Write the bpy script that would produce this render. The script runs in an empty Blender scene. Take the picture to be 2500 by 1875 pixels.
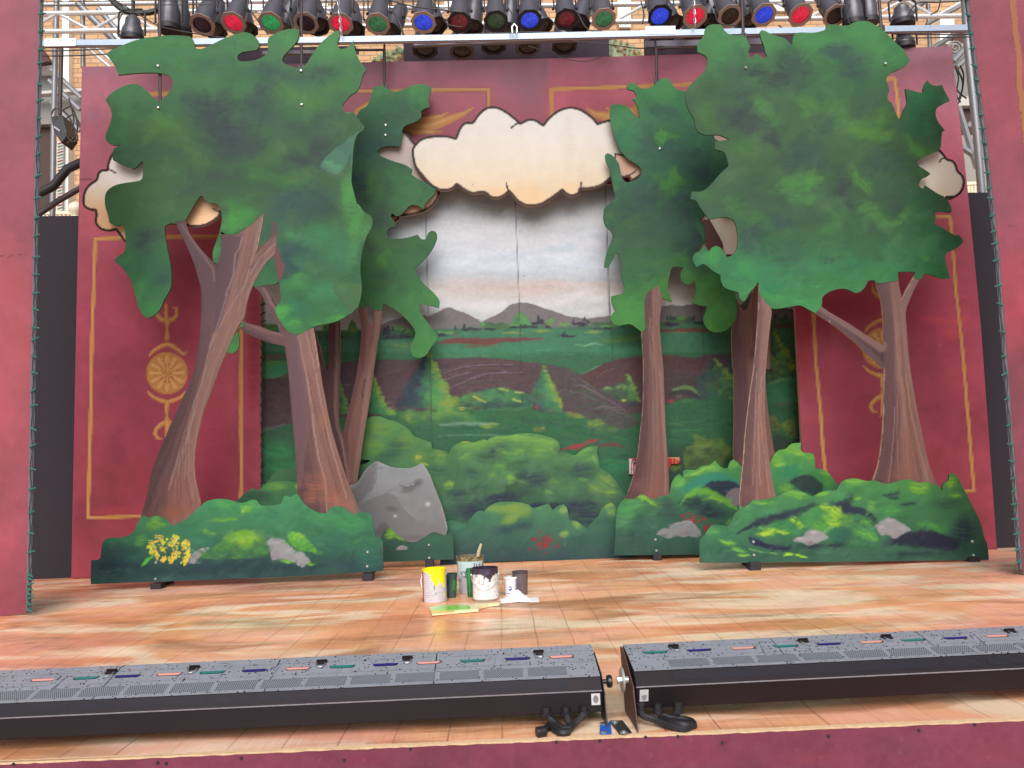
import bpy, bmesh, math, random
import numpy as np
from math import radians as R, sin, cos, pi
from mathutils import Vector, Matrix
from mathutils.geometry import delaunay_2d_cdt

# ------------------------------------------------------------------ camera, world, sun, exposure
SC = bpy.context.scene
COL = SC.collection
FPX = 1944.0                       # focal length in photo pixels (photo is 2500 x 1875)
CAM = Vector((0.0, 0.0, 0.90))
PITCH, ROLL, YAW = R(5.6), R(2.1), R(-1.0)
cd = bpy.data.cameras.new('camera'); cam = bpy.data.objects.new('camera', cd); COL.objects.link(cam)
cd.sensor_width = 36.0; cd.lens = 36.0 * FPX / 2500.0; cd.clip_start = 0.05; cd.clip_end = 500
CM = Matrix.Rotation(YAW, 4, 'Z') @ Matrix.Rotation(pi/2 + PITCH, 4, 'X') @ Matrix.Rotation(-ROLL, 4, 'Z')
cam.matrix_world = Matrix.Translation(CAM) @ CM
SC.camera = cam
CR = CM.to_3x3()

w = bpy.data.worlds.new('World'); SC.world = w; w.use_nodes = True
nt = w.node_tree; bg = nt.nodes['Background']
sky = nt.nodes.new('ShaderNodeTexSky'); sky.sky_type = 'NISHITA'; sky.sun_disc = False
sky.sun_elevation = R(37); sky.sun_rotation = R(184); sky.air_density = 1.0; sky.dust_density = 4.0; sky.ozone_density = 1.0
hs = nt.nodes.new('ShaderNodeHueSaturation'); hs.inputs['Saturation'].default_value = 0.30
nt.links.new(sky.outputs[0], hs.inputs['Color']); nt.links.new(hs.outputs[0], bg.inputs[0])
bg.inputs[1].default_value = 0.10
sl = bpy.data.lights.new('sun', 'SUN'); sl.energy = 2.5; sl.angle = R(50); sl.color = (1.0, 0.975, 0.955)
so = bpy.data.objects.new('sun', sl); COL.objects.link(so)
# sun high behind the viewer, a little to the left
so.rotation_euler = (R(53), 0, R(-2))
SC.view_settings.view_transform = 'Standard'; SC.view_settings.look = 'None'
SC.view_settings.gamma = 1.0; SC.view_settings.use_curve_mapping = False
SC.view_settings.exposure = 0.10
try:
    SC.cycles.max_bounces = 6; SC.cycles.diffuse_bounces = 3; SC.cycles.use_denoising = True
except Exception: pass

# ------------------------------------------------------------------ tracing helpers (photo pixels -> points of a real plane)
S7 = 700.0/2212.0
FR = {}
for r_, y_ in zip('abcd', (0, 400, 900, 1375)):
    for c_, x_ in zip('0123', (0, 600, 1200, 1800)): FR[r_+c_] = (x_, y_, S7)
FR.update(e1=(80,0,400/2212), e2=(2050,0,400/2212), e4=(1000,1350,350/2212), e5=(640,740,400/2212), e6=(1000,740,400/2212),
          e7=(1380,740,600/2212), e8=(1400,0,500/2212), s=(0,0,1.0), v=(0,0,2500/2212))
def P(*a):
    """P('a0', 'x,y x,y', 'b0', '...') -> photo pixel coordinates"""
    out = []
    for fr, s in zip(a[::2], a[1::2]):
        ox, oy, k = FR[fr]
        for t in s.split():
            x, y = t.split(','); out.append((ox+float(x)*k, oy+float(y)*k))
    return out
def P1(fr, x, y):
    ox, oy, k = FR[fr]; return (ox+x*k, oy+y*k)
def ray(u, v):
    return CR @ Vector(((u-1250)/FPX, -(v-937.5)/FPX, -1.0))
def onY(u, v, Y, k=0.0):
    """point where the ray through (u,v) meets the vertical plane y = Y + k*x"""
    d = ray(u, v); t = (Y + k*CAM.x - CAM.y) / (d.y - k*d.x)
    return CAM + d*t
def onZ(u, v, Z=0.0):
    d = ray(u, v); return CAM + d*((Z-CAM.z)/d.z)
def onY_np(xy, Y, k=0.0):
    M = np.array(CR); n = len(xy)
    d = np.stack([(xy[:,0]-1250)/FPX, -(xy[:,1]-937.5)/FPX, -np.ones(n)], 1) @ M.T
    t = Y/(d[:,1]-k*d[:,0])
    return np.array(CAM) + d*t[:,None]

# ------------------------------------------------------------------ materials
def lin(c):
    return tuple(((v/255)/12.92 if v/255 <= 0.04045 else ((v/255+0.055)/1.055)**2.4) for v in c[:3])
def new_mat(name):
    m = bpy.data.materials.new(name); m.use_nodes = True
    return m, m.node_tree, m.node_tree.nodes['Principled BSDF']
def N(t, ty, **kw):
    n = t.nodes.new(ty)
    for k, v in kw.items():
        if k in n.inputs: n.inputs[k].default_value = v
        else: setattr(n, k, v)
    return n
MATS = {}
def mat(name, rgb, rough=0.5, metal=0.0, var=0.12, scale=18.0, bump=0.0, spec=0.5, stretch=None):
    """plain procedural material: base colour (sRGB 0-255) broken up by noise"""
    if name in MATS: return MATS[name]
    m, t, b = new_mat(name)
    tc = N(t, 'ShaderNodeTexCoord'); no = N(t, 'ShaderNodeTexNoise', Scale=scale, Detail=5.0, Roughness=0.6)
    if stretch:
        mp = N(t, 'ShaderNodeMapping'); mp.inputs['Scale'].default_value = stretch
        t.links.new(tc.outputs['Object'], mp.inputs[0]); t.links.new(mp.outputs[0], no.inputs['Vector'])
    else: t.links.new(tc.outputs['Object'], no.inputs['Vector'])
    c = lin(rgb)
    mx = N(t, 'ShaderNodeMix', data_type='RGBA')
    mx.inputs[6].default_value = (*[v*(1-var) for v in c], 1); mx.inputs[7].default_value = (*[min(1, v*(1+var)) for v in c], 1)
    t.links.new(no.outputs[0], mx.inputs[0]); t.links.new(mx.outputs[2], b.inputs['Base Color'])
    b.inputs['Roughness'].default_value = rough; b.inputs['Metallic'].default_value = metal
    b.inputs['Specular IOR Level'].default_value = spec
    if bump:
        bp = N(t, 'ShaderNodeBump', Strength=bump, Distance=0.01)
        t.links.new(no.outputs[0], bp.inputs['Height']); t.links.new(bp.outputs[0], b.inputs['Normal'])
    MATS[name] = m; return m
def scenic_paint(name='scenic_paint', rough=0.55):
    """brushed scenic paint: colours mixed by hand along each vertex of the board, plus brush grain and plywood grain"""
    if name in MATS: return MATS[name]
    m, t, b = new_mat(name)
    at = N(t, 'ShaderNodeAttribute', attribute_name='paint')
    tc = N(t, 'ShaderNodeTexCoord')
    no = N(t, 'ShaderNodeTexNoise', Scale=160.0, Detail=3.0, Roughness=0.6)
    mp = N(t, 'ShaderNodeMapping'); mp.inputs['Scale'].default_value = (1.0, 1.0, 0.25)
    t.links.new(tc.outputs['Object'], mp.inputs[0]); t.links.new(mp.outputs[0], no.inputs['Vector'])
    n2 = N(t, 'ShaderNodeTexNoise', Scale=9.0, Detail=6.0, Roughness=0.65); t.links.new(tc.outputs['Object'], n2.inputs['Vector'])
    mr = N(t, 'ShaderNodeMapRange'); mr.inputs['To Min'].default_value = 0.90; mr.inputs['To Max'].default_value = 1.10
    t.links.new(no.outputs[0], mr.inputs[0])
    m2 = N(t, 'ShaderNodeMapRange'); m2.inputs['To Min'].default_value = 0.90; m2.inputs['To Max'].default_value = 1.10
    t.links.new(n2.outputs[0], m2.inputs[0])
    mu = N(t, 'ShaderNodeMath', operation='MULTIPLY'); t.links.new(mr.outputs[0], mu.inputs[0]); t.links.new(m2.outputs[0], mu.inputs[1])
    vm = N(t, 'ShaderNodeVectorMath', operation='SCALE'); t.links.new(at.outputs['Color'], vm.inputs[0]); t.links.new(mu.outputs[0], vm.inputs['Scale'])
    t.links.new(vm.outputs[0], b.inputs['Base Color'])
    rr = N(t, 'ShaderNodeMapRange'); rr.inputs['To Min'].default_value = rough-0.08; rr.inputs['To Max'].default_value = rough+0.15
    t.links.new(n2.outputs[0], rr.inputs[0]); t.links.new(rr.outputs[0], b.inputs['Roughness'])
    b.inputs['Specular IOR Level'].default_value = 0.25
    bp = N(t, 'ShaderNodeBump', Strength=0.15, Distance=0.002); t.links.new(no.outputs[0], bp.inputs['Height']); t.links.new(bp.outputs[0], b.inputs['Normal'])
    MATS[name] = m; return m
GEDGE = mat('green_painted_edge', (52,84,58), 0.7)
PLY = mat('raw_plywood', (176,140,105), 0.7, var=0.2, scale=40)

# ------------------------------------------------------------------ things and parts
def tag(o, label, cat, group=None, kind=None):
    if label: o['label'] = label
    if cat: o['category'] = cat
    if group: o['group'] = group
    if kind: o['kind'] = kind
    return o
def thing(name, loc, label, cat, group=None):
    o = bpy.data.objects.new(name, None); COL.objects.link(o); o.location = Vector(loc); o.empty_display_size = 0.2
    return tag(o, label, cat, group)
def wp(o):
    v = Vector((0,0,0))
    while o is not None: v += o.location; o = o.parent
    return v
class MB:
    """collects shapes (world coordinates) and links them as one mesh object"""
    def __init__(s): s.v, s.f, s.mi, s.cur = [], [], [], 0
    def add(s, vs, fs):
        o = len(s.v); s.v += [tuple(p) for p in vs]
        s.f += [tuple(i+o for i in f) for f in fs]; s.mi += [s.cur]*len(fs); return s
    def box(s, c, sz, M=None):
        hx, hy, hz = [q/2 for q in sz]; c = Vector(c)
        vs = [Vector((x,y,z)) for x in (-hx,hx) for y in (-hy,hy) for z in (-hz,hz)]
        if M is not None: vs = [M @ q for q in vs]
        return s.add([c+q for q in vs], [(0,1,3,2),(4,6,7,5),(0,4,5,1),(2,3,7,6),(0,2,6,4),(1,5,7,3)])
    def tube(s, pts, r, n=8, caps=True):
        pts = [Vector(p) for p in pts]; rr = r if isinstance(r, (list,tuple)) else [r]*len(pts)
        vs, up = [], None
        for i, p in enumerate(pts):
            d = (pts[min(i+1,len(pts)-1)] - pts[max(i-1,0)]).normalized()
            if up is None:
                a = Vector((0,0,1)) if abs(d.z) < .9 else Vector((1,0,0)); up = (a - d*a.dot(d)).normalized()
            else:
                up = (up - d*up.dot(d)).normalized()
            sd = d.cross(up)
            for k in range(n):
                th = 2*pi*k/n; vs.append(p + (up*cos(th)+sd*sin(th))*rr[i])
        fs = []
        for i in range(len(pts)-1):
            for k in range(n):
                a, b = i*n+k, i*n+(k+1)%n; fs.append((a, b, b+n, a+n))
        if caps: fs += [tuple(range(n-1,-1,-1)), tuple((len(pts)-1)*n+k for k in range(n))]
        return s.add(vs, fs)
    def lathe(s, prof, M, n=24, cap0=True, cap1=True):
        """prof: (radius, height) pairs; M: 4x4 matrix of the axis frame (z = axis)"""
        vs = [M @ Vector((r*cos(2*pi*k/n), r*sin(2*pi*k/n), h)) for r, h in prof for k in range(n)]
        fs = []
        for i in range(len(prof)-1):
            for k in range(n):
                a, b = i*n+k, i*n+(k+1)%n; fs.append((a, b, b+n, a+n))
        if cap0: fs.append(tuple(range(n-1,-1,-1)))
        if cap1: fs.append(tuple((len(prof)-1)*n+k for k in range(n)))
        return s.add(vs, fs)
    def prism(s, pts, ext):
        """closed polygon of 3D points extruded by vector ext"""
        n = len(pts); ext = Vector(ext); pts = [Vector(p) for p in pts]
        vs = pts + [p+ext for p in pts]
        fs = [tuple(range(n)), tuple(range(2*n-1, n-1, -1))] + [(i, i+n, (i+1)%n+n, (i+1)%n) for i in range(n)]
        return s.add(vs, fs)
    def build(s, name, m, parent=None, smooth=False, bevel=0.0):
        me = bpy.data.meshes.new(name); off = wp(parent) if parent else Vector((0,0,0))
        if not parent and s.v:      # own origin at the base
            xs, ys, zs = zip(*s.v); off = Vector(((min(xs)+max(xs))/2, (min(ys)+max(ys))/2, min(zs)))
        me.from_pydata([tuple(Vector(p)-off) for p in s.v], [], s.f)
        for q in (m if isinstance(m, (list,tuple)) else [m]): me.materials.append(q)
        me.polygons.foreach_set('material_index', s.mi)
        bm = bmesh.new(); bm.from_mesh(me); bmesh.ops.recalc_face_normals(bm, faces=bm.faces); bm.to_mesh(me); bm.free()
        if smooth:
            me.polygons.foreach_set('use_smooth', [True]*len(me.polygons))
            try: me.set_sharp_from_angle(angle=R(40))
            except Exception: pass
        o = bpy.data.objects.new(name, me); COL.objects.link(o)
        if parent: o.parent = parent
        else: o.location = off
        if bevel:
            b = o.modifiers.new('bevel', 'BEVEL'); b.width = bevel; b.segments = 2; b.limit_method = 'ANGLE'
        return o

# ------------------------------------------------------------------ scenic painting (numpy)
_rs = np.random.RandomState(7); _LAT = _rs.rand(256, 256)
def vn(x, y, seed=0):
    x = x + seed*17.31; y = y + seed*5.77
    xi = np.floor(x).astype(int); yi = np.floor(y).astype(int); fx = x-xi; fy = y-yi
    fx = fx*fx*(3-2*fx); fy = fy*fy*(3-2*fy)
    a = _LAT[xi & 255, yi & 255]; b = _LAT[(xi+1) & 255, yi & 255]; c = _LAT[xi & 255, (yi+1) & 255]; d = _LAT[(xi+1) & 255, (yi+1) & 255]
    return (a*(1-fx)+b*fx)*(1-fy) + (c*(1-fx)+d*fx)*fy
def fbm(x, y, seed=0, o=4):
    s = 0; a = 0.5; t = 0
    for i in range(o): s = s + a*vn(x*2**i, y*2**i, seed+i*3); t += a; a *= 0.55
    return s/t - 0.5
class Cv:
    """a painted surface: x,y are photo pixels, c the sRGB colour of each point; ops paint over what is there"""
    def __init__(s, x, y, base, warp=3.0, wscale=26.0, seed=1):
        s.x0, s.y0 = x, y; s.seed = seed
        s.x = x + warp*2*fbm(x/wscale, y/wscale, seed) + warp*0.8*fbm(x/5.0, y/5.0, seed+9)
        s.y = y + warp*2*fbm(x/wscale, y/wscale, seed+5) + warp*0.8*fbm(x/5.0, y/5.0, seed+14)
        s.c = np.tile(np.array(base, float), (len(x), 1)); s.rnd = random.Random(seed)
    def _mix(s, idx, w, col, op):
        w = (np.clip(w, 0, 1)*op)[:, None]; s.c[idx] = s.c[idx]*(1-w) + np.array(col, float)*w
    def blob(s, fr, x, y, rx, ry, col, op=0.8, soft=0.5, rot=0.0):
        ox, oy, k = FR[fr]; x, y, rx, ry = ox+x*k, oy+y*k, rx*k, ry*k
        r = max(rx, ry)*1.05
        idx = np.nonzero((np.abs(s.x-x) < r) & (np.abs(s.y-y) < r))[0]
        if len(idx) == 0: return s
        dx, dy = s.x[idx]-x, s.y[idx]-y; c, n = cos(R(rot)), sin(R(rot))
        U = dx*c+dy*n; V = -dx*n+dy*c; u = U/rx; v = V/ry; d = np.sqrt(u*u+v*v)
        w = 1.0
        if max(rx, ry) > 9:
            bend = V + 0.006*U*U
            d = d*(1+0.5*fbm(s.x0[idx]/15, s.y0[idx]/15, s.seed+2, 3)) + 0.10*fbm(bend/2.2, U/26, s.seed+6, 2)
            w = np.clip(0.62 + 1.5*(vn(bend/2.6, U/30, s.seed+8)-0.3), 0.3, 1.0)
        s._mix(idx, np.clip((1-d)/max(soft*.72, .02), 0, 1)*w, col, op); return s
    def blobs(s, fr, txt, col, op=0.8, soft=0.5):
        """'x,y,rx,ry[,rot] ...'"""
        for t in txt.split():
            q = [float(z) for z in t.split(',')]; s.blob(fr, q[0], q[1], q[2], q[3], col, op, soft, q[4] if len(q) > 4 else 0)
        return s
    def line(s, pts, w, col, op=0.9, soft=0.4, taper=False):
        """stroke along photo-pixel points; w half-width in px (number or list)"""
        n = len(pts); ws = list(np.interp(np.linspace(0,1,n), np.linspace(0,1,len(w)), w)) if isinstance(w, (list, tuple)) else [w]*n
        if taper: ws = [ws[i]*max(0.15, sin(pi*(i+0.15)/(n-0.7))) for i in range(n)]
        m = max(ws)+2; xs = [p[0] for p in pts]; ys = [p[1] for p in pts]
        idx = np.nonzero((s.x > min(xs)-m) & (s.x < max(xs)+m) & (s.y > min(ys)-m) & (s.y < max(ys)+m))[0]
        if len(idx) == 0: return s
        X, Y = s.x[idx], s.y[idx]; best = np.full(len(idx), -9.0)
        for i in range(n-1):
            (x0, y0), (x1, y1) = pts[i], pts[i+1]; dx, dy = x1-x0, y1-y0; L = dx*dx+dy*dy or 1e-9
            t = np.clip(((X-x0)*dx+(Y-y0)*dy)/L, 0, 1); d = np.hypot(X-x0-t*dx, Y-y0-t*dy)
            best = np.maximum(best, 1 - d/(ws[i]*(1-t)+ws[i+1]*t))
        s._mix(idx, best/max(soft, .02), col, op); return s
    def poly(s, pts, col, op=1.0, soft=2.0, smooth=True):
        """filled shape with an edge soft over `soft` px"""
        if smooth: pts = crom(pts, 4)
        P_ = np.array(pts); m = soft
        idx = np.nonzero((s.x > P_[:,0].min()-m) & (s.x < P_[:,0].max()+m) & (s.y > P_[:,1].min()-m) & (s.y < P_[:,1].max()+m))[0]
        if len(idx) == 0: return s
        X, Y = s.x[idx], s.y[idx]
        ins = inpoly(X, Y, P_); d = edged(X, Y, P_)
        sd = np.where(ins, d, -d); s._mix(idx, 0.5+sd/max(soft, .3), col, op); return s
    def grad(s, axis, stops, op=1.0):
        """stops: (photo px, colour)"""
        q = s.y if axis == 'y' else s.x; xs = [a for a, _ in stops]
        g = np.stack([np.interp(q, xs, [c[i] for _, c in stops]) for i in range(3)], 1)
        s.c = s.c*(1-op) + g*op; return s
    def straight(s, on=True):
        if on: s._w = (s.x, s.y); s.x, s.y = s.x0, s.y0
        else: s.x, s.y = s._w
    def strokes(s, n, box, L, W, amt=14, ang=0, spread=180, op=0.5, tint=None):
        """n short brush strokes in box (photo px), each the local colour lightened or darkened"""
        x0, y0, x1, y1 = box; r = s.rnd
        for i in range(n):
            x, y = r.uniform(x0, x1), r.uniform(y0, y1)
            j = int(r.random()*len(s.x)) if False else None
            a = R(ang + r.uniform(-spread, spread)); l = L*r.uniform(.5, 1.4); w_ = W*r.uniform(.6, 1.4)
            idx = np.nonzero((np.abs(s.x-x) < l) & (np.abs(s.y-y) < l))[0]
            if len(idx) < 3: continue
            dx, dy = s.x[idx]-x, s.y[idx]-y; c, q = cos(a), sin(a)
            u = (dx*c+dy*q)/l; v = (-dx*q+dy*c + dx*dx*0.3/l)/w_
            d = np.sqrt(u*u+v*v); k = np.argmin(d)
            if d[k] > 1: continue
            base = s.c[idx[k]]; dl = r.uniform(-1, 1)*amt
            col = base + (np.array(tint)*dl if tint is not None else dl)
            br = np.clip(0.5 + 1.6*(vn(v*w_/1.8+i*3.1, u*l/22+i, s.seed)-0.3), 0.1, 1.0)
            s._mix(idx, np.clip((1-d)/0.35, 0, 1)*br, col, op)
        return s
    def mottle(s, amt=10, scale=60, seed=0, tint=(1,1,1), sx=1.0, sy=1.0):
        f = fbm(s.x0/scale*sx, s.y0/scale*sy, s.seed+seed, 5)*2
        s.c += f[:, None]*np.array(tint, float)*amt; return s
    gain = 1.0
    def punch(s, con=1.2, mul=0.9, sat=1.15):
        m = s.c.mean(0); c = (m + (s.c-m)*con)*mul; g = c.mean(1, keepdims=True); s.c = g + (c-g)*sat; return s
    def out(s):
        c = np.clip(s.c, 6, 252)/255
        l = np.where(c <= 0.04045, c/12.92, ((c+0.055)/1.055)**2.4)
        return np.clip(l*PK*(s.gain if np.isscalar(s.gain) else s.gain[:, None]), 0.002, 0.88)
PK = 0.64
def inpoly(X, Y, P_):
    ins = np.zeros(len(X), bool); x1, y1 = P_[-1]
    for x0, y0 in P_:
        if y0 != y1:
            c = ((y0 > Y) != (y1 > Y)) & (X < (x1-x0)*(Y-y0)/(y1-y0)+x0); ins ^= c
        x1, y1 = x0, y0
    return ins
def edged(X, Y, P_):
    best = np.full(len(X), 1e9); x1, y1 = P_[-1]
    for x0, y0 in P_:
        dx, dy = x1-x0, y1-y0; L = dx*dx+dy*dy
        if L > 1e-9:
            t = np.clip(((X-x0)*dx+(Y-y0)*dy)/L, 0, 1); best = np.minimum(best, (X-x0-t*dx)**2+(Y-y0-t*dy)**2)
        x1, y1 = x0, y0
    return np.sqrt(best)
def crom(pts, m=4, closed=True, corner=55):
    """smooth the outline; corners sharper than `corner` degrees stay sharp"""
    n = len(pts); out = []
    P_ = [Vector(p) for p in pts]
    def sharp(i):
        if not closed and (i == 0 or i == n-1): return True
        a = P_[i]-P_[i-1]; b = P_[(i+1) % n]-P_[i]
        if a.length < 1e-6 or b.length < 1e-6: return True
        return a.angle(b) > R(corner)
    sh = [sharp(i) for i in range(n)]
    tg = []
    for i in range(n):
        a, b = P_[i-1] if (closed or i > 0) else P_[i], P_[(i+1) % n] if (closed or i < n-1) else P_[i]
        tg.append((b-a)*0.5)
    for i in range(n if closed else n-1):
        p0, p1 = P_[i], P_[(i+1) % n]; L = (p1-p0).length
        def cl(v):
            return v if v.length < 1e-6 else v*min(1, L*1.0/v.length)
        t0 = cl(tg[i]) if not sh[i] else (p1-p0)*0.9
        t1 = cl(tg[(i+1) % n]) if not sh[(i+1) % n] else (p1-p0)*0.9
        for k in range(m):
            t = k/m; out.append(tuple(p0*(2*t**3-3*t**2+1)+t0*(t**3-2*t**2+t)+p1*(-2*t**3+3*t**2)+t1*(t**3-t**2)))
    if not closed: out.append(tuple(P_[-1]))
    return out
def flat(name, outline, Y, painter, parent, t=0.018, sp=3.0, k=0.0, smooth=True, m=None, edge=None, zmin=None):
    """a cut-out board standing in the plane y = Y + k*x: traced outline, painted face, real thickness"""
    ol = crom(outline, 4) if smooth else list(outline)
    q = [ol[0]]
    for p in ol[1:]:
        if math.hypot(p[0]-q[-1][0], p[1]-q[-1][1]) > 0.6: q.append(p)
    if math.hypot(q[0][0]-q[-1][0], q[0][1]-q[-1][1]) < 0.6: q.pop()
    ol = q; A = np.array(ol)
    if ((A[:,0]*np.roll(A[:,1],-1) - np.roll(A[:,0],-1)*A[:,1]).sum()) < 0: ol = ol[::-1]; A = A[::-1]
    gx, gy = np.meshgrid(np.arange(A[:,0].min(), A[:,0].max(), sp), np.arange(A[:,1].min(), A[:,1].max(), sp))
    gx = gx.ravel() + (np.arange(gx.size) % 2)*0.07; gy = gy.ravel()
    ok = inpoly(gx, gy, A); gx, gy = gx[ok], gy[ok]
    ok = edged(gx, gy, A) > sp*0.45; gx, gy = gx[ok], gy[ok]
    n = len(ol); pts = [Vector(p) for p in ol] + [Vector((a, b)) for a, b in zip(gx, gy)]
    vs, es, fs, _, _, _ = delaunay_2d_cdt(pts, [(i, (i+1) % n) for i in range(n)], [], 1, 1e-5)
    V = np.array([tuple(v) for v in vs]); W = onY_np(V, Y, k); nf = len(V)
    # back rim
    ids = {}; 
    key = {(round(v[0],3), round(v[1],3)): i for i, v in enumerate(V.tolist())}
    rim = [key.get((round(p[0],3), round(p[1],3))) for p in ol]; rim = [r for r in rim if r is not None]
    B = W[rim] + np.array([0, t, 0]); allv = np.concatenate([W, B])
    off = np.array(wp(parent)) if parent else np.zeros(3)
    faces = [tuple(f) for f in fs]; mi = [0]*len(faces)
    m_ = len(rim)
    for i in range(m_):
        j = (i+1) % m_; faces.append((rim[i], rim[j], nf+j, nf+i)); mi.append(1)
    faces.append(tuple(nf+i for i in range(m_))); mi.append(1)
    me = bpy.data.meshes.new(name); me.from_pydata((allv-off).tolist(), [], faces)
    me.materials.append(m or scenic_paint()); me.materials.append(edge or PLY)
    me.polygons.foreach_set('material_index', mi)
    cv = painter(V[:,0].copy(), V[:,1].copy()); c = cv.out()
    col = np.ones((len(allv), 4)); col[:nf, :3] = c; col[nf:, :3] = 0.2
    at = me.color_attributes.new('paint', 'FLOAT_COLOR', 'POINT'); at.data.foreach_set('color', col.ravel())
    # make the painted side face the viewer
    if me.polygons[0].normal.y > 0: me.flip_normals()
    o = bpy.data.objects.new(name, me); COL.objects.link(o)
    if parent: o.parent = parent
    return o

# ------------------------------------------------------------------ ground, stage floor, stage front
def sheet(name, x0, x1, y0, y1, z, m, kind='structure'):
    me = bpy.data.meshes.new(name); me.from_pydata([(x0,y0,z),(x1,y0,z),(x1,y1,z),(x0,y1,z)], [], [(0,1,2,3)])
    me.materials.append(m); o = bpy.data.objects.new(name, me); COL.objects.link(o); o['kind'] = kind; return o
sheet('ground', -120, 120, -120, 120, -0.95, mat('concrete_ground', (168,160,152), 0.9, scale=30, var=0.25))
YF = 2.70                                        # front edge of the stage
def floor_material():
    m, t, b = new_mat('painted_stage_boards')
    L = t.links.new
    tc = N(t, 'ShaderNodeTexCoord'); sep = N(t, 'ShaderNodeSeparateXYZ'); L(tc.outputs['Object'], sep.inputs[0])
    def noise(sx, sy, scale, det=4, ox=0.0, dist=0.0):
        mp = N(t, 'ShaderNodeMapping'); mp.inputs['Scale'].default_value = (sx, sy, 1); mp.inputs['Location'].default_value = (ox, ox*.7, 0)
        no = N(t, 'ShaderNodeTexNoise', Scale=scale, Detail=det, Roughness=0.55, Distortion=dist)
        L(tc.outputs['Object'], mp.inputs[0]); L(mp.outputs[0], no.inputs['Vector']); return no.outputs[0]
    def ramp(src, st):
        r = N(t, 'ShaderNodeValToRGB'); e = r.color_ramp.elements
        while len(e) > 1: e.remove(e[-1])
        e[0].position = st[0][0]; e[0].color = (*lin(st[0][1]), 1)
        for p, c in st[1:]:
            q = e.new(p); q.color = (*lin(c), 1)
        L(src, r.inputs[0]); return r.outputs[0]
    def mixc(f, a, c, mode='MIX'):
        x = N(t, 'ShaderNodeMix', data_type='RGBA', blend_type=mode)
        if isinstance(f, float): x.inputs[0].default_value = f
        else: L(f, x.inputs[0])
        L(a, x.inputs[6])
        if isinstance(c, tuple): x.inputs[7].default_value = (*lin(c), 1)
        else: L(c, x.inputs[7])
        return x.outputs[2]
    def rng(src, a, c, lo=0.0, hi=1.0):
        q = N(t, 'ShaderNodeMapRange'); q.inputs['From Min'].default_value = a; q.inputs['From Max'].default_value = c
        q.inputs['To Min'].default_value = lo; q.inputs['To Max'].default_value = hi; L(src, q.inputs[0]); return q.outputs[0]
    base = ramp(noise(0.55, 1.0, 1.5, 3, 0.0, 0.6), [(0.28,(202,122,88)), (0.42,(236,160,114)), (0.52,(250,182,136)), (0.62,(253,186,158)), (0.75,(240,170,108))])
    light = rng(noise(0.40, 1.3, 2.3, 4, 7.0, 0.9), 0.48, 0.58, 0, .9)
    c = mixc(light, base, (255,228,198))
    brown = rng(noise(0.40, 1.1, 2.0, 4, 13.0, 1.0), 0.53, 0.68, 0, 0.75)
    c = mixc(brown, c, (160,104,72))
    olive = rng(noise(0.5, 0.9, 1.4, 3, 21.0, 0.8), 0.60, 0.72, 0, 0.6)
    c = mixc(olive, c, (150,122,70))
    pinkz = rng(noise(0.5, 1.0, 1.2, 3, 31.0, 0.8), 0.56, 0.70, 0, 0.6)
    c = mixc(pinkz, c, (228,158,150))
    # board joints every 18 cm running up-stage, each slightly wavy and of uneven strength
    wob = noise(0.0, 1.0, 1.2, 2, 3.0)
    ax = N(t, 'ShaderNodeMath', operation='MULTIPLY_ADD'); L(wob, ax.inputs[0]); ax.inputs[1].default_value = 0.05; L(sep.outputs[0], ax.inputs[2])
    dv = N(t, 'ShaderNodeMath', operation='DIVIDE'); L(ax.outputs[0], dv.inputs[0]); dv.inputs[1].default_value = 0.18
    fr = N(t, 'ShaderNodeMath', operation='FRACT'); L(dv.outputs[0], fr.inputs[0])
    sb = N(t, 'ShaderNodeMath', operation='SUBTRACT'); L(fr.outputs[0], sb.inputs[0]); sb.inputs[1].default_value = 0.5
    ab = N(t, 'ShaderNodeMath', operation='ABSOLUTE'); L(sb.outputs[0], ab.inputs[0])
    ln = rng(ab.outputs[0], 0.478, 0.492)
    st = rng(noise(3.0, 0.8, 1.0, 2, 5.0), 0.35, 0.6, 0.12, 0.6)
    mu = N(t, 'ShaderNodeMath', operation='MULTIPLY'); L(ln, mu.inputs[0]); L(st, mu.inputs[1])
    c = mixc(mu.outputs[0], c, (104,58,52))
    # long cross joints
    dy = N(t, 'ShaderNodeMath', operation='DIVIDE'); L(sep.outputs[1], dy.inputs[0]); dy.inputs[1].default_value = 1.22
    fy = N(t, 'ShaderNodeMath', operation='FRACT'); L(dy.outputs[0], fy.inputs[0])
    sy_ = N(t, 'ShaderNodeMath', operation='SUBTRACT'); L(fy.outputs[0], sy_.inputs[0]); sy_.inputs[1].default_value = 0.5
    ay = N(t, 'ShaderNodeMath', operation='ABSOLUTE'); L(sy_.outputs[0], ay.inputs[0])
    c2 = mixc(rng(ay.outputs[0], 0.4965, 0.499, 0, .35), c, (120,72,60))
    gr = noise(1.0, 0.06, 90.0, 3, 2.0)
    sc1 = rng(noise(0.25, 2.2, 9.0, 5, 52.0, 0.4), 0.58, 0.72, 0, .55); c2 = mixc(sc1, c2, (255,216,180))
    sc3 = rng(noise(0.3, 2.0, 11.0, 5, 61.0, 0.4), 0.60, 0.75, 0, .6); c2 = mixc(sc3, c2, (140,84,62))
    sc_ = N(t, 'ShaderNodeVectorMath', operation='SCALE'); L(c2, sc_.inputs[0]); L(rng(gr, 0.3, 0.7, 0.93, 1.07), sc_.inputs['Scale'])
    L(sc_.outputs[0], b.inputs['Base Color'])
    wet = noise(0.5, 1.0, 1.6, 4, 40.0, 0.5)
    L(rng(wet, 0.40, 0.65, 0.22, 0.5), b.inputs['Roughness']); b.inputs['Specular IOR Level'].default_value = 0.5
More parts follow.
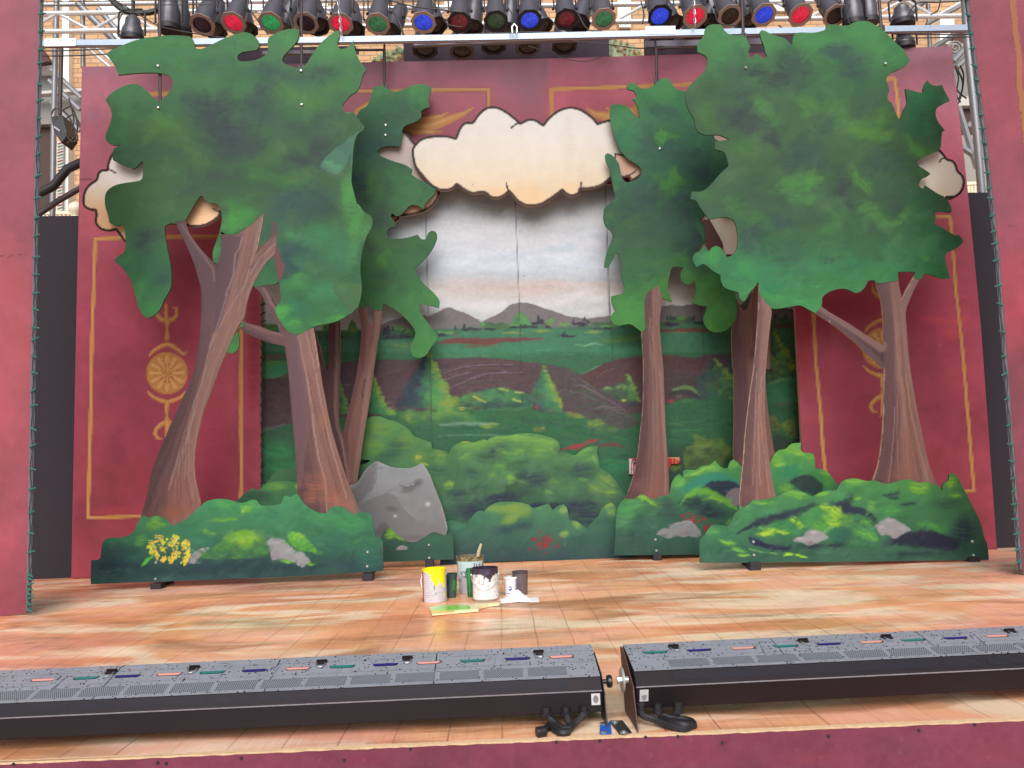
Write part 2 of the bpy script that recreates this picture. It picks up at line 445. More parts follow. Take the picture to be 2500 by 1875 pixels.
    bp = N(t, 'ShaderNodeBump', Strength=0.2, Distance=0.003); inv = N(t, 'ShaderNodeMath', operation='SUBTRACT'); inv.inputs[0].default_value = 1.0; L(ln, inv.inputs[1])
    L(inv.outputs[0], bp.inputs['Height']); L(bp.outputs[0], b.inputs['Normal'])
    return m
b = MB(); b.box((0, (YF+9.6)/2, -0.02), (16, 9.6-YF, 0.04)); fl = b.build('floor', floor_material()); fl['kind'] = 'structure'
# the board edge where paint has worn through, and the red stage front below it
t_ = thing('stage_apron', (0, YF, -0.95), 'dull crimson painted stage apron with dark screw heads below the floor edge', 'stage apron')
def p_front(x, y):
    c = Cv(x, y, (142,68,90), 4); c.mottle(14, 160, 3, (1,.5,.6)); c.mottle(10, 45, 5, (1,.6,.7)); c.mottle(8, 14, 8)
    c.blobs('d3', '2000,1480,350,140 600,1500,300,60', (160,72,88), .5, 1); c.blobs('d3', '1300,1400,260,120', (132,68,92), .5, 1)
    c.blobs('d2', '1500,1450,300,120', (150,62,84), .5, 1).blobs('d1', '900,1520,300,60', (150,60,86), .4, 1)
    r = random.Random(4)
    for i in range(60):
        u, v = r.uniform(0,2500), r.uniform(1790,1875); c.line([(u,v),(u+r.uniform(-12,12),v+r.uniform(2,14))], .9, (180,110,122), .35)
    return c
def edgeline(u): return 1857.0 - (u/2500.0)*105.0
flat('front_board', [(-60,edgeline(-60)+4),(2560,edgeline(2560)+4),(2560,2000),(-60,2000)], YF-0.012, p_front, t_, 0.012, 6, smooth=False)
b = MB()
for u in (-100, 2600): pass
pL, pR = onY(-80, edgeline(-80)-1, YF), onY(2580, edgeline(2580)-1, YF)
n_ = 160; rr = random.Random(8)
tops, bots = [], []
for i in range(n_+1):
    f = i/n_; p = pL.lerp(pR, f); tops.append(Vector((p.x, YF-0.014-rr.uniform(0,.0015), 0.0))); bots.append(Vector((p.x, YF-0.013, -0.005-rr.uniform(0,.003))))
vs = tops+bots; back = [Vector((p.x, YF+0.001+rr.uniform(0,.006), 0.0015)) for p in tops]; vs += back
fs = [(i, i+1, n_+2+i, n_+1+i) for i in range(n_)] + [(i, 2*(n_+1)+i, 2*(n_+1)+i+1, i+1) for i in range(n_)]
b.add(vs, fs); b.build('worn_edge', mat('worn_edge', (222,188,150), 0.6, scale=60, var=.3), t_)
for fr, x, y in (('d0',107,1548),('d0',1218,1540),('d0',1283,1545),('d0',1860,1505),('d1',1270,1432),('d1',760,1522),('d2',500,1378),('d2',835,1370),('d2',1188,1340),('d2',1437,1335),('d2',1783,1385),('d3',703,1335),('d3',1400,1290),('d3',1830,1245)):
    u, v = P1(fr, x, y); p = onY(u, v, YF-0.012); b = MB(); b.lathe([(0.0055,0),(0.005,0.003)], Matrix.Translation(p) @ Matrix.Rotation(pi/2,4,'X'), 10); b.build('screw_head', mat('black_screw', (40,34,38), 0.5), t_)

# ------------------------------------------------------------------ red proscenium panels and their light strings
RED = (176,74,92)
def p_portal_l(x, y):
    c = Cv(x, y, (188,98,112), 6, 40)
    c.grad('y', [(0,(184,108,122)), (300,(186,104,120)), (700,(190,96,110)), (1100,(186,96,108)), (1500,(178,88,106))])
    c.mottle(26, 150, 2, (1,.35,.45)); c.mottle(14, 60, 6, (.9,.5,.6)); c.mottle(8, 20, 7, (1,.6,.7))
    c.blobs('v', '30,610,40,60 40,740,40,70', (205,98,106), .5, 1); c.blobs('v', '85,600,22,400', (160,92,112), .55, .9)
    c.line([(0,625),(60,622)], 1.2, (120,60,76), .8); c.gain = .82; return c
t_ = thing('portal_panel', onZ(30,1500), 'mottled dusty red portal panel at the left edge of the stage', 'portal panel', 'red portal panels framing the stage')
flat('panel_face', [(-130,-60),(99,-60),(97,0),(88,330),(80,700),(74,1000),(66,1400),(64,1497),(0,1504),(-130,1510)], 5.5, p_portal_l, t_, 0.045, 3.2, smooth=False, edge=mat('grey_edge', (120,112,118), .6))
def p_portal_r(x, y):
    c = Cv(x, y, (188,98,112), 6, 40)
    c.grad('y', [(0,(178,96,112)), (250,(186,92,108)), (500,(168,92,110)), (760,(196,84,100)), (900,(160,84,98)), (1400,(150,84,100))])
    c.mottle(26, 140, 2, (1,.35,.45)); c.mottle(14, 55, 6, (.9,.5,.6)); c.mottle(8, 20, 7, (1,.6,.7))
    c.line([(2468,-40),(2500,290),(2520,480)], 8, (196,130,86), .95, .2); c.line([(2460,-40),(2492,290),(2512,480)], 1.2, (150,80,80), .7)
    c.line([(2424,553),(2480,553)], 1.0, (130,70,84), .7); c.blobs('b3', '2010,540,40,60', (200,90,104), .6, .8); c.gain = .82; return c
t_ = thing('portal_panel', onZ(2520,1400), 'mottled dusty red portal panel with a gold stripe at the right edge of the stage', 'portal panel', 'red portal panels framing the stage')
flat('panel_face', [(2362,-60),(2640,-60),(2640,1420),(2502,1420),(2497,1390),(2476,1100),(2440,620),(2408,330),(2366,0)], 5.5, p_portal_r, t_, 0.045, 3.2, smooth=False, edge=mat('grey_edge', (120,112,118), .6))

GREEN_S = mat('green_socket', (42,104,98), 0.35); WIREG = mat('dark_green_wire', (40,52,54), 0.5); GREYTRIM = mat('grey_batten', (112,112,122), 0.5)
BLACKP = mat('black_fitting', (34,32,36), 0.45)
def light_string(pts, Y, n, side, label, ms, mw, ln=0.05, r=0.008, trim=True, k=0.0):
    base = onY(*pts[-1], Y); t = thing('light_string', (base.x, base.y, base.z), label, 'string lights')
    P3 = [onY(u, v, Y, k) for u, v in pts]
    if trim:
        b = MB(); b.tube([p+Vector((-side*0.006, 0.02, 0)) for p in P3], 0.017, 4); b.build('batten', GREYTRIM, t)
    rr = random.Random(int(abs(pts[0][0])*7))
    def along(f):
        x = f*(len(P3)-1); i = min(int(x), len(P3)-2); return P3[i].lerp(P3[i+1], x-i)
    for q in range(2 if trim else 1):
        b = MB(); b.tube([along(i/90) + Vector((side*(0.012+0.012*q+0.006*sin(i*1.7+q*2)), -0.012+0.004*cos(i*1.3), 0)) for i in range(91)], 0.0035 if trim else .003, 5); b.build('wire', mw, t)
    for i in range(n):
        f = (i+0.5+rr.uniform(-.15,.15))/n; p = along(f) + Vector((side*0.012, -0.014, 0)); a = R(rr.uniform(-25, 25))
        d = Vector((side*cos(a), -0.5*rr.uniform(.3,1), sin(a))).normalized(); q = d.to_track_quat('Z', 'Y').to_matrix().to_4x4()
        b = MB(); b.lathe([(r*.75,-ln*.35),(r,-ln*.2),(r,ln*.45),(r*.6,ln*.5),(r*.62,ln*.85),(r*.15,ln)], Matrix.Translation(p) @ q, 8)
        b.build('bulb', ms, t, True)
    return t
light_string([(101,-40),(99,0),(90,330),(83,700),(77,1000),(69,1400),(68,1492)], 5.46, 46, 1, 'string of green lamp sockets down the edge of the left red portal panel', GREEN_S, WIREG, .045, .009)
light_string([(2358,-40),(2362,0),(2404,330),(2436,620),(2472,1100),(2492,1390)], 5.46, 42, -1, 'string of green lamp sockets down the edge of the right red portal panel', GREEN_S, WIREG, .045, .009)

# ------------------------------------------------------------------ tall black masking flats
BLK = mat('black_masking', (40,34,43), 0.9, var=.15)
def poly_px(name, pts, Y, m, t, label=None, cat=None, parent=None, k=0, group=None):
    b = MB(); b.prism([onY(u, v, Y, k) for u, v in pts], (0, t, 0)); o = b.build(name, m, parent)
    return tag(o, label, cat, group)
poly_px('masking_flat', [(76,528),(230,526),(215,1412),(60,1424)], 7.43, BLK, .04, 'tall black masking flat between the left portal and the red wall', 'masking flat', group='black masking flats')
poly_px('masking_flat', [(2290,470),(2470,470),(2560,1338),(2400,1345)], 6.98, BLK, .04, 'tall black masking flat between the right portal and the red wall', 'masking flat', group='black masking flats')

# ------------------------------------------------------------------ red wall with gold ornament (opening in the middle)
GOLD, GOLDL, GOLDD = (196,138,76), (222,172,112), (150,92,52)
def wall_tone(c):
    c.grad('y', [(110,(150,98,116)), (190,(160,96,112)), (330,(168,88,106)), (560,(176,80,98)), (760,(164,66,88)), (1000,(152,62,80)), (1250,(160,64,80)), (1420,(158,64,80))])  # paler mauve top: sponged paint plus lens haze put into the colour
    c.mottle(26, 190, 2, (1,.4,.5)); c.mottle(14, 70, 6, (1,.5,.6)); c.mottle(9, 22, 7, (1,.6,.7))
def frame_line(c, pts, w=5.0):
    c.line(pts, w+1.6, (120,54,60), .5, .3); c.line(pts, w, GOLD, .97, .25); c.line([(x-w*.35, y-w*.35) for x, y in pts], w*.35, GOLDL, .5, .8)
def orn(c, pts, w, fr=None):
    c.line(pts, [q+1.2 for q in w] if isinstance(w, list) else w+1.2, GOLDD, .6, .4); c.line(pts, w, GOLD, .97, .35)
    c.line([(x-1.2, y-1.5) for x, y in pts], [q*.4 for q in w] if isinstance(w, list) else w*.4, GOLDL, .6, .8)
def medallion(c, cx, cy, r=51):
    pts = [(cx+r*cos(a*pi/24), cy+r*sin(a*pi/24)) for a in range(48)]
    c.poly(pts, GOLD, .98, 1.5, False)
    c.line(pts+[pts[0]], 1.3, GOLDD, .6, .8)
    for i in range(12):
        a = i*pi/6+pi/12*0; ux, uy = cos(a), sin(a)
        c.line([(cx+ux*8, cy+uy*8), (cx+ux*(r-11), cy+uy*(r-11))], [3, 9], GOLDD, .75, .3)
        c.line([(cx+ux*9, cy+uy*9), (cx+ux*(r-11), cy+uy*(r-11))], [1.6, 7.2], (208,152,90), 1, .25)
        c.line([(cx+ux*16-1.5, cy+uy*16-1.5), (cx+ux*(r-11)-2, cy+uy*(r-11)-2)], [1, 3], GOLDL, .7, .6)
    c.blob('s', cx, cy, 9, 9, (190,128,70), 1, .4)
def side_ornament(c, cx, cy, r=51, top=True):
    medallion(c, cx, cy, r); s = r/51.0
    X = lambda l: [(cx+a*s, cy+b*s) for a, b in l]
    orn(c, X([(-42,-44),(-30,-56),(-14,-66),(0,-70),(14,-66),(30,-54),(40,-46),(46,-50)]), [4,5,6,6.5,6,5,4,3])
    orn(c, X([(-26,-158),(-24,-142),(-14,-131),(0,-128),(14,-131),(24,-142),(22,-158),(15,-160)]), [3,5,6.5,7,6.5,5,4,2])
    orn(c, X([(-2,-168),(-3,-150),(0,-128),(0,-108),(0,-88)]), [3,4.5,6,3.5,5]); c.blob('s', cx-1*s, cy-86*s, 6*s, 6*s, GOLD, 1, .3)
    orn(c, X([(-46,46),(-34,58),(-16,66),(0,70),(18,66),(34,58),(46,46)]), [2.5,4,5.5,6.5,5.5,4,2.5])
    orn(c, X([(0,70),(-1,86),(0,104),(0,118)]), [6,5.5,3.2,8])
    orn(c, X([(0,118),(-16,126),(-28,138),(-30,148),(-24,158),(-15,160)]), [7,6,5,5,4,2]); orn(c, X([(0,118),(16,126),(28,138),(30,148),(24,158),(15,160)]), [7,6,5,5,4,2])
    orn(c, X([(0,118),(0,140),(-2,162),(-5,170)]), [8,5,3,2])
def p_wall_l(x, y):
    c = Cv(x, y, RED, 0.8, 40); wall_tone(c)
    c.blobs('c0', '1300,700,500,700', (164,60,80), .4, 1); c.blobs('c0', '1200,300,260,700', (146,58,80), .5, 1); c.blobs('c0', '1650,500,150,900', (152,50,70), .6, .8)
    c.blobs('b0', '1950,1200,60,800', (140,40,56), .7, .8); c.blobs('b0', '900,1100,180,360', (178,72,98), .5, 1)
    c.blobs('c0', '900,1100,300,60', (190,64,80), .5, 1); c.blobs('c0', '690,1500,170,160', (166,70,84), .4, 1)
    c.blobs('a0', '700,560,120,60 720,900,90,60', (140,96,116), .5, .9)
    frame_line(c, P('b0','735,590 722,1000 710,1300 706,1580','c0','705,200 690,700 682,1150 1000,1142 1400,1128 1700,1125')); 
    frame_line(c, P('b0','735,578 1000,568 1300,563 1690,560 1850,556 1858,900 1860,1500','c0','1858,0 1860,500 1862,900 1850,1130'))
    frame_line(c, P('a0','900,727 1400,722 2000,718'))
    side_ornament(c, 408, 911); c.line([(195,438),(225,438)], 1.0, (100,44,60), .8)
    c.gain = 1.25; return c
def p_wall_r(x, y):
    c = Cv(x, y, RED, 0.8, 40, seed=3); wall_tone(c)
    c.blobs('b3', '1500,600,300,500', (176,72,90), .45, 1); c.blobs('c3', '900,400,400,500', (154,58,80), .5, 1); c.blobs('b3', '520,1400,90,500', (156,48,62), .7, .8)
    c.blobs('b3', '800,1150,250,150', (150,50,70), .5, 1)
    c.blobs('b3', '1480,1200,100,36 1600,1220,110,50 1640,1310,70,60 1740,1190,70,25 1755,1025,30,18', (204,76,92), .75, .6); c.blobs('b3','1565,1400,25,20',(190,84,96),.6,.7)
    frame_line(c, P('b3','1100,415 1530,410 1645,408 1668,700 1690,1000 1725,1300 1752,1580','c3','1750,0 1775,300 1800,600 1828,944 1500,950 900,960'))
    frame_line(c, P('b3','585,1100 600,1400 610,1580','c3','612,0 640,300 660,600 680,800 690,960 900,960'))
    frame_line(c, P('a3','300,618 800,610 1215,606 1237,760 1265,1150 1290,1500'))
    side_ornament(c, 2155, 850, 50); c.gain = 1.25; return c
def p_header(x, y):
    c = Cv(x, y, RED, 0.8, 40, seed=5)
    c.grad('y', [(110,(150,102,120)), (170,(152,98,116)), (230,(168,94,110)), (300,(164,86,104)), (470,(150,70,90))])  # haze-washed mauve painted in towards the top here too
    c.mottle(22, 170, 2, (1,.4,.5)); c.mottle(12, 60, 6, (1,.5,.6)); c.mottle(8, 20, 7, (1,.6,.7))
    r = (c.x > 1338) & (c.x < 2300)
    c.c[r] += np.array([22,-2,0]); c.blobs('a1', '2050,600,160,300', (146,104,124), .5, 1); c.blobs('a1','1300,650,500,120',(164,92,110),.5,1)
    c.blobs('a2', '300,700,130,250', (142,96,116), .55, 1); c.line([(1337,140),(1337,260)], 1, (170,110,124), .5)
    frame_line(c, P('a0','1000,725 1400,722','a1','100,712 840,705 1400,697 1872,692 1876,900')); frame_line(c, P('a2','465,1000 465,900 462,690 1000,672 1560,650 2100,630','a3','800,610 1215,608 1235,760 1262,1100'))
    # painted gold scrolls behind the clouds
    for pts, w in ((P('a1','1180,960 1300,985 1450,965 1560,925 1680,880 1762,828'), [14,17,15,12,7,1]), (P('a1','1200,985 1300,1015 1420,1020 1530,1010'), [9,9,6,1]), (P('a1','1250,935 1400,920 1490,905 1565,868'), [6,9,6,1]), (P('a1','1300,900 1385,868'), [6,1]),
                   (P('a1','820,940 880,860 975,790 1010,770'), [10,13,9,5]), (P('a1','860,900 835,825'), [6,1]),
                   (P('a2','725,830 800,880 900,900 1000,890 1120,850 1130,830'), [1,9,15,18,15,8]), (P('a2','880,830 960,870 1100,860 1140,900'), [1,8,14,9])):
        orn(c, pts, w)
    return c
KW = 0.0; YW = 7.35
wall = thing('red_stage_wall', onZ(1200,1376), 'crimson scenic wall with gold frames and medallions around the landscape opening', 'scenic wall')
flat('left_panel', [(200,163),(300,161),(640,157),(640,300),(636,730),(636,1200),(638,1396),(400,1404),(174,1412),(187,740)], YW, p_wall_l, wall, .04, 3.6, smooth=False)
flat('right_panel', [(1900,127),(2323,113),(2360,440),(2395,800),(2434,1342),(1966,1358),(1958,1100),(1940,740),(1920,400)], 7.72, p_wall_r, wall, .04, 3.6, k=-0.197, smooth=False)
flat('header', [(640.6,157),(1200,146),(1338,143),(1700,132),(1899.4,127.2),(1919,400),(1922,446),(640.6,456)], YW+.006, p_header, wall, .04, 3.6, smooth=False)
light_string([(638,735),(637,900),(637,1100),(638,1290)], YW-.03, 24, 1, 'string of small black lamps down the left side of the landscape opening', BLACKP, BLACKP, .05, .008, False)
light_string([(1936,750),(1942,900),(1951,1050),(1962,1200)], YW-.06, 22, -1, 'string of small black lamps down the right side of the landscape opening', BLACKP, BLACKP, .05, .008, False)

# ------------------------------------------------------------------ painted landscape backdrop
def conifer(c, pts_l, pts_r, top, dark, mid, light, yel, n=70):
    """painted fir: outline left/right lists from the top down (photo px)"""
    c.poly([top]+pts_r+pts_l[::-1], mid, 1, 4, False)
    r = c.rnd; yb = pts_l[-1][1]; yt = top[1]
    def xl(y): return np.interp(y, [top[1]]+[p[1] for p in pts_l], [top[0]]+[p[0] for p in pts_l])
    def xr(y): return np.interp(y, [top[1]]+[p[1] for p in pts_r], [top[0]]+[p[0] for p in pts_r])
    for i in range(n):
        y = r.uniform(yt, yb); a, b = xl(y), xr(y); f = r.random(); x = a+(b-a)*f; q = 3+(b-a)*.12
        col = dark if f < .3 else (mid if f < .55 else (light if f < .82 else yel)); col = [v+r.uniform(-12,12) for v in col]
        c.blob('s', x, y, q*1.4, q*.8, col, .75, .6, r.uniform(-30,30))
    for i in range(26):
        y = r.uniform(yt, yb); b = xr(y); c.blob('s', b-r.uniform(0,6), y, 5, 3.5, [v+r.uniform(-10,10) for v in yel], .8, .6)
def bush(c, pts, mid, light, dark, n=40, k=1.0, yel=None):
    """painted bush, pts = outline; dabs lighter to the upper edge"""
    c.poly(pts, mid, 1, 3)
    xs = [p[0] for p in pts]; ys = [p[1] for p in pts]; x0, x1, y0, y1 = min(xs), max(xs), min(ys), max(ys); r = c.rnd; P_ = np.array(pts)
    for i in range(n*3):
        x, y = r.uniform(x0, x1), r.uniform(y0, y1)
        if not inpoly(np.array([x]), np.array([y]), P_)[0]: continue
        f = (y-y0)/(y1-y0+1e-6); s = (x1-x0)*.09*k*r.uniform(.5,1.3)+2
        col = light if r.random() > f*1.3+.15 else (dark if r.random() < f*.8+.05 else mid)
        if yel and r.random() < .12 and f < .5: col = yel
        c.blob('s', x, y, s*1.3, s*.8, [v+r.uniform(-9,9) for v in col], .55, .8, r.uniform(-40,40))
def p_mural(x, y):
    c = Cv(x, y, (205,208,212), 2.2, 18, seed=11)
    c.grad('y', [(440,(186,192,200)), (500,(192,198,206)), (545,(210,215,222)), (600,(216,222,232)), (650,(208,218,230)), (680,(204,210,218)), (700,(206,198,196)), (725,(212,208,208)), (750,(212,214,218)), (780,(198,206,210))])
    c.mottle(16, 60, 2, (1,1,1), .35, 1.6); c.mottle(12, 24, 4, (1.1,1,.9), .35, 1.6)
    c.blobs('b1', '1500,300,160,90 1900,330,260,110 2150,400,200,60', (160,168,176), .55, 1); c.blobs('b2','60,380,180,60',(168,172,178),.6,1); c.blobs('b2', '330,300,280,60', (186,180,182), .45, 1)
    c.blobs('b1', '1200,440,200,50 1700,520,400,90 2000,600,400,110', (222,224,230), .6, 1); c.blobs('b2', '600,440,330,60 400,600,300,80 700,640,300,80', (220,222,230), .6, 1)
    c.blobs('b2', '600,640,90,50,-20 480,660,130,40', (184,204,218), .55, 1).blobs('b1', '1200,555,130,20 2000,720,260,60', (196,214,226), .5, 1); c.blobs('b2','300,760,350,50 800,700,140,80',(198,212,222),.45,1)
    c.blobs('b1', '1700,905,400,36 1900,960,400,45', (204,186,182), .55, 1); c.blobs('b2', '420,920,330,36 330,985,240,40 800,925,160,20', (220,196,188), .65, 1); c.blobs('b2','100,950,200,40',(205,186,182),.5,1)
    c.blobs('b2', '600,1030,240,50,-15 800,1040,120,40', (224,224,228), .8, 1); c.blobs('b1', '1560,1080,120,50 1850,1100,240,60 2150,1090,100,40', (222,222,228), .75, 1)
    c.blobs('b2', '650,1110,200,40', (190,204,212), .6, 1); c.blobs('b2','1450,970,110,80',(214,216,222),.8,1)
    for i in range(140):
        r = c.rnd; xx, yy = r.uniform(640,1500), r.uniform(455,770); v = r.uniform(-9, 9)
        c.line([(xx,yy),(xx+r.uniform(25,70),yy+r.uniform(-5,3))], r.uniform(2,5), (206+v, 210+v, 216+v), .28, .9, True)
    # mountains
    G = (120,115,117)
    c.poly(P('b1','900,1330 1000,1270 1100,1215 1210,1180 1300,1175 1380,1168 1400,1180 1415,1178 1470,1150 1530,1118 1570,1110 1620,1125 1690,1145 1760,1185 1822,1222 1880,1190 1960,1150 2050,1085 2120,1065 2160,1068 2212,1080','b2','400,1110 500,1140 600,1175 720,1195 800,1185 900,1176 1050,1150 1200,1130 1310,1100 1380,1088 1480,1095 1560,1078 1650,1105 1760,1120 1900,1110 1980,1030 2010,990 2060,1000 2300,1120 2500,1135 2600,1150 2600,1330'), G, 1, 1.5, False)
    c.poly(P('c1','0,0'), G) if False else None
    c.poly(P('b1','-100,1290 0,1270 120,1240 200,1232 250,1250 300,1290 300,1330 -100,1330'), (150,158,158), .8, 4)
    c.blobs('b1', '1560,1140,70,30,20 2110,1110,80,40', (136,130,128), .6, 1); c.blobs('b1', '1650,1230,160,50 1250,1240,120,50 2050,1200,120,50', (124,118,120), .6, 1); c.blobs('b2', '250,1150,160,60,15 1400,1150,150,30', (126,120,122), .5, 1)
    for i in range(70):
        r = c.rnd; xx = r.uniform(900,1560); yy = r.uniform(745,795)
        if c.c[np.argmin(np.hypot(c.x-xx,c.y-yy))].mean() > 150: continue
        v = r.uniform(-12,12); c.line([(xx,yy),(xx+14,yy+r.uniform(-6,6))], 2.2, (122+v,116+v,118+v), .5, .9)
    # far meadow bands
    F = lambda pts, col, op=1, soft=3: c.poly(pts, col, op, soft)
    c.grad('y', [(0,(0,0,0)), (10,(0,0,0))], 0)
    F(P('s','560,800 700,806 800,806 900,805 1000,806 1100,802 1200,801 1300,800 1400,798 1500,795 1600,790 1700,786 1800,782 1960,780 2060,780 2060,900 560,920'), (62,122,92), 1, 5)
    F(P('s','560,860 2080,860 2080,1400 560,1400'), (52,108,74), 1, 3)
    c.blobs('b1', '1100,1385,280,35 1650,1470,600,70 400,1440,200,70', (66,138,102), .7, 1); c.blobs('b2', '300,1430,400,70 900,1440,250,60', (62,134,100), .75, 1)
    c.blobs('b2', '200,1260,300,20 750,1270,330,20', (70,104,74), .7, 1)
    c.blobs('b1', '1250,1400,250,26 1180,1435,90,8', (110,140,80), .75, .9); c.blobs('b1', '2060,1302,110,10', (150,160,70), .85, .7)
    c.blobs('b2', '160,1303,75,10 380,1290,90,16 780,1300,90,14 1450,1300,90,8', (150,162,72), .9, .7); c.blobs('b2', '1000,1355,260,36,-3', (96,138,74), .75, .9)
    c.blobs('b2', '1050,1440,220,50', (70,148,108), .6, 1); c.blobs('e7','1050,310,250,60 1400,340,150,50',(66,124,100),.5,1)
    F(P('b1','1465,1385 1560,1350 1700,1342 1900,1345 2100,1340 2212,1345','b2','250,1338 400,1345 395,1358 200,1372 60,1380 20,1392','b1','1850,1400 1700,1388 1550,1390'), (112,62,60), .95, 3)
    F(P('e6','690,590 800,570 1000,572 1310,590 1100,585 900,602'), (112,84,66), .8, 3); F(P('e7','850,240 1250,222 1340,262 1000,262 850,265'), (110,68,60), .9, 3); F(P('e7','1440,210 1900,185 2120,180 2120,225 1500,235'), (110,72,62), .9, 4)
    F(P('c1','100,0') if False else P('b1','110,1490 200,1465 330,1470 330,1490 150,1520'), (96,84,74), .8, 3); c.blobs('b1','220,1540,150,25',(112,162,78),.85,.8)
    F(P('b1','60,1560 330,1540 330,1700 60,1720'), (58,146,100), .9, 8)
    for t_ in ('430,1435,70,6', '600,1470,60,4', '350,1440,30,4'): c.blobs('b2', t_, (116,172,148), .6, .9)
    c.line(P('b2','650,1390 720,1402 800,1388 870,1400'), [2,4,4,1], (130,178,140), .6, .8); c.line(P('b2','690,1410 750,1395 790,1385'), [1,3,1], (130,178,140), .6, .8)
    c.strokes(260, (640,800,2000,900), 26, 3, 11, 0, 7, .5)
    # tree line
    D, M, L_ = (50,54,70), (66,104,76), (92,148,78)
    r = c.rnd
    def tl(fr, txt, col, s=1):
        for t in txt.split():
            a, b, w_, h_ = [float(z) for z in t.split(',')]
            for i in range(int(11*s)):
                c.blob(fr, a+r.uniform(-.6,.6)*w_, b+r.uniform(-.9,.5)*h_, w_*.34, h_*.6, [v+r.uniform(-14,14) for v in col], .9, .45)
    tl('b1', '620,1320,120,40 750,1330,110,30 1100,1320,120,30 1250,1320,80,30 1560,1310,130,22 1750,1285,90,22 1950,1265,160,26 1900,1258,100,24', M)
    tl('b1', '1140,1340,110,20 1230,1335,80,14 1520,1325,50,12 1760,1278,100,10 1900,1282,70,10 2100,1262,80,12 700,1345,80,10 1080,1300,40,30', D)
    tl('b1', '1180,1270,60,20 1270,1300,50,14 1570,1305,60,12 1840,1245,60,16 1500,1300,40,12 650,1270,70,24 200,1260,80,24', L_)
    tl('b2', '30,1255,120,24 330,1255,120,18 700,1250,100,26 860,1250,110,24 1050,1255,120,20 1480,1215,170,30 1330,1240,60,26', M)
    tl('b2', '260,1260,100,10 350,1235,50,14 440,1262,30,10 680,1240,70,14 840,1270,130,12 1400,1245,80,16 1600,1230,60,14 560,1325,60,12 600,1335,70,10', D)
    tl('b2', '440,1225,50,24 560,1245,50,14 1480,1190,60,12 1000,1245,90,12 880,1255,60,10', L_)
    def firlet(fr, x_, y_, h, w_, col):
        c.poly([P1(fr, x_, y_-h), P1(fr, x_+w_*.5, y_-h*.45), P1(fr, x_+w_*.3, y_-h*.4), P1(fr, x_+w_, y_), P1(fr, x_-w_, y_), P1(fr, x_-w_*.3, y_-h*.4), P1(fr, x_-w_*.5, y_-h*.45)], col, .95, 2, False)
    for a in ((1095,1295,60,28),(1620,1285,45,14),(1685,1285,68,24),(1135,1290,45,18)): firlet('b1', *a, D)
    for a in ((360,1235,75,22),(385,1240,45,40),(630,1235,40,16),(720,1215,38,20),(745,1225,22,30),(560,1325,40,18),(1358,1200,38,14),(1385,1200,40,12),(1410,1200,25,18),(1560,1200,40,16)): firlet('b2', *a, D)
    for a in ((292,1185,36,14),(375,1185,36,14)): firlet('b3', *a, D)
    firlet('b3', 330, 1185, 42, 20, L_); tl('b3', '330,1205,110,16', M)
    c.poly(P('b1','2030,1250 2070,1190 2110,1150 2130,1142 2160,1180 2200,1225 2212,1245'), (76,140,84), .95, 4); c.poly(P('b2','140,1250 175,1190 215,1148 232,1142 265,1180 300,1235 280,1260'), (88,150,84), .95, 4)
    c.blobs('b2', '190,1210,40,40', (64,112,80), .7, .9); tl('b2', '250,1258,50,14 320,1262,50,8', D)
    c.poly(P('b1','775,1300 800,1240 822,1202 850,1240 870,1300'), (88,142,80), .95, 4); c.blobs('b1','840,1280,30,30',(120,160,70),.5,1)
    # ploughed field
    B = (84,66,74)
    F(P('e5','0,1010 80,1020 200,1005 330,960 560,900 900,840 1050,810 1300,775 1640,765','e6','0,762 200,768 500,745 900,730 1300,752 1600,800 1900,840 2212,910','e7','0,585 110,640 250,590 400,525 560,490 700,475 870,465 1000,470 1150,495 1250,470 1400,458 1520,462 1560,900 2120,900 2120,1000 0,1000','e5','0,1700'), B, 1, 3)
    F(P('e6','1700,810 1900,850 2212,920','e7','60,630 200,720 350,830 500,940 620,1020 690,1080 690,1300 0,1300','e6','2000,1500 2050,1400 1950,1100 1800,850'), (82,74,76), .85, 14)
    for k in range(30):
        f = k/30; y0 = 770+f*520; a = 10+f*30; v = r.uniform(-16,16)
        pts = [P1('e6', -1500+q*330, y0+ (q*330-1500-900)**2/1e6*130*(1+f*.5) - 10) for q in range(9)]
        c.line(pts, r.uniform(.9,2.6), (86+v, 66+v*.7, 74+v*.8), .55, .9)
    for s_ in ('430,960 560,905 740,855 950,835 1150,832 1400,830', '460,1050 600,990 760,950 900,930', '780,1030 950,975 1130,945 1300,935 1530,945', '560,1145 700,1080 850,1020 1000,985'):
        c.line(P('e6', s_), 2.6, (138,118,134), .8, .8, True); c.line([(a, b+3) for a, b in P('e6', s_)], 2.0, (66,50,66), .7, .8)
    for s_ in ('420,900 600,850 850,800 1100,785 1400,800 1650,850', '440,1010 620,940 850,885 1100,870 1350,880 1550,900', '900,1000 1150,980 1400,1000 1600,1060', '700,1130 1000,1040 1300,1030 1500,1060', '760,1180 1000,1100 1300,1090 1480,1130'):
        c.line(P('e6', s_), 3.5, (110,76,70), .6, .9, True)
    for s_ in ('650,1130 900,1060 1200,1050', '1000,1090 1300,1060 1500,1100'): c.line(P('e6', s_), 3, (80,88,70), .6, .9, True)
    c.blobs('e6', '1640,1080,80,30', (120,50,54), .6, .9); c.blobs('e6','60,960,160,60',(110,60,64),.5,1)
    for s_ in ('0,640 120,720 260,800 400,880 520,950 570,990', '0,700 150,740 300,810 450,900', '100,660 220,740 300,790', '300,940 420,960 560,1010 680,1080', '0,780 150,810 280,880 400,950', '180,990 320,930 450,940 600,1000'):
        c.line(P('e7', s_), 2.2, (128,124,130), .6, .9, True)
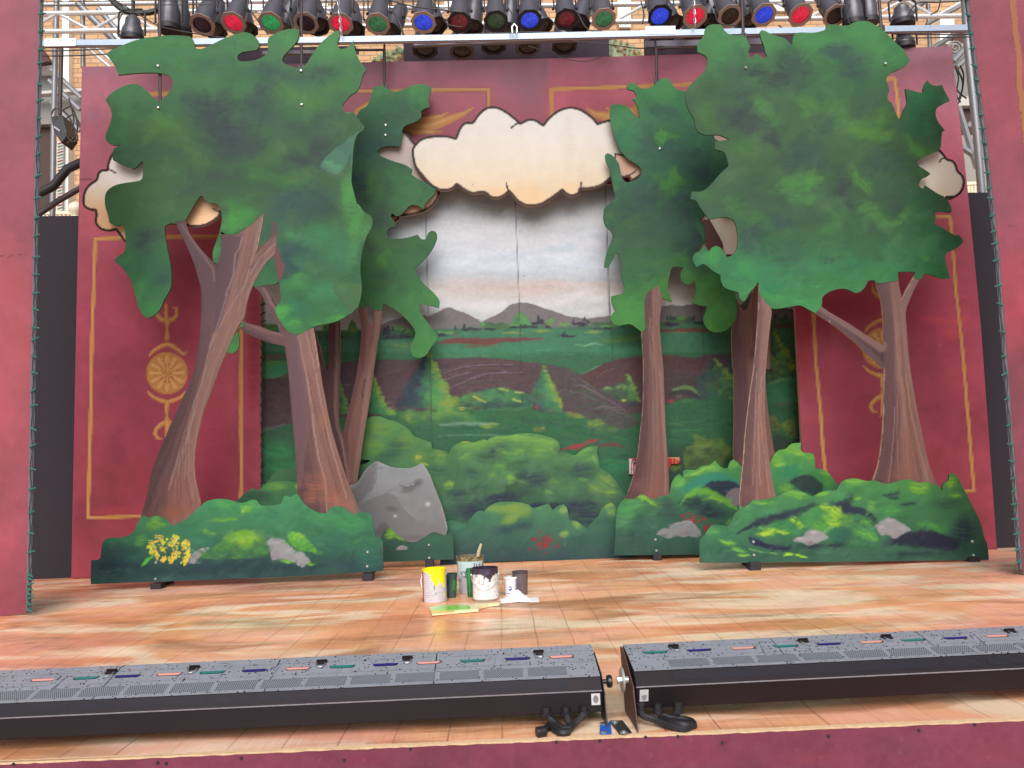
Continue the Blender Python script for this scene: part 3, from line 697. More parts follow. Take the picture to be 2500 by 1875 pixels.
    for s_ in ('0,820 200,790 350,860', '60,880 220,840 400,920', '80,960 250,900 420,960', '120,1000 300,950 500,1010'): c.line(P('e7', s_), 4, (64,104,74), .6, .9, True)
    F(P('e7','130,650 250,600 400,535 560,500 690,485 690,700 560,720 400,700 300,740 240,740'), (88,58,60), .8, 8)
    c.line(P('e7','250,680 350,620 450,580'), 1.5, (140,110,110), .7, .9, True); c.line(P('e7','130,640 250,590 330,555'), 2.4, (112,170,130), .7, .9, True)
    F(P('e7','870,470 1000,475 1150,500 1260,490 1260,600 1000,590 880,560'), (88,56,56), .85, 8); c.blobs('e7', '1050,700,200,110 1350,800,120,80', (74,66,62), .8, 1)
    # left side of the field
    for i in range(60):
        xx, yy = r.uniform(640,760), r.uniform(930,1090); v = r.uniform(-14,14); c.line([(xx,yy),(xx+r.uniform(15,40),yy-r.uniform(4,16))], 2, (80+v,62+v,72+v), .5, .9)
    c.line(P('c1','110,500 220,450 300,430'), 3, (130,134,130), .7, .9); c.line(P('c1','120,470 180,450'), 2, (140,140,140), .6, .9); c.blobs('c1','300,65,60,12',(140,130,140),.6,.9)
    # near meadow
    F(P('c1','100,560 200,480 330,430 420,440 700,380 1000,370 1200,320 1350,330 1600,265 1700,225 1900,150 2100,180 2212,210','c2','300,260 330,320 560,340 640,370 740,385 860,420 1000,470 1140,420 1330,280 1600,220 1870,230 2100,240 2700,200 2700,1200 -1900,1200'), (48,106,70), 1, 4)
    c.blobs('c1', '250,640,220,90 300,760,250,60', (50,138,84), .8, 1); c.blobs('c1', '240,500,150,50', (60,92,80), .8, 1)
    F(P('c1','1610,255 1680,215 1750,205 1850,165 1960,150 2080,170 2180,200 2212,210','c2','100,165 220,200 320,240 320,280 200,330 0,330','c1','1900,320 1700,310'), (62,122,84), .95, 3)
    bush(c, P('c1','1620,260 1700,215 1800,190 1880,200 1960,240 1980,300 1700,310'), (66,120,82), (88,146,84), (46,72,74), 26, 1, (150,170,80))
    bush(c, P('c1','1850,175 1960,150 2100,175 2212,215 2212,290 2000,300 1900,240'), (62,120,84), (84,150,88), (48,80,74), 26)
    for s_ in ('1760,215 1800,235 1850,260', '1960,155 2020,168', '2080,180 2140,190', '2060,235 2120,255'): c.line(P('c1', s_), 3.4, (176,186,84), .9, .7)
    c.blobs('c1', '1660,305,40,16', (186,186,84), .95, .6); c.blobs('c1', '1780,310,60,14', (104,72,70), .8, .8); c.blobs('c1', '1440,305,50,22', (110,56,54), .85, .8); c.blobs('c1', '1620,325,100,8 1200,320,120,14', (40,58,66), .85, .8)
    c.blobs('c2', '200,285,120,14 450,300,80,14 90,330,90,8', (48,66,70), .7, .9); c.blobs('c2', '350,297,18,12 470,328,34,9', (190,56,62), .9, .6); c.blobs('c2', '640,360,80,18 680,375,60,14 600,345,40,12', (150,160,72), .9, .7)
    bush(c, P('c1','1180,370 1270,350 1400,345 1560,335 1700,370 1800,400 1700,430 1300,420'), (70,126,72), (120,160,76), (52,98,72), 30)
    c.blobs('c1', '1850,440,60,22 1880,455,40,14', (150,168,66), .85, .8)
    c.line(P('c1','1500,440 1600,425 1800,425 1960,430'), [2,6,7,2], (132,168,150), .75, .9); c.line(P('c1','1480,520 1700,510 1900,515 2150,515'), [1,3,3,1], (130,168,150), .6, .9)
    c.line(P('c1','1540,465 1700,460 1850,462'), [1,3,1], (40,76,72), .7, .9)
    bush(c, P('c2','740,410 790,395 850,405 900,440 960,455 980,490 860,480 760,450'), (92,128,70), (140,156,76), (56,94,66), 20, 1); bush(c, P('c2','310,465 350,450 400,455 420,480 340,490'), (110,132,66), (150,156,76), (70,100,66), 10)
    c.blobs('c2', '20,435,50,22', (150,160,72), .7, .9)
    for s_ in ('600,480 800,520 1000,560', '400,520 700,560 1000,600', '200,400 500,430 800,470', '100,370 350,400 600,395', '1350,350 1500,345 1700,355', '1350,430 1500,440 1700,445', '1500,385 1600,410 1750,400', '900,520 1050,500 1130,520'):
        c.line(P('c2', s_), [2,6,2], (48,86,72), .6, .9)
    for s_ in ('1360,430 1420,425 1480,440', '1520,405 1640,408', '1400,480 1600,470'): c.line(P('c2', s_), [2,5,2], (92,146,76), .7, .9, )
    c.line(P('c2','530,630 620,600 700,590 760,560 820,548'), [2,6,5,7,3], (168,58,66), .9, .6); c.line(P('c2','800,600 880,590 960,580 1000,610'), [3,5,5,2], (128,52,60), .85, .7); c.line(P('c2','940,600 1010,600 1060,635'), [1,3,1], (112,60,62), .7, .8)
    c.blobs('c2', '650,610,50,20', (178,60,70), .85, .7); c.blobs('c2', '1385,252,40,12', (196,60,66), .95, .5); c.blobs('e7', '1990,890,90,26 1940,920,60,16', (120,84,78), .9, .7)
    c.blobs('c2', '960,700,100,30 1050,740,180,70 900,760,200,60', (44,124,82), .8, 1); c.blobs('c2', '1000,680,110,26', (38,72,62), .8, .9)
    # firs in the meadow
    D2 = (44,60,78)
    conifer(c, P('e6','200,720 120,880 20,1060 -60,1250 -140,1400'), P('e6','330,790 400,930 460,1080 520,1210 590,1320'), P1('e6',255,655), D2, (58,116,88), (78,146,88), (124,160,70), 130)
    c.poly(P('e6','240,660 190,720 100,880 0,1020 -80,1220 -170,1400 150,1440 120,1250 60,1100 160,900 230,740'), (50,66,86), .55, 14)
    conifer(c, P('e6','1780,900 1760,1000 1700,1100 1660,1200 1700,1330 1800,1440'), P('e6','1860,920 1900,1030 1960,1170 2010,1280 2060,1340 2060,1480'), P1('e6',1810,840), (60,100,84), (70,128,84), (84,150,84), (132,162,70), 90)
    conifer(c, P('e5','1040,1100 1030,1300 1030,1480'), P('e5','1100,1250 1170,1400 1180,1500'), P1('e5',1050,1040), (56,96,80), (72,128,78), (100,150,76), (112,152,72), 30)
    conifer(c, P('e5','1400,1200 1400,1350 1420,1480'), P('e5','1540,1080 1600,1260 1700,1400 1830,1530'), P1('e5',1500,960), (56,110,84), (66,132,84), (88,150,80), (132,168,72), 60)
    c.blobs('e5', '1190,1370,60,60', (44,62,74), .7, .9)
    conifer(c, P('e7','530,720 500,800 480,880'), P('e7','600,700 640,800 680,880'), P1('e7',570,645), (52,76,74), (66,110,72), (92,142,74), (116,158,78), 40)
    bush(c, P('e7','310,780 380,750 440,760 470,720 540,720 560,800 540,880 460,860 400,830'), (66,92,72), (124,160,84), (50,68,66), 30, .7); c.blobs('e7', '530,875,30,14', (176,188,80), .95, .6); c.blobs('e7', '590,900,90,40', (46,72,64), .6, 1)
    conifer(c, P('e7','1290,600 1220,690 1160,780 1200,850'), P('e7','1400,560 1480,640 1530,700 1540,760'), P1('e7',1350,500), (54,76,78), (66,104,78), (84,132,80), (128,160,76), 60)
    c.poly(P('e7','1450,480 1520,480 1530,660 1470,600'), (62,92,86), .8, 10)
    bush(c, P('e7','1350,810 1430,770 1510,760 1530,830 1400,860'), (66,112,76), (88,142,78), (52,92,72), 16)
    c.line(P('e7','970,780 1050,760 1140,765 1210,830'), [4,7,7,2], (108,148,80), .9, .7); c.line(P('e7','930,810 1050,800 1150,820 1220,845'), [4,8,8,2], (48,58,60), .85, .7); c.blobs('e7','1090,880,70,20 1020,845,40,14',(92,146,80),.7,.9)
    conifer(c, P('e7','1830,300 1820,450 1800,620'), P('e7','1920,330 1990,430 2060,540 2120,640'), P1('e7',1880,205), (54,72,74), (64,104,72), (90,138,70), (140,168,66), 90)
    bush(c, P('e7','1820,500 1860,440 1900,520 1960,540 2010,600 2070,640 1980,680 1830,700'), (84,124,66), (128,160,70), (54,76,62), 36, .8)
    F(P('e7','1810,740 1900,690 2000,670 2120,660 2120,900 1810,900'), (58,136,92), .7, 14); c.line(P('e7','1810,745 1900,700 2020,680 2100,690'), [3,5,4,2], (112,164,86), .7, .8)
    bush(c, P('e7','1850,1010 1890,1010 1920,1080 1940,1150 1900,1160 1860,1130'), (96,112,56), (128,140,62), (64,80,54), 14); bush(c, P('e7','1940,1110 2000,1040 2050,1060 2080,1120 2070,1230 2000,1180'), (96,116,56), (132,144,62), (60,80,54), 18)
    c.poly(P('e7','1870,1170 1960,1190 2040,1250 2140,1150 2160,1400 1870,1350'), (50,66,58), .85, 12)
    # bushes low in the landscape
    c.poly(P('c2','1350,600 1700,560 1870,640 1870,1000 1350,1000'), (46,74,60), .8, 20)
    bush(c, P('c2','1500,600 1570,590 1560,520 1590,502 1630,520 1680,545 1760,535 1830,600 1860,620 1800,700 1760,780 1500,770 1480,700'), (92,122,60), (120,142,66), (58,86,58), 36, .9); bush(c, P('c2','1370,740 1440,725 1460,760 1400,800'), (104,128,62), (128,146,70), (70,100,60), 8)
    c.strokes(420, (640,900,2000,1200), 22, 3, 13, 0, 14, .5); c.strokes(300, (640,960,2000,1330), 12, 4, 12, -20, 60, .4)
    c.strokes(900, (640,830,1990,1200), 8, 2.4, 14, -15, 40, .5); c.strokes(500, (640,960,1990,1200), 22, 4, 12, 0, 14, .5)
    # seams between the canvas-covered boards
    c.straight()
    for pts in (P('b1','1386,370 1395,700 1408,1100 1412,1240','e6','252,200 262,300 275,700 285,1300 295,1650','c1','1425,0 1432,300 1437,610'), P('b1','2078,280 2095,700 2110,1100','e6','1475,0 1490,350 1510,900 1530,1500 1533,1620','c2','246,420'),
                P('b2','873,160 890,500 905,900 912,1180','e7','402,0 412,200 425,400 430,700'), P('e7','1225,30 1240,300 1265,800 1285,1100 1292,1215')):
        c.line(pts, 1.5, (58,62,68), .7, .9)
    c.line(P('b2','880,170 890,700 905,1180'), 3, (120,118,124), .25, 1)
    for fr, a, b in (('b2',218,518),('b2',250,865),('b1',2150,865)): c.blobs(fr, f'{a},{b},14,10', (166,166,162), .6, .9)
    c.mottle(9, 7, 30); c.straight(False); c.gain = np.interp(c.y0, [740, 830, 900], [1.04, 1.06, 1.0]); return c
t_ = thing('landscape_backdrop', onZ(1250,1340), 'painted landscape backdrop of grey hills, ploughed fields and firs under a pale sky', 'painted backdrop')
flat('painted_canvas', [(590,425),(2020,425),(2060,1350),(580,1374)], 7.43, p_mural, t_, .03, 2.5, smooth=False)

# red and white sign leaning behind the right-hand thin tree
def p_sign(x, y):
    c = Cv(x, y, (206,50,58), .8, 12, seed=2)
    c.poly(P('c2','1060,690 1090,692 1095,815 1062,815'), (226,222,220), 1, 1, False); c.line(P('c2','1088,700 1080,740 1084,780 1076,810'), 1.2, (60,50,56), .9)
    c.poly(P('c2','1092,700 1118,700 1112,735 1095,738'), (54,36,44), .9, 1, False); c.blobs('c2', '1102,715,9,12 1104,760,8,20', (232,180,190), .8, .6)
    c.line(P('c2','1395,685 1400,740'), 2, (210,140,70), .9); c.line(P('c2','1422,685 1425,735'), 1.6, (224,170,90), .9); c.blobs('c2', '1438,702,12,14', (232,200,190), .8, .5); c.blobs('c2','1436,708,6,6',(70,60,80),.9,.5); c.line(P('c2','1340,690 1455,684'), 1, (240,190,120), .9)
    return c
t_ = thing('signboard', onY(1600,1160,7.40), 'small red and white painted signboard half hidden behind the middle right tree trunk', 'sign')
flat('sign_face', P('c2','1060,692 1260,688 1452,683 1456,715 1440,735 1385,735 1370,770 1300,800 1095,815 1062,816'), 7.40, p_sign, t_, .015, 1.6, smooth=False)

# ------------------------------------------------------------------ bush ground rows standing between backdrop and trees
GMID, GLT, GDK, GTL = (66,116,82), (100,152,82), (46,72,80), (58,120,100)
def p_bigbush(x, y):
    c = Cv(x, y, (62,104,72), 4, 30, seed=21)
    c.grad('y', [(1020,(84,132,78)), (1100,(72,116,76)), (1200,(62,100,74)), (1290,(54,90,72))])
    c.mottle(16, 60, 3, (1,1,.6))
    c.blobs('c1', '1040,460,130,70 1230,560,90,90 980,600,110,90', (104,140,66), .75, 1); c.blobs('c1', '1500,680,80,80 1340,690,80,60', (112,142,66), .7, 1); c.blobs('c1', '1330,700,40,34 1370,740,40,20', (150,162,64), .9, .6)
    c.blobs('c1', '1170,600,120,90 1100,680,140,60 1480,790,120,60', (46,78,66), .7, 1)
    c.blobs('c1', '1700,600,110,50 1800,590,80,40', (100,146,74), .7, 1); c.blobs('c1', '1690,560,50,20', (160,162,70), .8, .7)
    c.blobs('c1', '1960,640,120,90 1740,810,90,60', (44,74,70), .75, 1); c.blobs('c1', '2150,560,120,60 2000,760,140,90', (82,134,78), .6, 1); c.blobs('c1', '1560,900,60,40 2050,850,50,40', (116,154,70), .9, .7); c.blobs('c1','2050,870,30,20 1900,830,50,30',(100,148,72),.6,.9)
    c.blobs('c1', '1640,980,100,60 2150,850,120,90 1700,1080,200,80', (38,58,66), .75, 1); c.blobs('c1', '1950,1000,260,60,-12 1750,1110,160,50', (40,52,64), .9, .8)
    c.blobs('c2', '330,560,180,50 380,640,120,70 460,580,70,50', (106,150,74), .75, 1); c.blobs('c2', '760,630,70,40 700,680,100,60 180,660,140,70', (88,142,84), .65, 1)
    c.blobs('c2', '20,650,60,60 330,840,130,100 690,790,110,80 390,880,100,60', (44,66,72), .85, 1); c.blobs('c2', '150,850,50,50 440,960,40,28', (104,150,76), .8, .9)
    c.blobs('c2', '880,870,110,70,35 800,930,90,50,30 920,960,90,40', (116,148,72), .8, 1); c.blobs('c2', '560,700,120,60 600,930,140,60', (78,128,80), .55, 1)
    c.blobs('c2', '680,1060,200,60 500,1080,260,60 100,1000,160,60 740,1150,150,80 350,1070,100,40', (40,54,66), .92, .7)
    c.blobs('c1', '1750,590,130,40,-8 1900,570,110,36 2080,540,150,40 1980,650,90,40,20 2120,640,70,40,-20 1700,680,70,36,-30', (104,148,72), .7, .8); c.blobs('c2', '60,540,160,36 250,545,160,36,8 420,570,90,34,20 480,640,60,30,30 720,640,90,24,-25 790,700,50,30,60', (112,156,76), .75, .8)
    c.blobs('c1', '1850,690,130,50,10 2050,930,160,60 1780,930,120,50,-10', (46,80,60), .7, .9); c.blobs('c2', '200,740,130,50,-15 520,640,70,40 540,790,120,50,10 760,780,70,50 250,960,170,40', (46,78,60), .7, .9)
    c.blobs('c2', '650,560,20,10 60,760,60,30 240,880,60,30,15 480,880,70,30 700,860,60,26', (92,140,72), .7, .8)
    c.strokes(500, (900,1010,1560,1300), 20, 6, 12, -30, 60, .5); c.strokes(300, (900,1010,1560,1300), 9, 3, 14, 0, 90, .4); c.gain = 1.15; return c.punch(1.1,1.0,1.1)
t_ = thing('bush_ground_row', onZ(1250,1372), 'tall cut-out ground row of painted olive green bushes below the landscape', 'painted ground row')
flat('bush_board', P('c1','880,420 930,395 970,370 1040,370 1100,395 1150,405 1220,440 1270,480 1295,520 1350,540 1430,570 1440,618 1500,628 1548,640 1562,665 1575,640 1600,600 1650,570 1700,560 1760,568 1830,545 1862,555 1880,540 1940,520 2020,518 2100,500 2160,498','c2','320,500 400,515 460,530 510,560 527,600 525,635 560,638 600,655 640,668 680,640 720,612 770,598 822,598 815,650 828,700 835,768 880,790 940,840 1000,925 1045,990 1060,1060 1060,1440','s','900,1366 700,1372 640,1376','c1','60,880 160,875 210,815 290,775 385,775 600,760 900,740 990,690 1030,712 880,700'), 7.36, p_bigbush, t_, .018, 2.6, edge=GEDGE)
def p_frontrow(x, y):
    c = Cv(x, y, (62,112,88), 3, 24, seed=23)
    c.grad('y', [(1225,(80,136,92)), (1270,(66,120,92)), (1310,(58,104,88)), (1350,(50,84,82)), (1375,(46,72,78))]); c.mottle(12, 40, 2, (.8,1,.8))
    c.blobs('c1', '2120,1100,110,70 2050,1160,60,50 2040,1080,130,40', (128,162,74), .85, .8); c.blobs('c1','1880,1100,80,50 1640,1220,80,40',(76,138,98),.6,1)
    c.blobs('c2', '150,1090,170,60 120,1170,60,50 20,1080,100,40', (122,160,76), .85, .8); c.blobs('c2', '240,1215,110,50 100,1250,120,50', (46,70,84), .8, 1)
    c.blobs('c2', '400,1100,120,60 640,1240,120,50', (72,136,96), .6, 1); c.blobs('c2', '550,1090,36,50,70', (134,172,90), .9, .7); c.blobs('c2', '660,1200,60,34,25 910,1060,50,50 930,1110,40,40', (134,174,84), .9, .8)
    c.blobs('c2', '555,1275,46,34', (140,172,84), .85, .7); c.line(P('c2','565,1300 563,1370'), 1, (120,150,90), .6)
    c.blobs('c2', '820,1290,60,60 880,1180,70,60 700,1300,80,40', (50,92,88), .6, 1)
    r = c.rnd
    for i in range(26): c.blob('c2', 420+r.gauss(0,50), 1340+r.gauss(0,32), r.uniform(8,18), r.uniform(7,14), (166+r.uniform(-25,20),40,54), .85, .5)
    c.blobs('c2', '350,1305,16,10 300,1392,26,8 510,1370,24,16 420,1425,26,12 440,1320,46,22', (160,44,56), .85, .6); c.blobs('c1','2205,1390,26,10',(120,50,60),.7,.7)
    c.strokes(260, (1080,1225,1520,1375), 18, 5, 11, -20, 60, .5); return c
t_ = thing('bush_ground_row', onZ(1250,1372), 'low cut-out ground row of teal green bushes with red flowers at centre stage', 'painted ground row')
flat('bush_board', P('c1','1500,1200 1555,1178 1600,1172 1660,1185 1712,1196 1740,1150 1780,1105 1820,1092 1835,1106 1870,1070 1930,1035 2010,1026 2100,1030 2170,1045','c2','290,1052 322,1075 380,1060 440,1040 473,1092 510,1060 558,1045 582,1075 600,1170 650,1175 700,1205 740,1232 770,1190 820,1140 850,1080 890,1045 930,1038 958,1065 970,1110 1100,1300 1100,1462 945,1466 500,1478 0,1490','c1','1610,1512 1500,1515'), 7.32, p_frontrow, t_, .018, 2.6, edge=GEDGE)

# ------------------------------------------------------------------ painted tree cut-outs
BOLT = mat('steel_bolt', (190,196,198), 0.3, 0.8); FOOT = mat('black_foot_block', (30,26,30), 0.6)
def bark(c, rows, seed=0, warm=0.0, y0=None):
    """rows: (y, xl, xr) in photo px; dark bark to the left, light bark to the right, long streaks following the trunk"""
    ys = [r[0] for r in rows]; xl = np.interp(c.y0, ys, [r[1] for r in rows]); xr = np.interp(c.y0, ys, [r[2] for r in rows])
    t = (c.x0-xl)/np.maximum(xr-xl, 2) + 0.05*fbm(c.x0/9, c.y0/40, seed)*2
    stops = [(-.2,(82,60,66)), (0.05,(88,64,70)), (0.3,(104,78,82)), (0.42,(118,90,92)), (0.52,(146,116,110)), (0.72,(138,106,100)), (0.9,(146,116,110)), (1.1,(134,104,100))]
    xs = [a for a, _ in stops]; col = np.stack([np.interp(t, xs, [q[i] for _, q in stops]) for i in range(3)], 1)
    st = fbm(t*16, c.y0/150, seed+3, 3)*2; s2 = fbm(t*34, c.y0/90, seed+7, 3)*2
    col += (st*17 + s2*11)[:, None]*np.array([1, .85, .85])
    yy = np.clip((c.y0-(ys[-1]-150))/150, 0, 1)[:, None]; red = np.clip(fbm(t*5, c.y0/110, seed+5, 2)*3+.45, 0, 1)[:, None]
    col = col*(1-yy*.7*red) + np.array([142,88,78])*(yy*.7*red)
    col = col*(1-warm*.5) + np.array([128,88,80])*(warm*.5)
    c.c[:] = col*np.array([.95,.90,.88]); return c
def bolts(t, pts, Y, r=0.012):
    for u, v in pts:
        b = MB(); p = onY(u, v, Y); b.lathe([(r,-.002),(r,.003),(r*.55,.009)], Matrix.Translation(p) @ Matrix.Rotation(pi/2,4,'X'), 10); b.build('bolt_head', BOLT, t, True)
def foot(t, u, v, Y, w=0.115):
    p = onY(u, v, Y); b = MB(); zt = onY(u, v-9, Y).z; b.box((p.x, Y+.0, (zt+.002)/2), (w*.72, 0.10, max(.03, zt-.002))); b.box((p.x+.012*(-1 if p.x < 0 else 1), Y+.2, 0.012), (.03, 0.22, 0.024)); b.tube([(p.x, Y+.30, .024),(p.x, Y+.03, 0.40)], .016, 4)
    return b.build('foot', FOOT, t, bevel=.003)

# ---- big tree, front left
Y1 = 6.53
CAN1 = P('a0','818,418 860,385 940,350 1040,312 1130,292 1240,278 1330,272 1420,276 1470,285 1490,315 1500,350 1520,375 1560,375 1600,358 1660,330 1720,300 1790,275 1840,255 1890,248 1940,262 1975,290 1998,325 2000,360 1975,385 1930,392 1870,402 1835,425 1830,450 1850,470 1900,473 1960,465 2010,448 2050,420 2068,385 2065,340 2068,300 2090,275',
  'a1','200,275 250,245 310,228 370,222 412,230 410,265 395,310 370,350 335,385 305,415 285,445 283,470 300,490 350,512 400,522 440,515 470,490 500,440 540,380 580,330 630,285 670,255 700,238 720,240 722,275 708,320 710,355 730,378 770,372 800,350 825,318 835,320 838,365 855,420 880,470 910,510 930,530 925,550 905,570 895,610 880,660 855,705 815,730 780,765 752,800 748,840 765,868 830,868 860,905 890,945 918,975 905,1005 870,1030 850,1060 830,1150 820,1300 815,1400 835,1490 858,1575',
  'b1','870,310 915,370 970,410 978,460 968,500 940,545 915,610 895,690 885,770 885,850 893,915 892,1000 868,1100 835,1132 815,1158 793,1160 770,1180 700,1215 620,1235 540,1250 480,1280 430,1308 380,1315 330,1295 290,1250 245,1180 228,1130 240,1095 270,1060 268,990 258,910 215,932 165,932 100,945 50,948 20,980 10,700 100,400',
  'b0','2030,380 1960,450 1880,510 1820,545 1740,540 1705,520 1705,560 1712,640 1700,740 1680,772 1645,760 1640,690 1660,620 1690,540 1705,470 1712,410 1705,365 1690,325 1665,308 1620,300 1585,280 1565,250 1550,245 1530,265 1490,330 1450,400 1420,457 1350,460 1310,460 1273,480 1270,520 1285,620 1300,700 1318,800 1322,900 1318,950 1290,1010 1265,1050 1240,1110 1215,1145 1170,1180 1140,1187 1110,1175 1080,1130 1060,1080 1045,1010 1020,930 1000,880 960,825 920,780 878,745 910,715 945,690 965,660 970,610 965,540 955,490 935,465 905,480 870,470 845,450 835,400 815,340 808,280 815,230 840,195 890,165 960,148 1030,138 1085,125 1100,95 1105,30',
  'a0','1107,1280 1103,1248 1085,1250 1060,1280 1030,1305 1000,1290 950,1275 900,1250 872,1235 868,1190 880,1150 930,1115 880,1120 840,1105 818,1080 815,1040 830,1000 850,950 862,890 855,850 830,800 812,775 840,735 900,690 970,660 1040,645 1080,660 1130,700 1190,755 1228,785 1260,760 1300,715 1325,670 1332,620 1310,590 1270,570 1180,560 1080,562 980,570 912,578 900,540 880,500 850,460')
def leafy(c, n=500, box=None, L=34, W=9, amt=13):
    b = box or (c.x0.min(), c.y0.min(), c.x0.max(), c.y0.max())
    c.mottle(10, 90, 3, (.9,1,.7))
    c.strokes(int(n*.5), b, L*1.3, W*1.5, amt*.8, 0, 180, .5, (1,1.05,.8)); c.strokes(n, b, L*.6, W*.6, amt, -15, 60, .45, (1,1.1,.75)); c.punch(1.1, .86, 1.26); c.c[:, 2] *= .92; c.c[:, 0] *= .92; return c
def p_can1(x, y):
    c = Cv(x, y, (76,116,86), 9, 60, seed=31)
    c.grad('y', [(80,(84,134,94)), (200,(80,126,90)), (300,(74,112,82)), (420,(70,104,78)), (520,(76,112,80)), (650,(66,112,86)), (820,(78,136,92))])
    T = (60,98,88); D = (62,74,82); Yg = (94,132,74); Lg = (88,142,88)
    c.blobs('a0', '1250,420,420,150 1000,400,220,110', (82,140,94), .75, 1); c.blobs('a0', '1900,310,130,80 1250,320,300,50', (90,146,98), .7, 1)
    c.blobs('a1', '330,300,90,90 680,320,110,140 800,420,80,120 640,400,160,130', (94,152,98), .8, 1)
    c.blobs('a0', '1650,500,240,110 2000,550,260,120', (72,112,94), .75, 1); c.blobs('a1', '240,560,240,110 500,620,200,90 620,560,150,60', (64,92,88), .75, 1)
    c.blobs('a0', '1750,1030,270,190,20 1650,820,220,170 1870,1130,260,120', D, .9, .9); c.blobs('a0', '1480,780,120,120 2000,900,220,100 1720,1200,180,90', (66,88,88), .75, 1); c.blobs('a1', '140,680,110,110 60,820,160,120', (58,78,84), .85, .9)
    c.blobs('a0', '1280,960,200,90,8 1350,1050,260,70,20 1180,1010,120,60', Yg, .85, .9); c.blobs('a0', '1480,1180,140,60,40 1560,1260,90,100', (88,122,74), .7, 1); c.blobs('a0', '1250,1150,330,110', (68,98,84), .6, 1)
    c.blobs('a0', '1000,720,180,80 920,1030,100,110 950,900,80,120', (78,128,88), .7, 1); c.blobs('a0', '1900,620,300,60 2150,700,120,90', (76,120,84), .6, 1)
    c.blobs('a1', '420,740,260,80,20 540,800,140,60 650,700,140,60', (86,126,76), .8, .9); c.blobs('a1', '800,650,90,160', (84,138,88), .7, 1); c.blobs('a1', '620,900,200,100 400,1000,260,120', (62,90,82), .7, 1)
    c.blobs('a1', '860,950,60,60 830,1000,80,40', (66,104,70), .8, .9); c.blobs('a1', '400,1250,150,90 560,1150,120,160', (62,70,84), .8, .9); c.blobs('a1', '240,1160,140,90,-20 180,1240,200,60', (80,116,76), .7, .9)
    c.blobs('a1', '90,1380,90,40 330,1420,160,50,12 420,1390,110,50,-20', (84,132,80), .8, .8); c.blobs('a1', '300,1330,230,60', (60,92,84), .7, 1)
    c.blobs('b0', '1050,260,220,90 900,330,100,140 1250,330,230,90', (74,112,80), .7, 1); c.blobs('b0', '1100,200,200,60', (84,118,76), .55, 1); c.blobs('b0', '1650,100,260,90 1450,200,180,90', (68,90,84), .7, 1)
    c.blobs('b0', '1150,560,150,120 1100,650,130,80', (58,74,82), .85, .9); c.blobs('b0', '960,740,70,50,-30', (82,138,90), .8, .8); c.blobs('b0', '1200,850,150,120', (62,112,88), .8, 1); c.blobs('b0', '1250,900,60,80', (60,88,86), .7, .9); c.blobs('b0', '1070,950,60,120,20 1150,1120,110,70', (80,142,88), .85, .8)
    c.blobs('b0', '1830,440,160,100 1780,500,110,70 1900,380,110,60', (86,156,88), .9, .8); c.blobs('b0', '1680,650,40,120', (86,150,92), .9, .9); c.blobs('b0','1550,230,60,30',(66,96,80),.6,1)
    # second crown column
    c.blobs('b1', '100,60,160,60,20 330,120,170,50,10 400,80,120,60', (86,132,78), .7, .9); c.blobs('b1', '470,260,330,160 250,350,120,140', (58,92,90), .9, .9); c.blobs('b1', '500,350,260,120,15', (52,82,82), .6, .9)
    c.blobs('b1', '820,300,120,330 800,200,80,160 880,480,110,110', (90,150,90), .9, .8); c.blobs('b1', '420,560,130,40,10 350,540,60,40', (86,150,112), .8, .8); c.blobs('b1', '620,560,240,140 750,700,130,140', (76,140,110), .8, 1)
    c.blobs('b1', '330,760,110,130 370,650,160,90 300,850,60,80', (54,88,94), .85, .8); c.blobs('b1', '500,720,160,100', (64,108,96), .7, 1); c.blobs('b1', '820,640,60,220,8', (92,154,96), .7, .9); c.blobs('b1', '160,520,90,160 60,640,80,60', (58,98,80), .9, .9)
    c.blobs('b1', '370,940,110,80 420,880,80,50', (86,148,94), .85, .8); c.blobs('b1', '600,980,220,100', (80,146,110), .8, 1); c.blobs('b1', '280,1140,90,70 350,1230,80,50', (98,172,96), .9, .8); c.blobs('b1', '420,1120,130,60,10 360,1080,60,60', (62,124,104), .85, .7)
    c.blobs('b1', '700,1200,130,36,-15 560,1240,90,26', (96,166,92), .8, .8); c.blobs('b1', '170,850,100,90', (64,118,80), .9, .8)
    leafy(c, 900, (240,70,930,830))
    # reddish branch showing on the crown edge and the two overlapping leaf lobes
    c.poly(P('b1','205,440 235,450 245,560 275,700 300,790 298,840 265,900 250,890 235,700 228,560 150,640 60,700 60,660 180,590'), (118,66,70), .92, 2)
    c.poly(P('b1','120,390 200,300 215,200 330,200 560,250 600,400 200,560 130,600 110,480'), (52,86,84), .35, 14)
    c.poly(P('a1','905,1005 870,1028 815,1055 740,1098 660,1155 610,1205 580,1262 600,1305 640,1335 690,1352 740,1330 765,1290 785,1220 808,1172 812,1300 835,1300 830,1100'), (70,120,98), .95, 2); c.blobs('a1', '700,1290,70,50 640,1250,60,40', (88,150,108), .8, .9); c.blobs('a1','760,1130,60,60',(62,104,96),.7,1)
    c.line(P('a1','600,1205 580,1262 600,1305 640,1335 690,1352 740,1330 765,1290'), 1.2, (54,82,78), .7, .8)
    c.poly(P('b1','893,915 830,922 760,905 705,900 682,925 685,970 705,1015 745,1055 790,1085 802,1110 800,1165 840,1150 900,1100'), (66,108,66), .97, 2); c.blobs('b1', '740,960,60,50', (78,124,74), .7, .9); c.line(P('b1','893,915 830,922 760,905 705,900 682,925 685,970 705,1015 745,1055 790,1085 802,1110'), 1.1, (56,82,66), .7, .8)
    c.poly(P('a1','780,765 800,800 830,868 762,870 747,840 752,800'), (92,158,100), .95, 1.5)
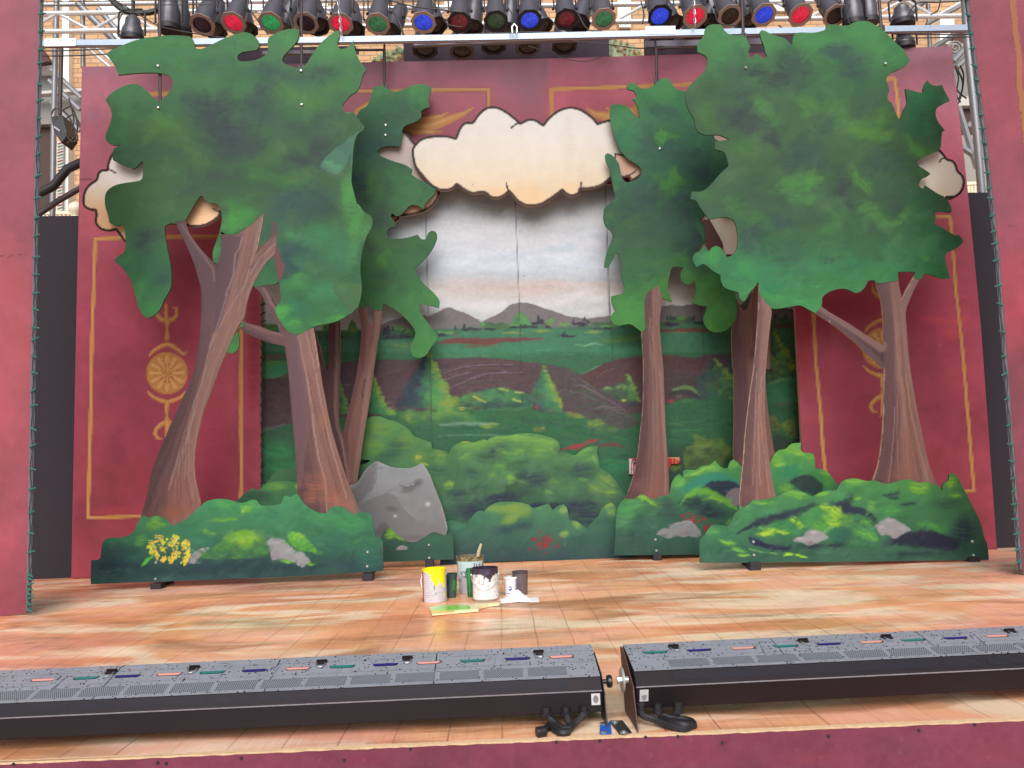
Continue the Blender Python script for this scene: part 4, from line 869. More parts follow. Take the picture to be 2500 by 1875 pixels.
    c.line(P('a1','310,240 312,500','s','698,160 698,400'), .7, (56,86,72), .4); c.line(P('a0','1793,290 1795,560'), .8, (54,84,66), .6); c.line(P('a0','1130,1320 1700,1325 2200,1330'), .8, (60,84,72), .35); c.line(P('a1','808,1180 806,1440'), .9, (58,96,84), .5); c.line(P('b0','1060,1018 1300,1022'), .8, (52,84,74), .5)
    c.line(P('b1','268,990 560,992 800,995'), .8, (56,110,84), .5)
    return c
def p_trunk1(x, y):
    c = Cv(x, y, (120,90,90), 1.5, 12, seed=33)
    rows = [(540,520,640),(650,518,622),(720,490,605),(800,488,575),(900,476,530),(1000,446,500),(1100,408,480),(1180,370,478),(1250,346,486)]
    bark(c, rows, 3)
    c.poly(P('b0','1350,450 1430,455 1480,570 1600,715 1660,800 1650,1000 1600,1300 1540,1300 1560,1000 1500,780 1415,580'), (96,72,80), .75, 6); c.line(P('b0','1400,470 1460,560 1560,700 1640,800 1655,900'), 4, (128,100,100), .8, .7); c.line(P('b0','1395,465 1560,760 1610,900 1620,1000'), 1.4, (96,70,76), .7)
    c.poly(P('b0','1705,560 1870,548 1850,700 1790,900 1740,1100 1680,1300 1640,1300 1660,1000 1680,800'), (88,66,76), .8, 8)
    c.line(P('b0','1870,560 1850,640 1815,700 1800,860 1760,960 1740,1010'), 2.0, (162,138,140), .8, .7); c.line(P('b0','2010,440 1985,560 1930,800 1890,940 1780,1100 1690,1260 1620,1420'), 1.8, (162,134,128), .8, .7)
    c.line(P('b0','1750,1010 1700,1180 1620,1400','c0','1560,100 1470,340 1380,640 1300,940'), 2.2, (158,132,130), .7, .8); c.line(P('b0','2120,560 2060,640 1980,760 1930,800'), 5, (112,80,84), .85, .7); c.line(P('b0','2115,690 2040,760 1960,880 1900,1040'), 5, (148,120,114), .7, .8); c.line(P('b0','2122,620 2000,730 1930,860'), 2.4, (172,146,140), .6, .8)
    c.line(P('b0','1900,600 1880,900 1790,1240'), 1.2, (110,76,74), .6); c.line(P('b0','1960,560 1900,850 1830,1000'), 1.2, (112,80,78), .6)
    for s_ in ('1480,300 1400,600 1390,850 1400,1050', '1440,420 1420,700 1440,900 1480,1050', '1400,560 1340,800 1330,950', '1360,820 1370,1000 1400,1120'): c.line(P('c0', s_), 1.3, (104,68,66), .7)
    for s_ in ('1500,330 1430,600 1430,850', '1460,500 1455,800 1490,1000', '1380,650 1320,900'): c.line(P('c0', s_), 1.6, (164,134,126), .6)
    c.blobs('c0', '1330,1120,130,80 1420,1080,90,60', (146,90,70), .55, 1); c.strokes(120, (350,1000,490,1280), 14, 1.6, 12, 80, 12, .5)
    c.line(P('b0','2030,400 2018,490 2000,570 1975,690'), .9, (206,178,160), .8); c.line(P('c0','1548,450 1518,570 1500,690 1500,780 1510,870 1530,960 1545,1045'), .9, (190,160,146), .7); return c
def p_trunk2(x, y):
    c = Cv(x, y, (120,90,90), 1.5, 12, seed=35)
    bark(c, [(790,690,770),(830,694,775),(900,702,782),(1000,716,800),(1080,722,818),(1150,727,845),(1255,745,880)], 9)
    c.poly(P('b1','285,1240 330,1295 400,1320 410,1400 430,1580','c1','460,0 480,200 500,360 470,600 430,900 395,950 385,700 325,0'), (112,84,92), .75, 7)
    for s_ in ('405,1325 430,1450 460,1580', '470,1310 500,1450 530,1580'): c.line(P('b1', s_), 2.2, (168,136,130), .7, .8)
    for s_ in ('455,0 490,160 500,260', '512,350 530,500 560,680 610,850 620,960 628,1100', '545,40 580,260 650,560 720,800 780,1000'): c.line(P('c1', s_), 2.4, (176,144,132), .75, .8)
    for s_ in ('520,1270 540,1400 560,1580',): c.line(P('b1', s_), 1.1, (190,160,140), .8)
    for s_ in ('500,60 540,200 600,420 640,640', '480,20 520,260 560,420', '600,700 640,900 660,1060', '560,600 590,760'): c.line(P('c1', s_), 1.2, (112,70,66), .7)
    c.blobs('c1', '600,380,50,140,15 540,900,130,130 760,1050,80,70 660,1000,110,90 500,1000,80,80', (170,106,80), .6, 1); c.strokes(140, (700,850,880,1260), 16, 1.6, 13, 80, 12, .5)
    # branches
    c.line(P('b0','1870,1235','b1','60,1255 150,1290 290,1350'), [10,15,18,20], (104,74,76), .9, .3); c.line(P('b1','0,1235 80,1262 180,1300 285,1320'), [3,5,6,6], (130,98,96), .7, .8)
    c.line(P('b1','80,945 150,1060 220,1180 285,1280'), [12,11,11,12], (98,70,74), .9, .3); c.line(P('b1','140,960 190,1060 240,1140'), [5,6,4], (138,108,106), .8, .7); c.line(P('b1','60,1395 300,1420'), 2, (84,58,64), .5)
    return c
def p_base1(x, y):
    c = Cv(x, y, (60,112,84), 4, 30, seed=37)
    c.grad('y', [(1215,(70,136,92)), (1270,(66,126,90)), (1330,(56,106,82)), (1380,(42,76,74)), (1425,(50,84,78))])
    c.mottle(14, 60, 3, (.8,1,.6)); c.blobs('c0', '800,1450,160,100 900,1400,200,70', (46,74,76), .8, 1); c.blobs('c1', '950,1450,140,140 700,1350,200,120', (56,114,92), .7, 1)
    c.blobs('c0', '1220,1180,100,36,25 1170,1210,60,50', (110,160,66), .9, .8); c.blobs('c0', '1090,1310,60,50 1070,1350,40,40', (90,150,70), .85, .8); c.blobs('c0', '1720,1050,120,50 1930,1060,90,60', (84,156,84), .75, 1)
    c.blobs('c0', '1700,1170,110,26 1800,1160,70,18', (112,164,70), .8, .8); c.blobs('c0', '1890,1100,50,24,-30 1600,1260,90,26,15', (128,176,70), .8, .8); c.line(P('c0','1870,1110 1900,1065'), 2, (170,206,90), .7)
    c.blobs('c0', '1500,1350,200,110 2050,1150,200,80', (58,122,94), .6, 1)
    bush(c, P('c0','1530,1460 1620,1390 1720,1330 1820,1270 1900,1248 1960,1265 2010,1310 2030,1380 2060,1420 1900,1470'), (84,138,72), (128,170,70), (50,92,78), 60, .8)
    bush(c, P('c1','320,1290 350,1265 400,1265 450,1290 490,1330 540,1390 550,1420 420,1400 350,1350'), (96,160,76), (130,182,74), (60,120,80), 24, .8); c.blobs('c1', '600,1150,160,70 800,1200,160,80', (76,150,96), .7, 1); c.blobs('c1','850,1330,60,20',(96,150,74),.5,1)
    c.blobs('c1', '60,1500,200,50 260,1540,160,40', (38,62,68), .75, 1); c.blobs('d0', '1400,60,500,60 900,30,200,60', (36,58,68), .6, 1)
    # rocks
    c.poly(P('c0','1468,1500 1475,1450 1510,1410 1560,1385 1618,1372 1600,1400 1560,1435 1530,1470 1500,1510'), (136,144,142), 1, 2); c.line(P('c0','1500,1420 1560,1392 1612,1376'), 1.6, (186,176,182), .8)
    c.poly(P('c1','155,1338 190,1315 240,1306 280,1308 310,1340 350,1380 410,1410 450,1420 480,1455 505,1490 470,1510 440,1535 400,1510 330,1470 250,1475 205,1480 190,1430 180,1380'), (142,150,149), 1, 2); c.blobs('c1', '250,1330,70,30 400,1440,60,40', (170,169,171), .7, 1); c.blobs('c1', '230,1440,50,50 440,1510,40,20', (124,122,128), .7, 1)
    c.blobs('c1', '310,1485,70,18,5 510,1505,40,16', (136,196,64), .95, .6); c.line(P('c0','1090,1525 1120,1490 1190,1445'), [1,5,1], (90,160,70), .9, .5); c.line(P('d0','1090,20 1130,-20 1180,-60'), [2,7,3], (92,168,76), .9, .5)
    c.strokes(420, (220,1210,940,1420), 20, 6, 15, -10, 50, .55); c.punch(1.15,1.0,1.15)
    # yellow flowers
    r = c.rnd
    for px, py, rr_ in ((1240,1320,45),(1350,1310,40),(1165,1370,36),(1185,1420,40),(1340,1360,44),(1430,1340,30),(1430,1380,44),(1255,1400,22),(1450,1430,30),(1360,1440,36),(1330,1470,30),(1265,1470,24),(1210,1450,22),(1430,1490,30),(1440,1470,20)):
        for i in range(26): c.blob('c0', px+r.gauss(0,rr_*.45), py+r.gauss(0,rr_*.42), r.uniform(6,13), r.uniform(5,11), (220+r.uniform(-34,26), 204+r.uniform(-34,26), 56+r.uniform(-16,44)), .95, .35)
    c.line(P('c0','700,1572 1000,1545','d0','700,160 1500,130'), .8, (90,120,100), .3); return c
t1 = thing('painted_tree', onZ(575,1425), 'largest painted cut-out tree, front left, two trunks on a bush base with yellow flowers', 'tree cut-out', 'painted tree cut-outs')
flat('crown', CAN1, Y1, p_can1, t1, .018, 2.7, edge=GEDGE)
flat('trunk', P('b0','1350,440 1425,440 1445,510 1480,570 1540,650 1600,715 1645,765 1672,778 1690,745 1705,650 1706,542 1740,543 1820,547 1880,512 1960,452 2035,380 2022,470 2007,560 1980,660 1968,704 2000,672 2050,618 2100,570 2135,548 2122,690 2060,750 1990,860 1930,985 1900,1090 1885,1180 1840,1250 1790,1350 1740,1470 1700,1560','c0','1650,120 1610,230 1570,330 1540,450 1515,570 1500,690 1500,780 1510,870 1530,960 1548,1060 1500,1130 1420,1190 1330,1240 1100,1200 1085,1150 1110,1060 1135,960 1165,810 1210,680 1270,540 1330,400 1400,250 1450,140 1500,0','b0','1530,1400 1548,1250 1553,1080 1548,960 1525,870 1500,780 1460,680 1415,580 1380,510'), Y1-.003, p_trunk1, t1, .018, 2.4)
flat('trunk', P('b1','290,1250 330,1295 400,1318 460,1290 522,1262 545,1400 570,1560','c1','590,120 610,220 640,380 680,540 725,690 775,840 820,960 876,1105 860,1150 600,1180 430,1080 400,960 398,900 385,700 365,480 345,250 325,0','b1','300,1405 200,1385 100,1350 0,1305 -36,1275','b0','1855,1262 1882,1215 1900,1215','b1','0,1225 100,1250 200,1288 262,1300 240,1235 180,1125 110,990 62,950 110,940 165,928 200,1010 240,1090 262,1160'), Y1+.002, p_trunk2, t1, .014, 2.4)
flat('hanging_leaf', P('b0','1860,1206 1885,1218 1880,1252 1850,1268 1838,1290 1842,1340 1846,1390 1832,1432 1800,1460 1762,1460 1742,1440 1760,1400 1800,1330 1835,1290 1858,1240'), Y1-.001, lambda x, y: leafy(Cv(x, y, (74,126,76), 3, 30, seed=4).blobs('b0', '1790,1420,60,40', (86,150,80), .8, .9), 20, None, 12, 4), t1, .014, 2.6, edge=GEDGE)
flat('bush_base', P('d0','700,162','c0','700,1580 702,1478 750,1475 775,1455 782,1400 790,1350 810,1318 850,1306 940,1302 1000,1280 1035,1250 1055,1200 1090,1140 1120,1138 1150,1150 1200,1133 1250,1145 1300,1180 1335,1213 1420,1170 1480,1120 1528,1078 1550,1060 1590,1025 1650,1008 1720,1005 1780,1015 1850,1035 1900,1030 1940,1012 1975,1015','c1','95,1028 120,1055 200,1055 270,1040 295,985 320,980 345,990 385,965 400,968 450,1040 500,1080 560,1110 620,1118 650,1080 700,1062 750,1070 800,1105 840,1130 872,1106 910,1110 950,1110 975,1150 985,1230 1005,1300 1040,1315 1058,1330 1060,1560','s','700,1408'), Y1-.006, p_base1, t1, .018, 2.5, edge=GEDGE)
bolts(t1, P('a0','1220,508 1222,830','a1','427,545 432,806','c1','940,1415 937,1525','d0','1200,122','c0','1202,1496'), Y1-.006)
foot(t1, 386, 1432, Y1); foot(t1, 899, 1408, Y1)

# ---- tree behind it with the big grey rock
Y2 = 7.2
def p_can2(x, y):
    c = Cv(x, y, (72,118,84), 8, 50, seed=41)
    c.grad('y', [(205,(88,142,98)), (280,(72,116,90)), (340,(64,104,90)), (420,(66,108,84)), (520,(74,116,82)), (620,(68,110,76)), (720,(74,128,84)), (870,(90,146,92))])
    c.blobs('a1', '1320,720,110,70 1050,720,70,60', (94,154,104), .8, .9); c.blobs('a1', '1200,850,170,90 1100,950,160,120', (66,104,92), .75, 1); c.blobs('a1', '1050,1130,140,70 900,1150,90,120', (58,92,94), .8, .9); c.blobs('a1', '1040,980,90,130',(70,124,88),.6,1)
    c.blobs('a1', '870,1370,70,60 890,1450,60,60 920,1530,50,60', (56,72,88), .9, .6); c.blobs('a1', '980,1400,60,110 1000,1480,90,100', (88,140,78), .75, .8); c.blobs('a1', '1200,1380,190,110,20 1300,1480,160,80', (80,142,88), .85, .9); c.blobs('a1', '1100,1250,110,60', (62,104,92), .7, .9)
    c.blobs('b1', '900,250,70,90,40', (74,98,80), .8, .8); c.blobs('b1', '1050,400,80,120 960,640,60,90 1000,460,60,60', (58,76,80), .85, .8); c.blobs('b1', '1200,260,150,80', (76,134,84), .7, .9); c.blobs('b1', '1010,380,60,50', (66,98,72), .7, .9)
    c.blobs('b1', '1050,640,100,30,30 1080,700,60,50 1060,770,60,70 1030,730,40,60', (92,138,72), .9, .6); c.blobs('b1', '1250,620,180,60 1440,560,40,60', (74,122,76), .75, .9); c.blobs('b1', '1100,860,180,90 1000,960,120,70', (64,98,76), .8, .9); c.blobs('b1', '1200,980,60,50', (58,98,92), .7, .9)
    c.blobs('b1', '1420,1020,90,60,25 1300,1040,100,50', (84,144,88), .8, .9); c.blobs('b1', '1380,1350,90,120 1330,1440,70,80 1250,1180,60,60', (92,152,96), .85, .9); c.blobs('b1', '950,1040,120,50', (80,120,70), .7, 1); c.blobs('b1', '830,1120,40,40', (64,104,62), .8, .8)
    leafy(c, 520, (770,190,1090,890)); c.line(P('a1','806,1180 810,1400'), .8, (56,90,80), .4); return c
def p_trunk3(x, y):
    c = Cv(x, y, (110,78,80), 1.5, 12, seed=43); bark(c, [(760,800,935),(900,790,915),(1000,800,900),(1100,820,885),(1220,830,880)], 5, .6)
    c.poly(P('b1','630,1230 690,1230 685,1580','c1','680,0 660,200 700,500 780,900 760,900 640,500 560,0','b1','580,1580 520,1280 540,1280 640,1560'), (92,66,72), .8, 4); c.line(P('b1','705,1235 705,1580','c1','700,10 690,300 705,440 750,600 800,860'), [6,7,7,5,4,6], (140,112,108), .85, .6)
    c.line(P('b1','890,1110 905,1240 905,1400 895,1580','c1','870,20 830,200 790,380 770,520'), [8,9,9,10,11,11,10,8], (112,72,74), .9, .5); c.line(P('b1','1030,1140 1010,1260 985,1400 970,1560','c1','950,40 930,220 905,400 880,560 860,700 840,860'), [7,8,8,7,7,8,8,8,8,8], (146,112,106), .85, .6)
    c.line(P('b1','925,1120 940,1220 965,1290 960,1420'), 3, (120,86,86), .7); c.line(P('b1','990,1180 985,1300 975,1400'), 2, (100,66,68), .6); c.line(P('c1','920,80 905,160 900,230'), 2, (70,44,50), .7)
    c.line(P('c1','740,510 760,700 800,880'), 2, (160,134,126), .7); c.line(P('b1','530,1275 570,1400 612,1560'), 1.0, (156,128,122), .8)
    c.strokes(120, (780,760,940,1220), 12, 1.6, 12, 85, 10, .5); return c
def p_rock(x, y):
    c = Cv(x, y, (138,136,136), 2.5, 30, seed=45); c.grad('y', [(1125,(154,154,156)), (1180,(146,144,145)), (1240,(138,134,135)), (1310,(130,125,126))]); c.mottle(9, 60, 2); c.mottle(7, 20, 5)
    c.poly(P('c1','860,890 920,800 970,740 1012,715 1000,800 990,880 960,940 900,1010 860,1060 820,1080 800,960'), (120,112,114), .85, 8); c.line(P('c1','1012,718 1010,800 998,880 960,945'), 1.5, (104,98,100), .8)
    c.line(P('c1','1014,720 1080,745 1200,768 1290,762 1360,732'), 2.4, (176,174,174), .8, .8); c.line(P('c1','1360,735 1420,820 1480,960 1530,1120 1552,1240'), 2.2, (174,172,172), .7, .8)
    c.poly(P('c1','1030,740 1120,790 1250,820 1400,800 1420,850 1250,880 1150,900 1020,960 1010,880'), (156,152,154), .6, 14)
    c.poly(P('c1','880,1060 960,1000 1060,960 1130,955 1180,1000 1220,1070 1280,1140 1330,1180 1400,1200 1500,1230 1540,1260 1400,1330 1200,1330 1060,1270 1000,1200'), (126,120,121), .85, 6); c.line(P('c1','930,1010 1060,962 1130,958 1180,1000 1225,1075 1290,1140'), 1.6, (166,160,160), .7, .8)
    c.blobs('c1', '1130,1080,70,26 1330,880,60,36,-30 1260,930,90,30,-15', (104,96,98), .8, .9); c.line(P('c1','1190,900 1230,915 1290,905 1340,880'), 2.6, (98,90,92), .75, .7); c.line(P('c1','1200,890 1240,905 1300,895'), 1.2, (178,174,170), .7)
    c.blobs('c1', '1405,1045,26,22 1152,1135,18,14', (192,186,186), .95, .6); c.blobs('c1', '1030,1270,60,40 1070,1220,50,40', (96,82,86), .7, 1); c.blobs('c1','1300,1300,120,30',(112,98,100),.7,1)
    c.strokes(120, (850,1120,1100,1330), 16, 4, 7, -20, 50, .5); c.c *= np.array([.98, 1.03, 1.05]); return c
def p_base2(x, y):
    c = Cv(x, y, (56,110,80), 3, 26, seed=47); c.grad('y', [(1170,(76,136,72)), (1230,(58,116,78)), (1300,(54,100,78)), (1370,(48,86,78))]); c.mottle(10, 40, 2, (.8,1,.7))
    c.blobs('c0', '2130,910,110,36', (110,162,70), .85, .9); c.blobs('c0','1990,990,120,50',(50,100,64),.7,1); c.blobs('c1', '60,1010,170,50 100,970,150,40', (46,84,66), .8, 1); c.blobs('c1', '390,910,20,20', (150,180,70), .7, .8)
    c.blobs('c1', '1130,1250,70,36,20 1180,1290,90,30,30 1110,1290,50,30', (128,184,70), .95, .6); c.blobs('c1', '1450,1320,120,50', (54,112,84), .6, 1)
    c.poly(P('c1','1155,1395 1180,1372 1210,1365 1255,1385 1240,1400 1180,1402'), (160,152,158), 1, 1.5); c.line(P('c1','1175,1376 1225,1372 1250,1382'), 1.2, (210,204,206), .8); c.blobs('c1','1072,1388,14,10',(150,60,60),.8,.6)
    c.strokes(120, (560,1160,1110,1380), 16, 5, 10, 0, 40, .45); return c
t2 = thing('painted_tree', onZ(1010,1375), 'slender forked tree cut-out with a big grey rock behind the front left tree', 'tree cut-out', 'painted tree cut-outs')
flat('crown', P('a1','985,680 1020,662 1060,665 1110,690 1150,708 1200,695 1260,668 1330,652 1390,655 1432,675 1430,700 1412,750 1410,790 1421,827 1385,835 1352,858 1352,905 1310,940 1250,960 1215,985 1205,1040 1200,1090 1190,1131 1110,1125 1050,1135 1013,1165 1030,1195 1090,1225 1160,1250 1225,1270 1286,1308 1274,1345 1340,1385 1410,1420 1469,1455 1450,1500 1400,1555','b1','1380,320 1370,352 1340,330 1290,315 1255,330 1220,370 1190,395 1160,405 1127,378 1116,405 1135,430 1158,455 1150,485 1120,490 1092,510 1088,545 1110,570 1180,578 1260,565 1327,545 1355,580 1388,582 1395,560 1410,530 1440,515 1468,530 1477,565 1460,620 1420,690 1370,745 1304,800 1310,830 1340,885 1390,940 1440,985 1480,1030 1495,1060 1491,1113 1440,1098 1353,1077 1342,1120 1355,1160 1400,1220 1450,1290 1481,1330 1475,1360 1440,1400 1415,1440 1385,1480 1340,1497 1300,1488 1275,1455 1270,1420 1288,1370 1310,1310 1290,1260 1240,1200 1180,1145 1100,1095 1058,1076 1050,1130 1020,1135 990,1125 960,1105 952,1085 940,1078 930,1082 925,1112 905,1110 870,1105 840,1130 815,1160 790,1155 700,1000','a1','700,1700 650,1300 750,950 850,900 880,850 940,810'), Y2, p_can2, t2, .018, 2.7, edge=GEDGE)
flat('trunk', P('b1','512,1265 530,1268 570,1400 610,1565','c1','628,38 636,0','b1','638,1400 637,1220 730,1215 728,1400 727,1580','c1','718,300 720,430 745,512 780,370 825,180 862,0','b1','885,1400 890,1260 880,1180 866,1095 925,1095 945,1200 964,1247 985,1175 1000,1125 1054,1076 1040,1250 1015,1400 990,1570','c1','960,210 930,400 905,550 885,700 862,880 900,1040 780,1040 700,600 600,200 560,0','b1','540,1500'), Y2+.004, p_trunk3, t2, .014, 2.4)
flat('rock', P('c1','800,900 862,875 910,800 960,745 1010,714 1060,735 1120,758 1200,768 1280,765 1340,737 1362,729 1385,760 1420,820 1450,900 1490,1000 1525,1100 1550,1200 1556,1240 1540,1290 1450,1262 1380,1300 1310,1338 1250,1334 1180,1290 1110,1225 1060,1260 1040,1320 960,1320 860,1200'), Y2-.004, p_rock, t2, .018, 2.5)
flat('bush_base', P('c0','1700,1100 1812,1028 1860,990 1910,945 1955,920 1975,935 2010,930 2040,895 2110,870 2190,868','c1','340,870 400,882 430,1000 900,1150 1030,1300 1060,1230 1110,1210 1260,1330 1310,1340 1380,1300 1450,1262 1550,1268 1584,1264 1600,1270 1605,1472 1062,1492 700,1500 60,1300'), Y2, p_base2, t2, .018, 2.6, edge=GEDGE)
bolts(t2, P('a1','1080,965 1078,1042','c1','1413,1360 1415,1460'), Y2-.003); foot(t2, 1049, 1374, Y2, .1)

# ---- right-hand trees
Y3 = 6.27
CAN3 = P('a2','1500,705 1520,670 1560,630 1610,580 1650,530 1665,470 1650,430 1590,400 1587,350 1610,310 1640,270 1650,220 1680,195 1720,187 1770,190 1790,225 1830,262 1880,272 1930,272 1965,295 1985,340 1997,355 1981,400 1988,430 2010,446','a3','135,418 165,422 190,440 215,453 227,430 215,400 205,350 185,300 175,250 185,232 220,240 260,262 320,280 370,300 410,335 425,347 427,300 450,258 500,250 570,252 630,245 680,225 690,188 750,190 800,195 860,195 900,172 950,160 1010,165 1060,190 1110,220 1170,275 1230,335 1280,380 1315,430 1331,467 1310,500 1250,535 1190,560 1160,590 1150,620 1165,660 1172,700 1160,740 1165,770 1195,800 1220,860 1247,920 1265,890 1285,840 1310,795 1305,740 1297,684 1340,695 1390,710 1431,716 1440,660 1466,619 1495,650 1535,662 1581,654 1600,700 1642,776 1600,795 1545,830 1530,870 1545,930 1601,1005 1580,1020 1575,1090 1570,1130 1560,1155 1500,1180 1420,1220 1387,1246 1400,1280 1450,1310 1491,1341 1465,1362 1430,1375 1410,1400 1398,1430 1420,1450 1445,1452 1450,1430 1480,1450 1540,1490 1600,1520 1625,1550','b3','1655,350 1650,375 1580,368 1518,371 1530,400 1528,440 1520,465 1580,490 1640,530 1680,550 1710,550 1735,580 1746,598 1720,630 1680,660 1630,680 1605,705 1610,760 1625,820 1641,881 1600,885 1550,875 1500,855 1436,849 1420,885 1395,890 1364,872 1373,834 1330,832 1240,833 1241,900 1150,915 1065,920 1062,898 1010,900 985,950 950,985 910,995 870,975 810,962 740,975 690,1000 655,1035 655,1070 640,1112 600,1151 560,1130 490,1093 420,1100 330,1115 270,1115 220,1070 180,1020 166,990 168,920 155,915','b2','2030,950 2000,980 1975,1015 1960,1050 1940,1062 1915,1040 1905,995 1885,985 1800,955 1770,900 1768,860 1700,820 1660,785 1630,770 1582,797 1560,760 1552,730 1570,690 1610,670 1634,628 1650,650 1680,677 1700,645 1740,635 1781,660 1820,720 1870,695 1895,640 1900,560 1890,490 1870,440 1830,415 1780,411 1700,425 1678,427 1650,390 1610,335 1580,286 1534,268 1545,211 1600,215 1645,200 1700,150 1760,80','a2','1830,1280 1800,1180 1725,1150 1722,1090 1760,1088 1836,1076 1770,1045 1714,1038 1650,1040 1600,1020 1575,980 1565,920 1530,860 1500,780')
def p_can3(x, y):
    c = Cv(x, y, (76,116,84), 9, 60, seed=51)
    c.grad('y', [(60,(86,140,96)), (160,(82,128,90)), (260,(74,106,82)), (360,(78,110,80)), (480,(72,102,82)), (570,(74,112,84)), (640,(72,130,98)), (760,(82,144,98))])
    D = (60,78,78); Yg = (86,128,76)
    c.blobs('a2', '1780,320,180,140 2050,330,130,110', (88,148,98), .85, .9); c.blobs('a3', '600,310,260,90 950,260,220,110 1150,400,190,130', (88,148,96), .85, .9); c.blobs('a2','1900,520,220,80',(76,124,92),.6,1)
    c.blobs('a3', '430,530,230,150,20 350,640,220,100 150,560,130,80', D, .9, .8); c.blobs('a3', '850,440,250,70,10 900,560,160,110 780,380,160,60', (66,92,94), .9, .8); c.blobs('a3', '0,560,120,110', (68,88,86), .7, 1)
    c.blobs('a2', '1780,780,180,160 1700,620,120,100', (74,110,78), .8, 1); c.blobs('a2', '2000,900,220,110 1980,740,160,90', (68,86,84), .85, .9); c.blobs('a3', '150,790,90,70,30 230,850,130,60,30', (94,144,84), .9, .7)
    c.blobs('a3', '550,800,110,90,30 520,870,60,60', (94,142,78), .85, .8); c.blobs('a3', '790,830,120,110 720,800,80,60', (92,134,78), .85, .8); c.blobs('a3', '700,950,200,130', (64,96,88), .7, 1); c.blobs('a3', '1000,870,130,130', (66,92,86), .7, .9)
    c.blobs('a3', '950,990,250,90,15 1080,1040,170,70 1130,900,90,90', (98,140,74), .85, .8); c.blobs('a3', '80,960,170,110,30 250,1080,120,90', (66,76,86), .9, .8); c.blobs('a3', '-100,920,120,110', (66,80,84), .8, .9); c.blobs('a2', '1700,950,140,90 1650,870,80,90', (92,134,72), .7, .9)
    c.blobs('a3', '1420,850,170,200 1450,700,120,100', (66,128,90), .9, .8); c.blobs('a3', '1400,1000,180,110', (60,108,82), .8, .9); c.blobs('a3', '1430,1160,130,50', (94,148,74), .85, .8); c.blobs('a3','1620,770,26,20',(88,160,124),.9,.6)
    c.blobs('a3', '560,1180,260,160 420,1260,180,120', (64,88,86), .8, .9); c.blobs('a3', '900,1130,180,60 860,1220,110,70', (76,108,78), .7, .9); c.blobs('a3', '1180,1230,240,140 1050,1300,150,90', (70,92,84), .85, .9); c.blobs('a3', '500,1400,200,90,-10 580,1370,110,60', (92,144,82), .9, .8); c.blobs('a3', '620,1250,120,70', (68,82,86), .7, .9)
    c.blobs('a3', '900,1330,50,110,-10 990,1430,110,60,40', (96,144,76), .9, .7); c.blobs('a3', '820,1350,80,150,-15', D, .85, .8); c.blobs('a3','100,1150,150,120',(84,124,78),.6,1); c.blobs('a2', '2000,1150,200,100', (80,118,80), .7, .9)
    c.blobs('b3', '450,130,200,60,-10 330,200,120,50 500,260,150,80', (94,148,88), .85, .8); c.blobs('b3', '400,440,200,70,10 300,470,150,60', (62,86,90), .8, .9); c.blobs('b3', '840,280,50,120,-35 800,200,60,90', (68,76,84), .9, .8); c.blobs('b3', '1020,330,130,80,10 1080,440,170,70,25 1240,430,90,50,-50', (96,142,86), .9, .7)
    c.blobs('b3', '750,450,80,130,30 680,520,80,50,-30', (84,136,84), .8, .8); c.blobs('b3', '600,400,120,90', (70,104,80), .6, 1); c.blobs('b3', '1000,480,110,60 1230,320,90,70', (66,88,86), .8, .9); c.blobs('b3', '1450,520,180,130 1600,590,130,60 1400,300,120,140', (60,112,82), .85, .9); c.blobs('b3', '1450,780,170,100 1580,830,70,50', (60,112,76), .9, .8); c.blobs('b3', '1450,728,50,22,10', (118,166,84), .95, .5)
    c.blobs('b3', '200,680,260,90 450,640,200,80', (66,110,88), .7, .9); c.blobs('b3', '400,760,130,40,-5 720,740,150,36,-15 500,840,110,40 350,740,110,24', (62,80,86), .9, .7); c.blobs('b3', '560,760,70,40 800,690,110,40 550,690,100,36', (84,130,84), .8, .8); c.blobs('b3', '1100,700,200,60', (74,112,84), .7, .9)
    c.blobs('b3', '100,850,200,110 250,950,180,80', (70,142,110), .85, .9); c.blobs('b3', '60,780,110,80 -150,680,130,60', (88,160,100), .85, .9); c.blobs('b3', '420,1050,200,50 250,1010,80,40,20 590,1110,60,40', (88,160,104), .9, .8); c.blobs('b3', '800,890,260,60 1080,820,180,70', (82,138,88), .8, .9); c.blobs('b2', '1700,740,160,70 2000,950,120,60', (84,156,98), .85, .9)
    c.blobs('b2', '1650,250,120,70,20 1900,330,200,90,25 2050,420,110,60', (84,132,82), .85, .8); c.blobs('b2', '2000,560,130,110 1960,640,70,60', (66,92,92), .8, .9); c.blobs('b2', '2120,450,80,70', (74,120,84), .7, .9)
    leafy(c, 1100, (1670,55,2360,770))
    c.poly(P('b2','1785,415 1830,413 1870,440 1893,500 1900,580 1895,640 1870,700 1822,722 1790,690 1780,660 1785,620 1781,440'), (66,104,66), .95, 1.5); pass
    c.line(P('b3','0,905 1060,902'), .8, (60,104,84), .5); c.line(P('b3','0,237 700,238'), .8, (60,90,76), .4); c.blobs('b3','600,944,60,6',(96,168,104),.6,.8); c.line(P('b3','-100,240 -90,500'), .6, (60,90,76), .2); return c
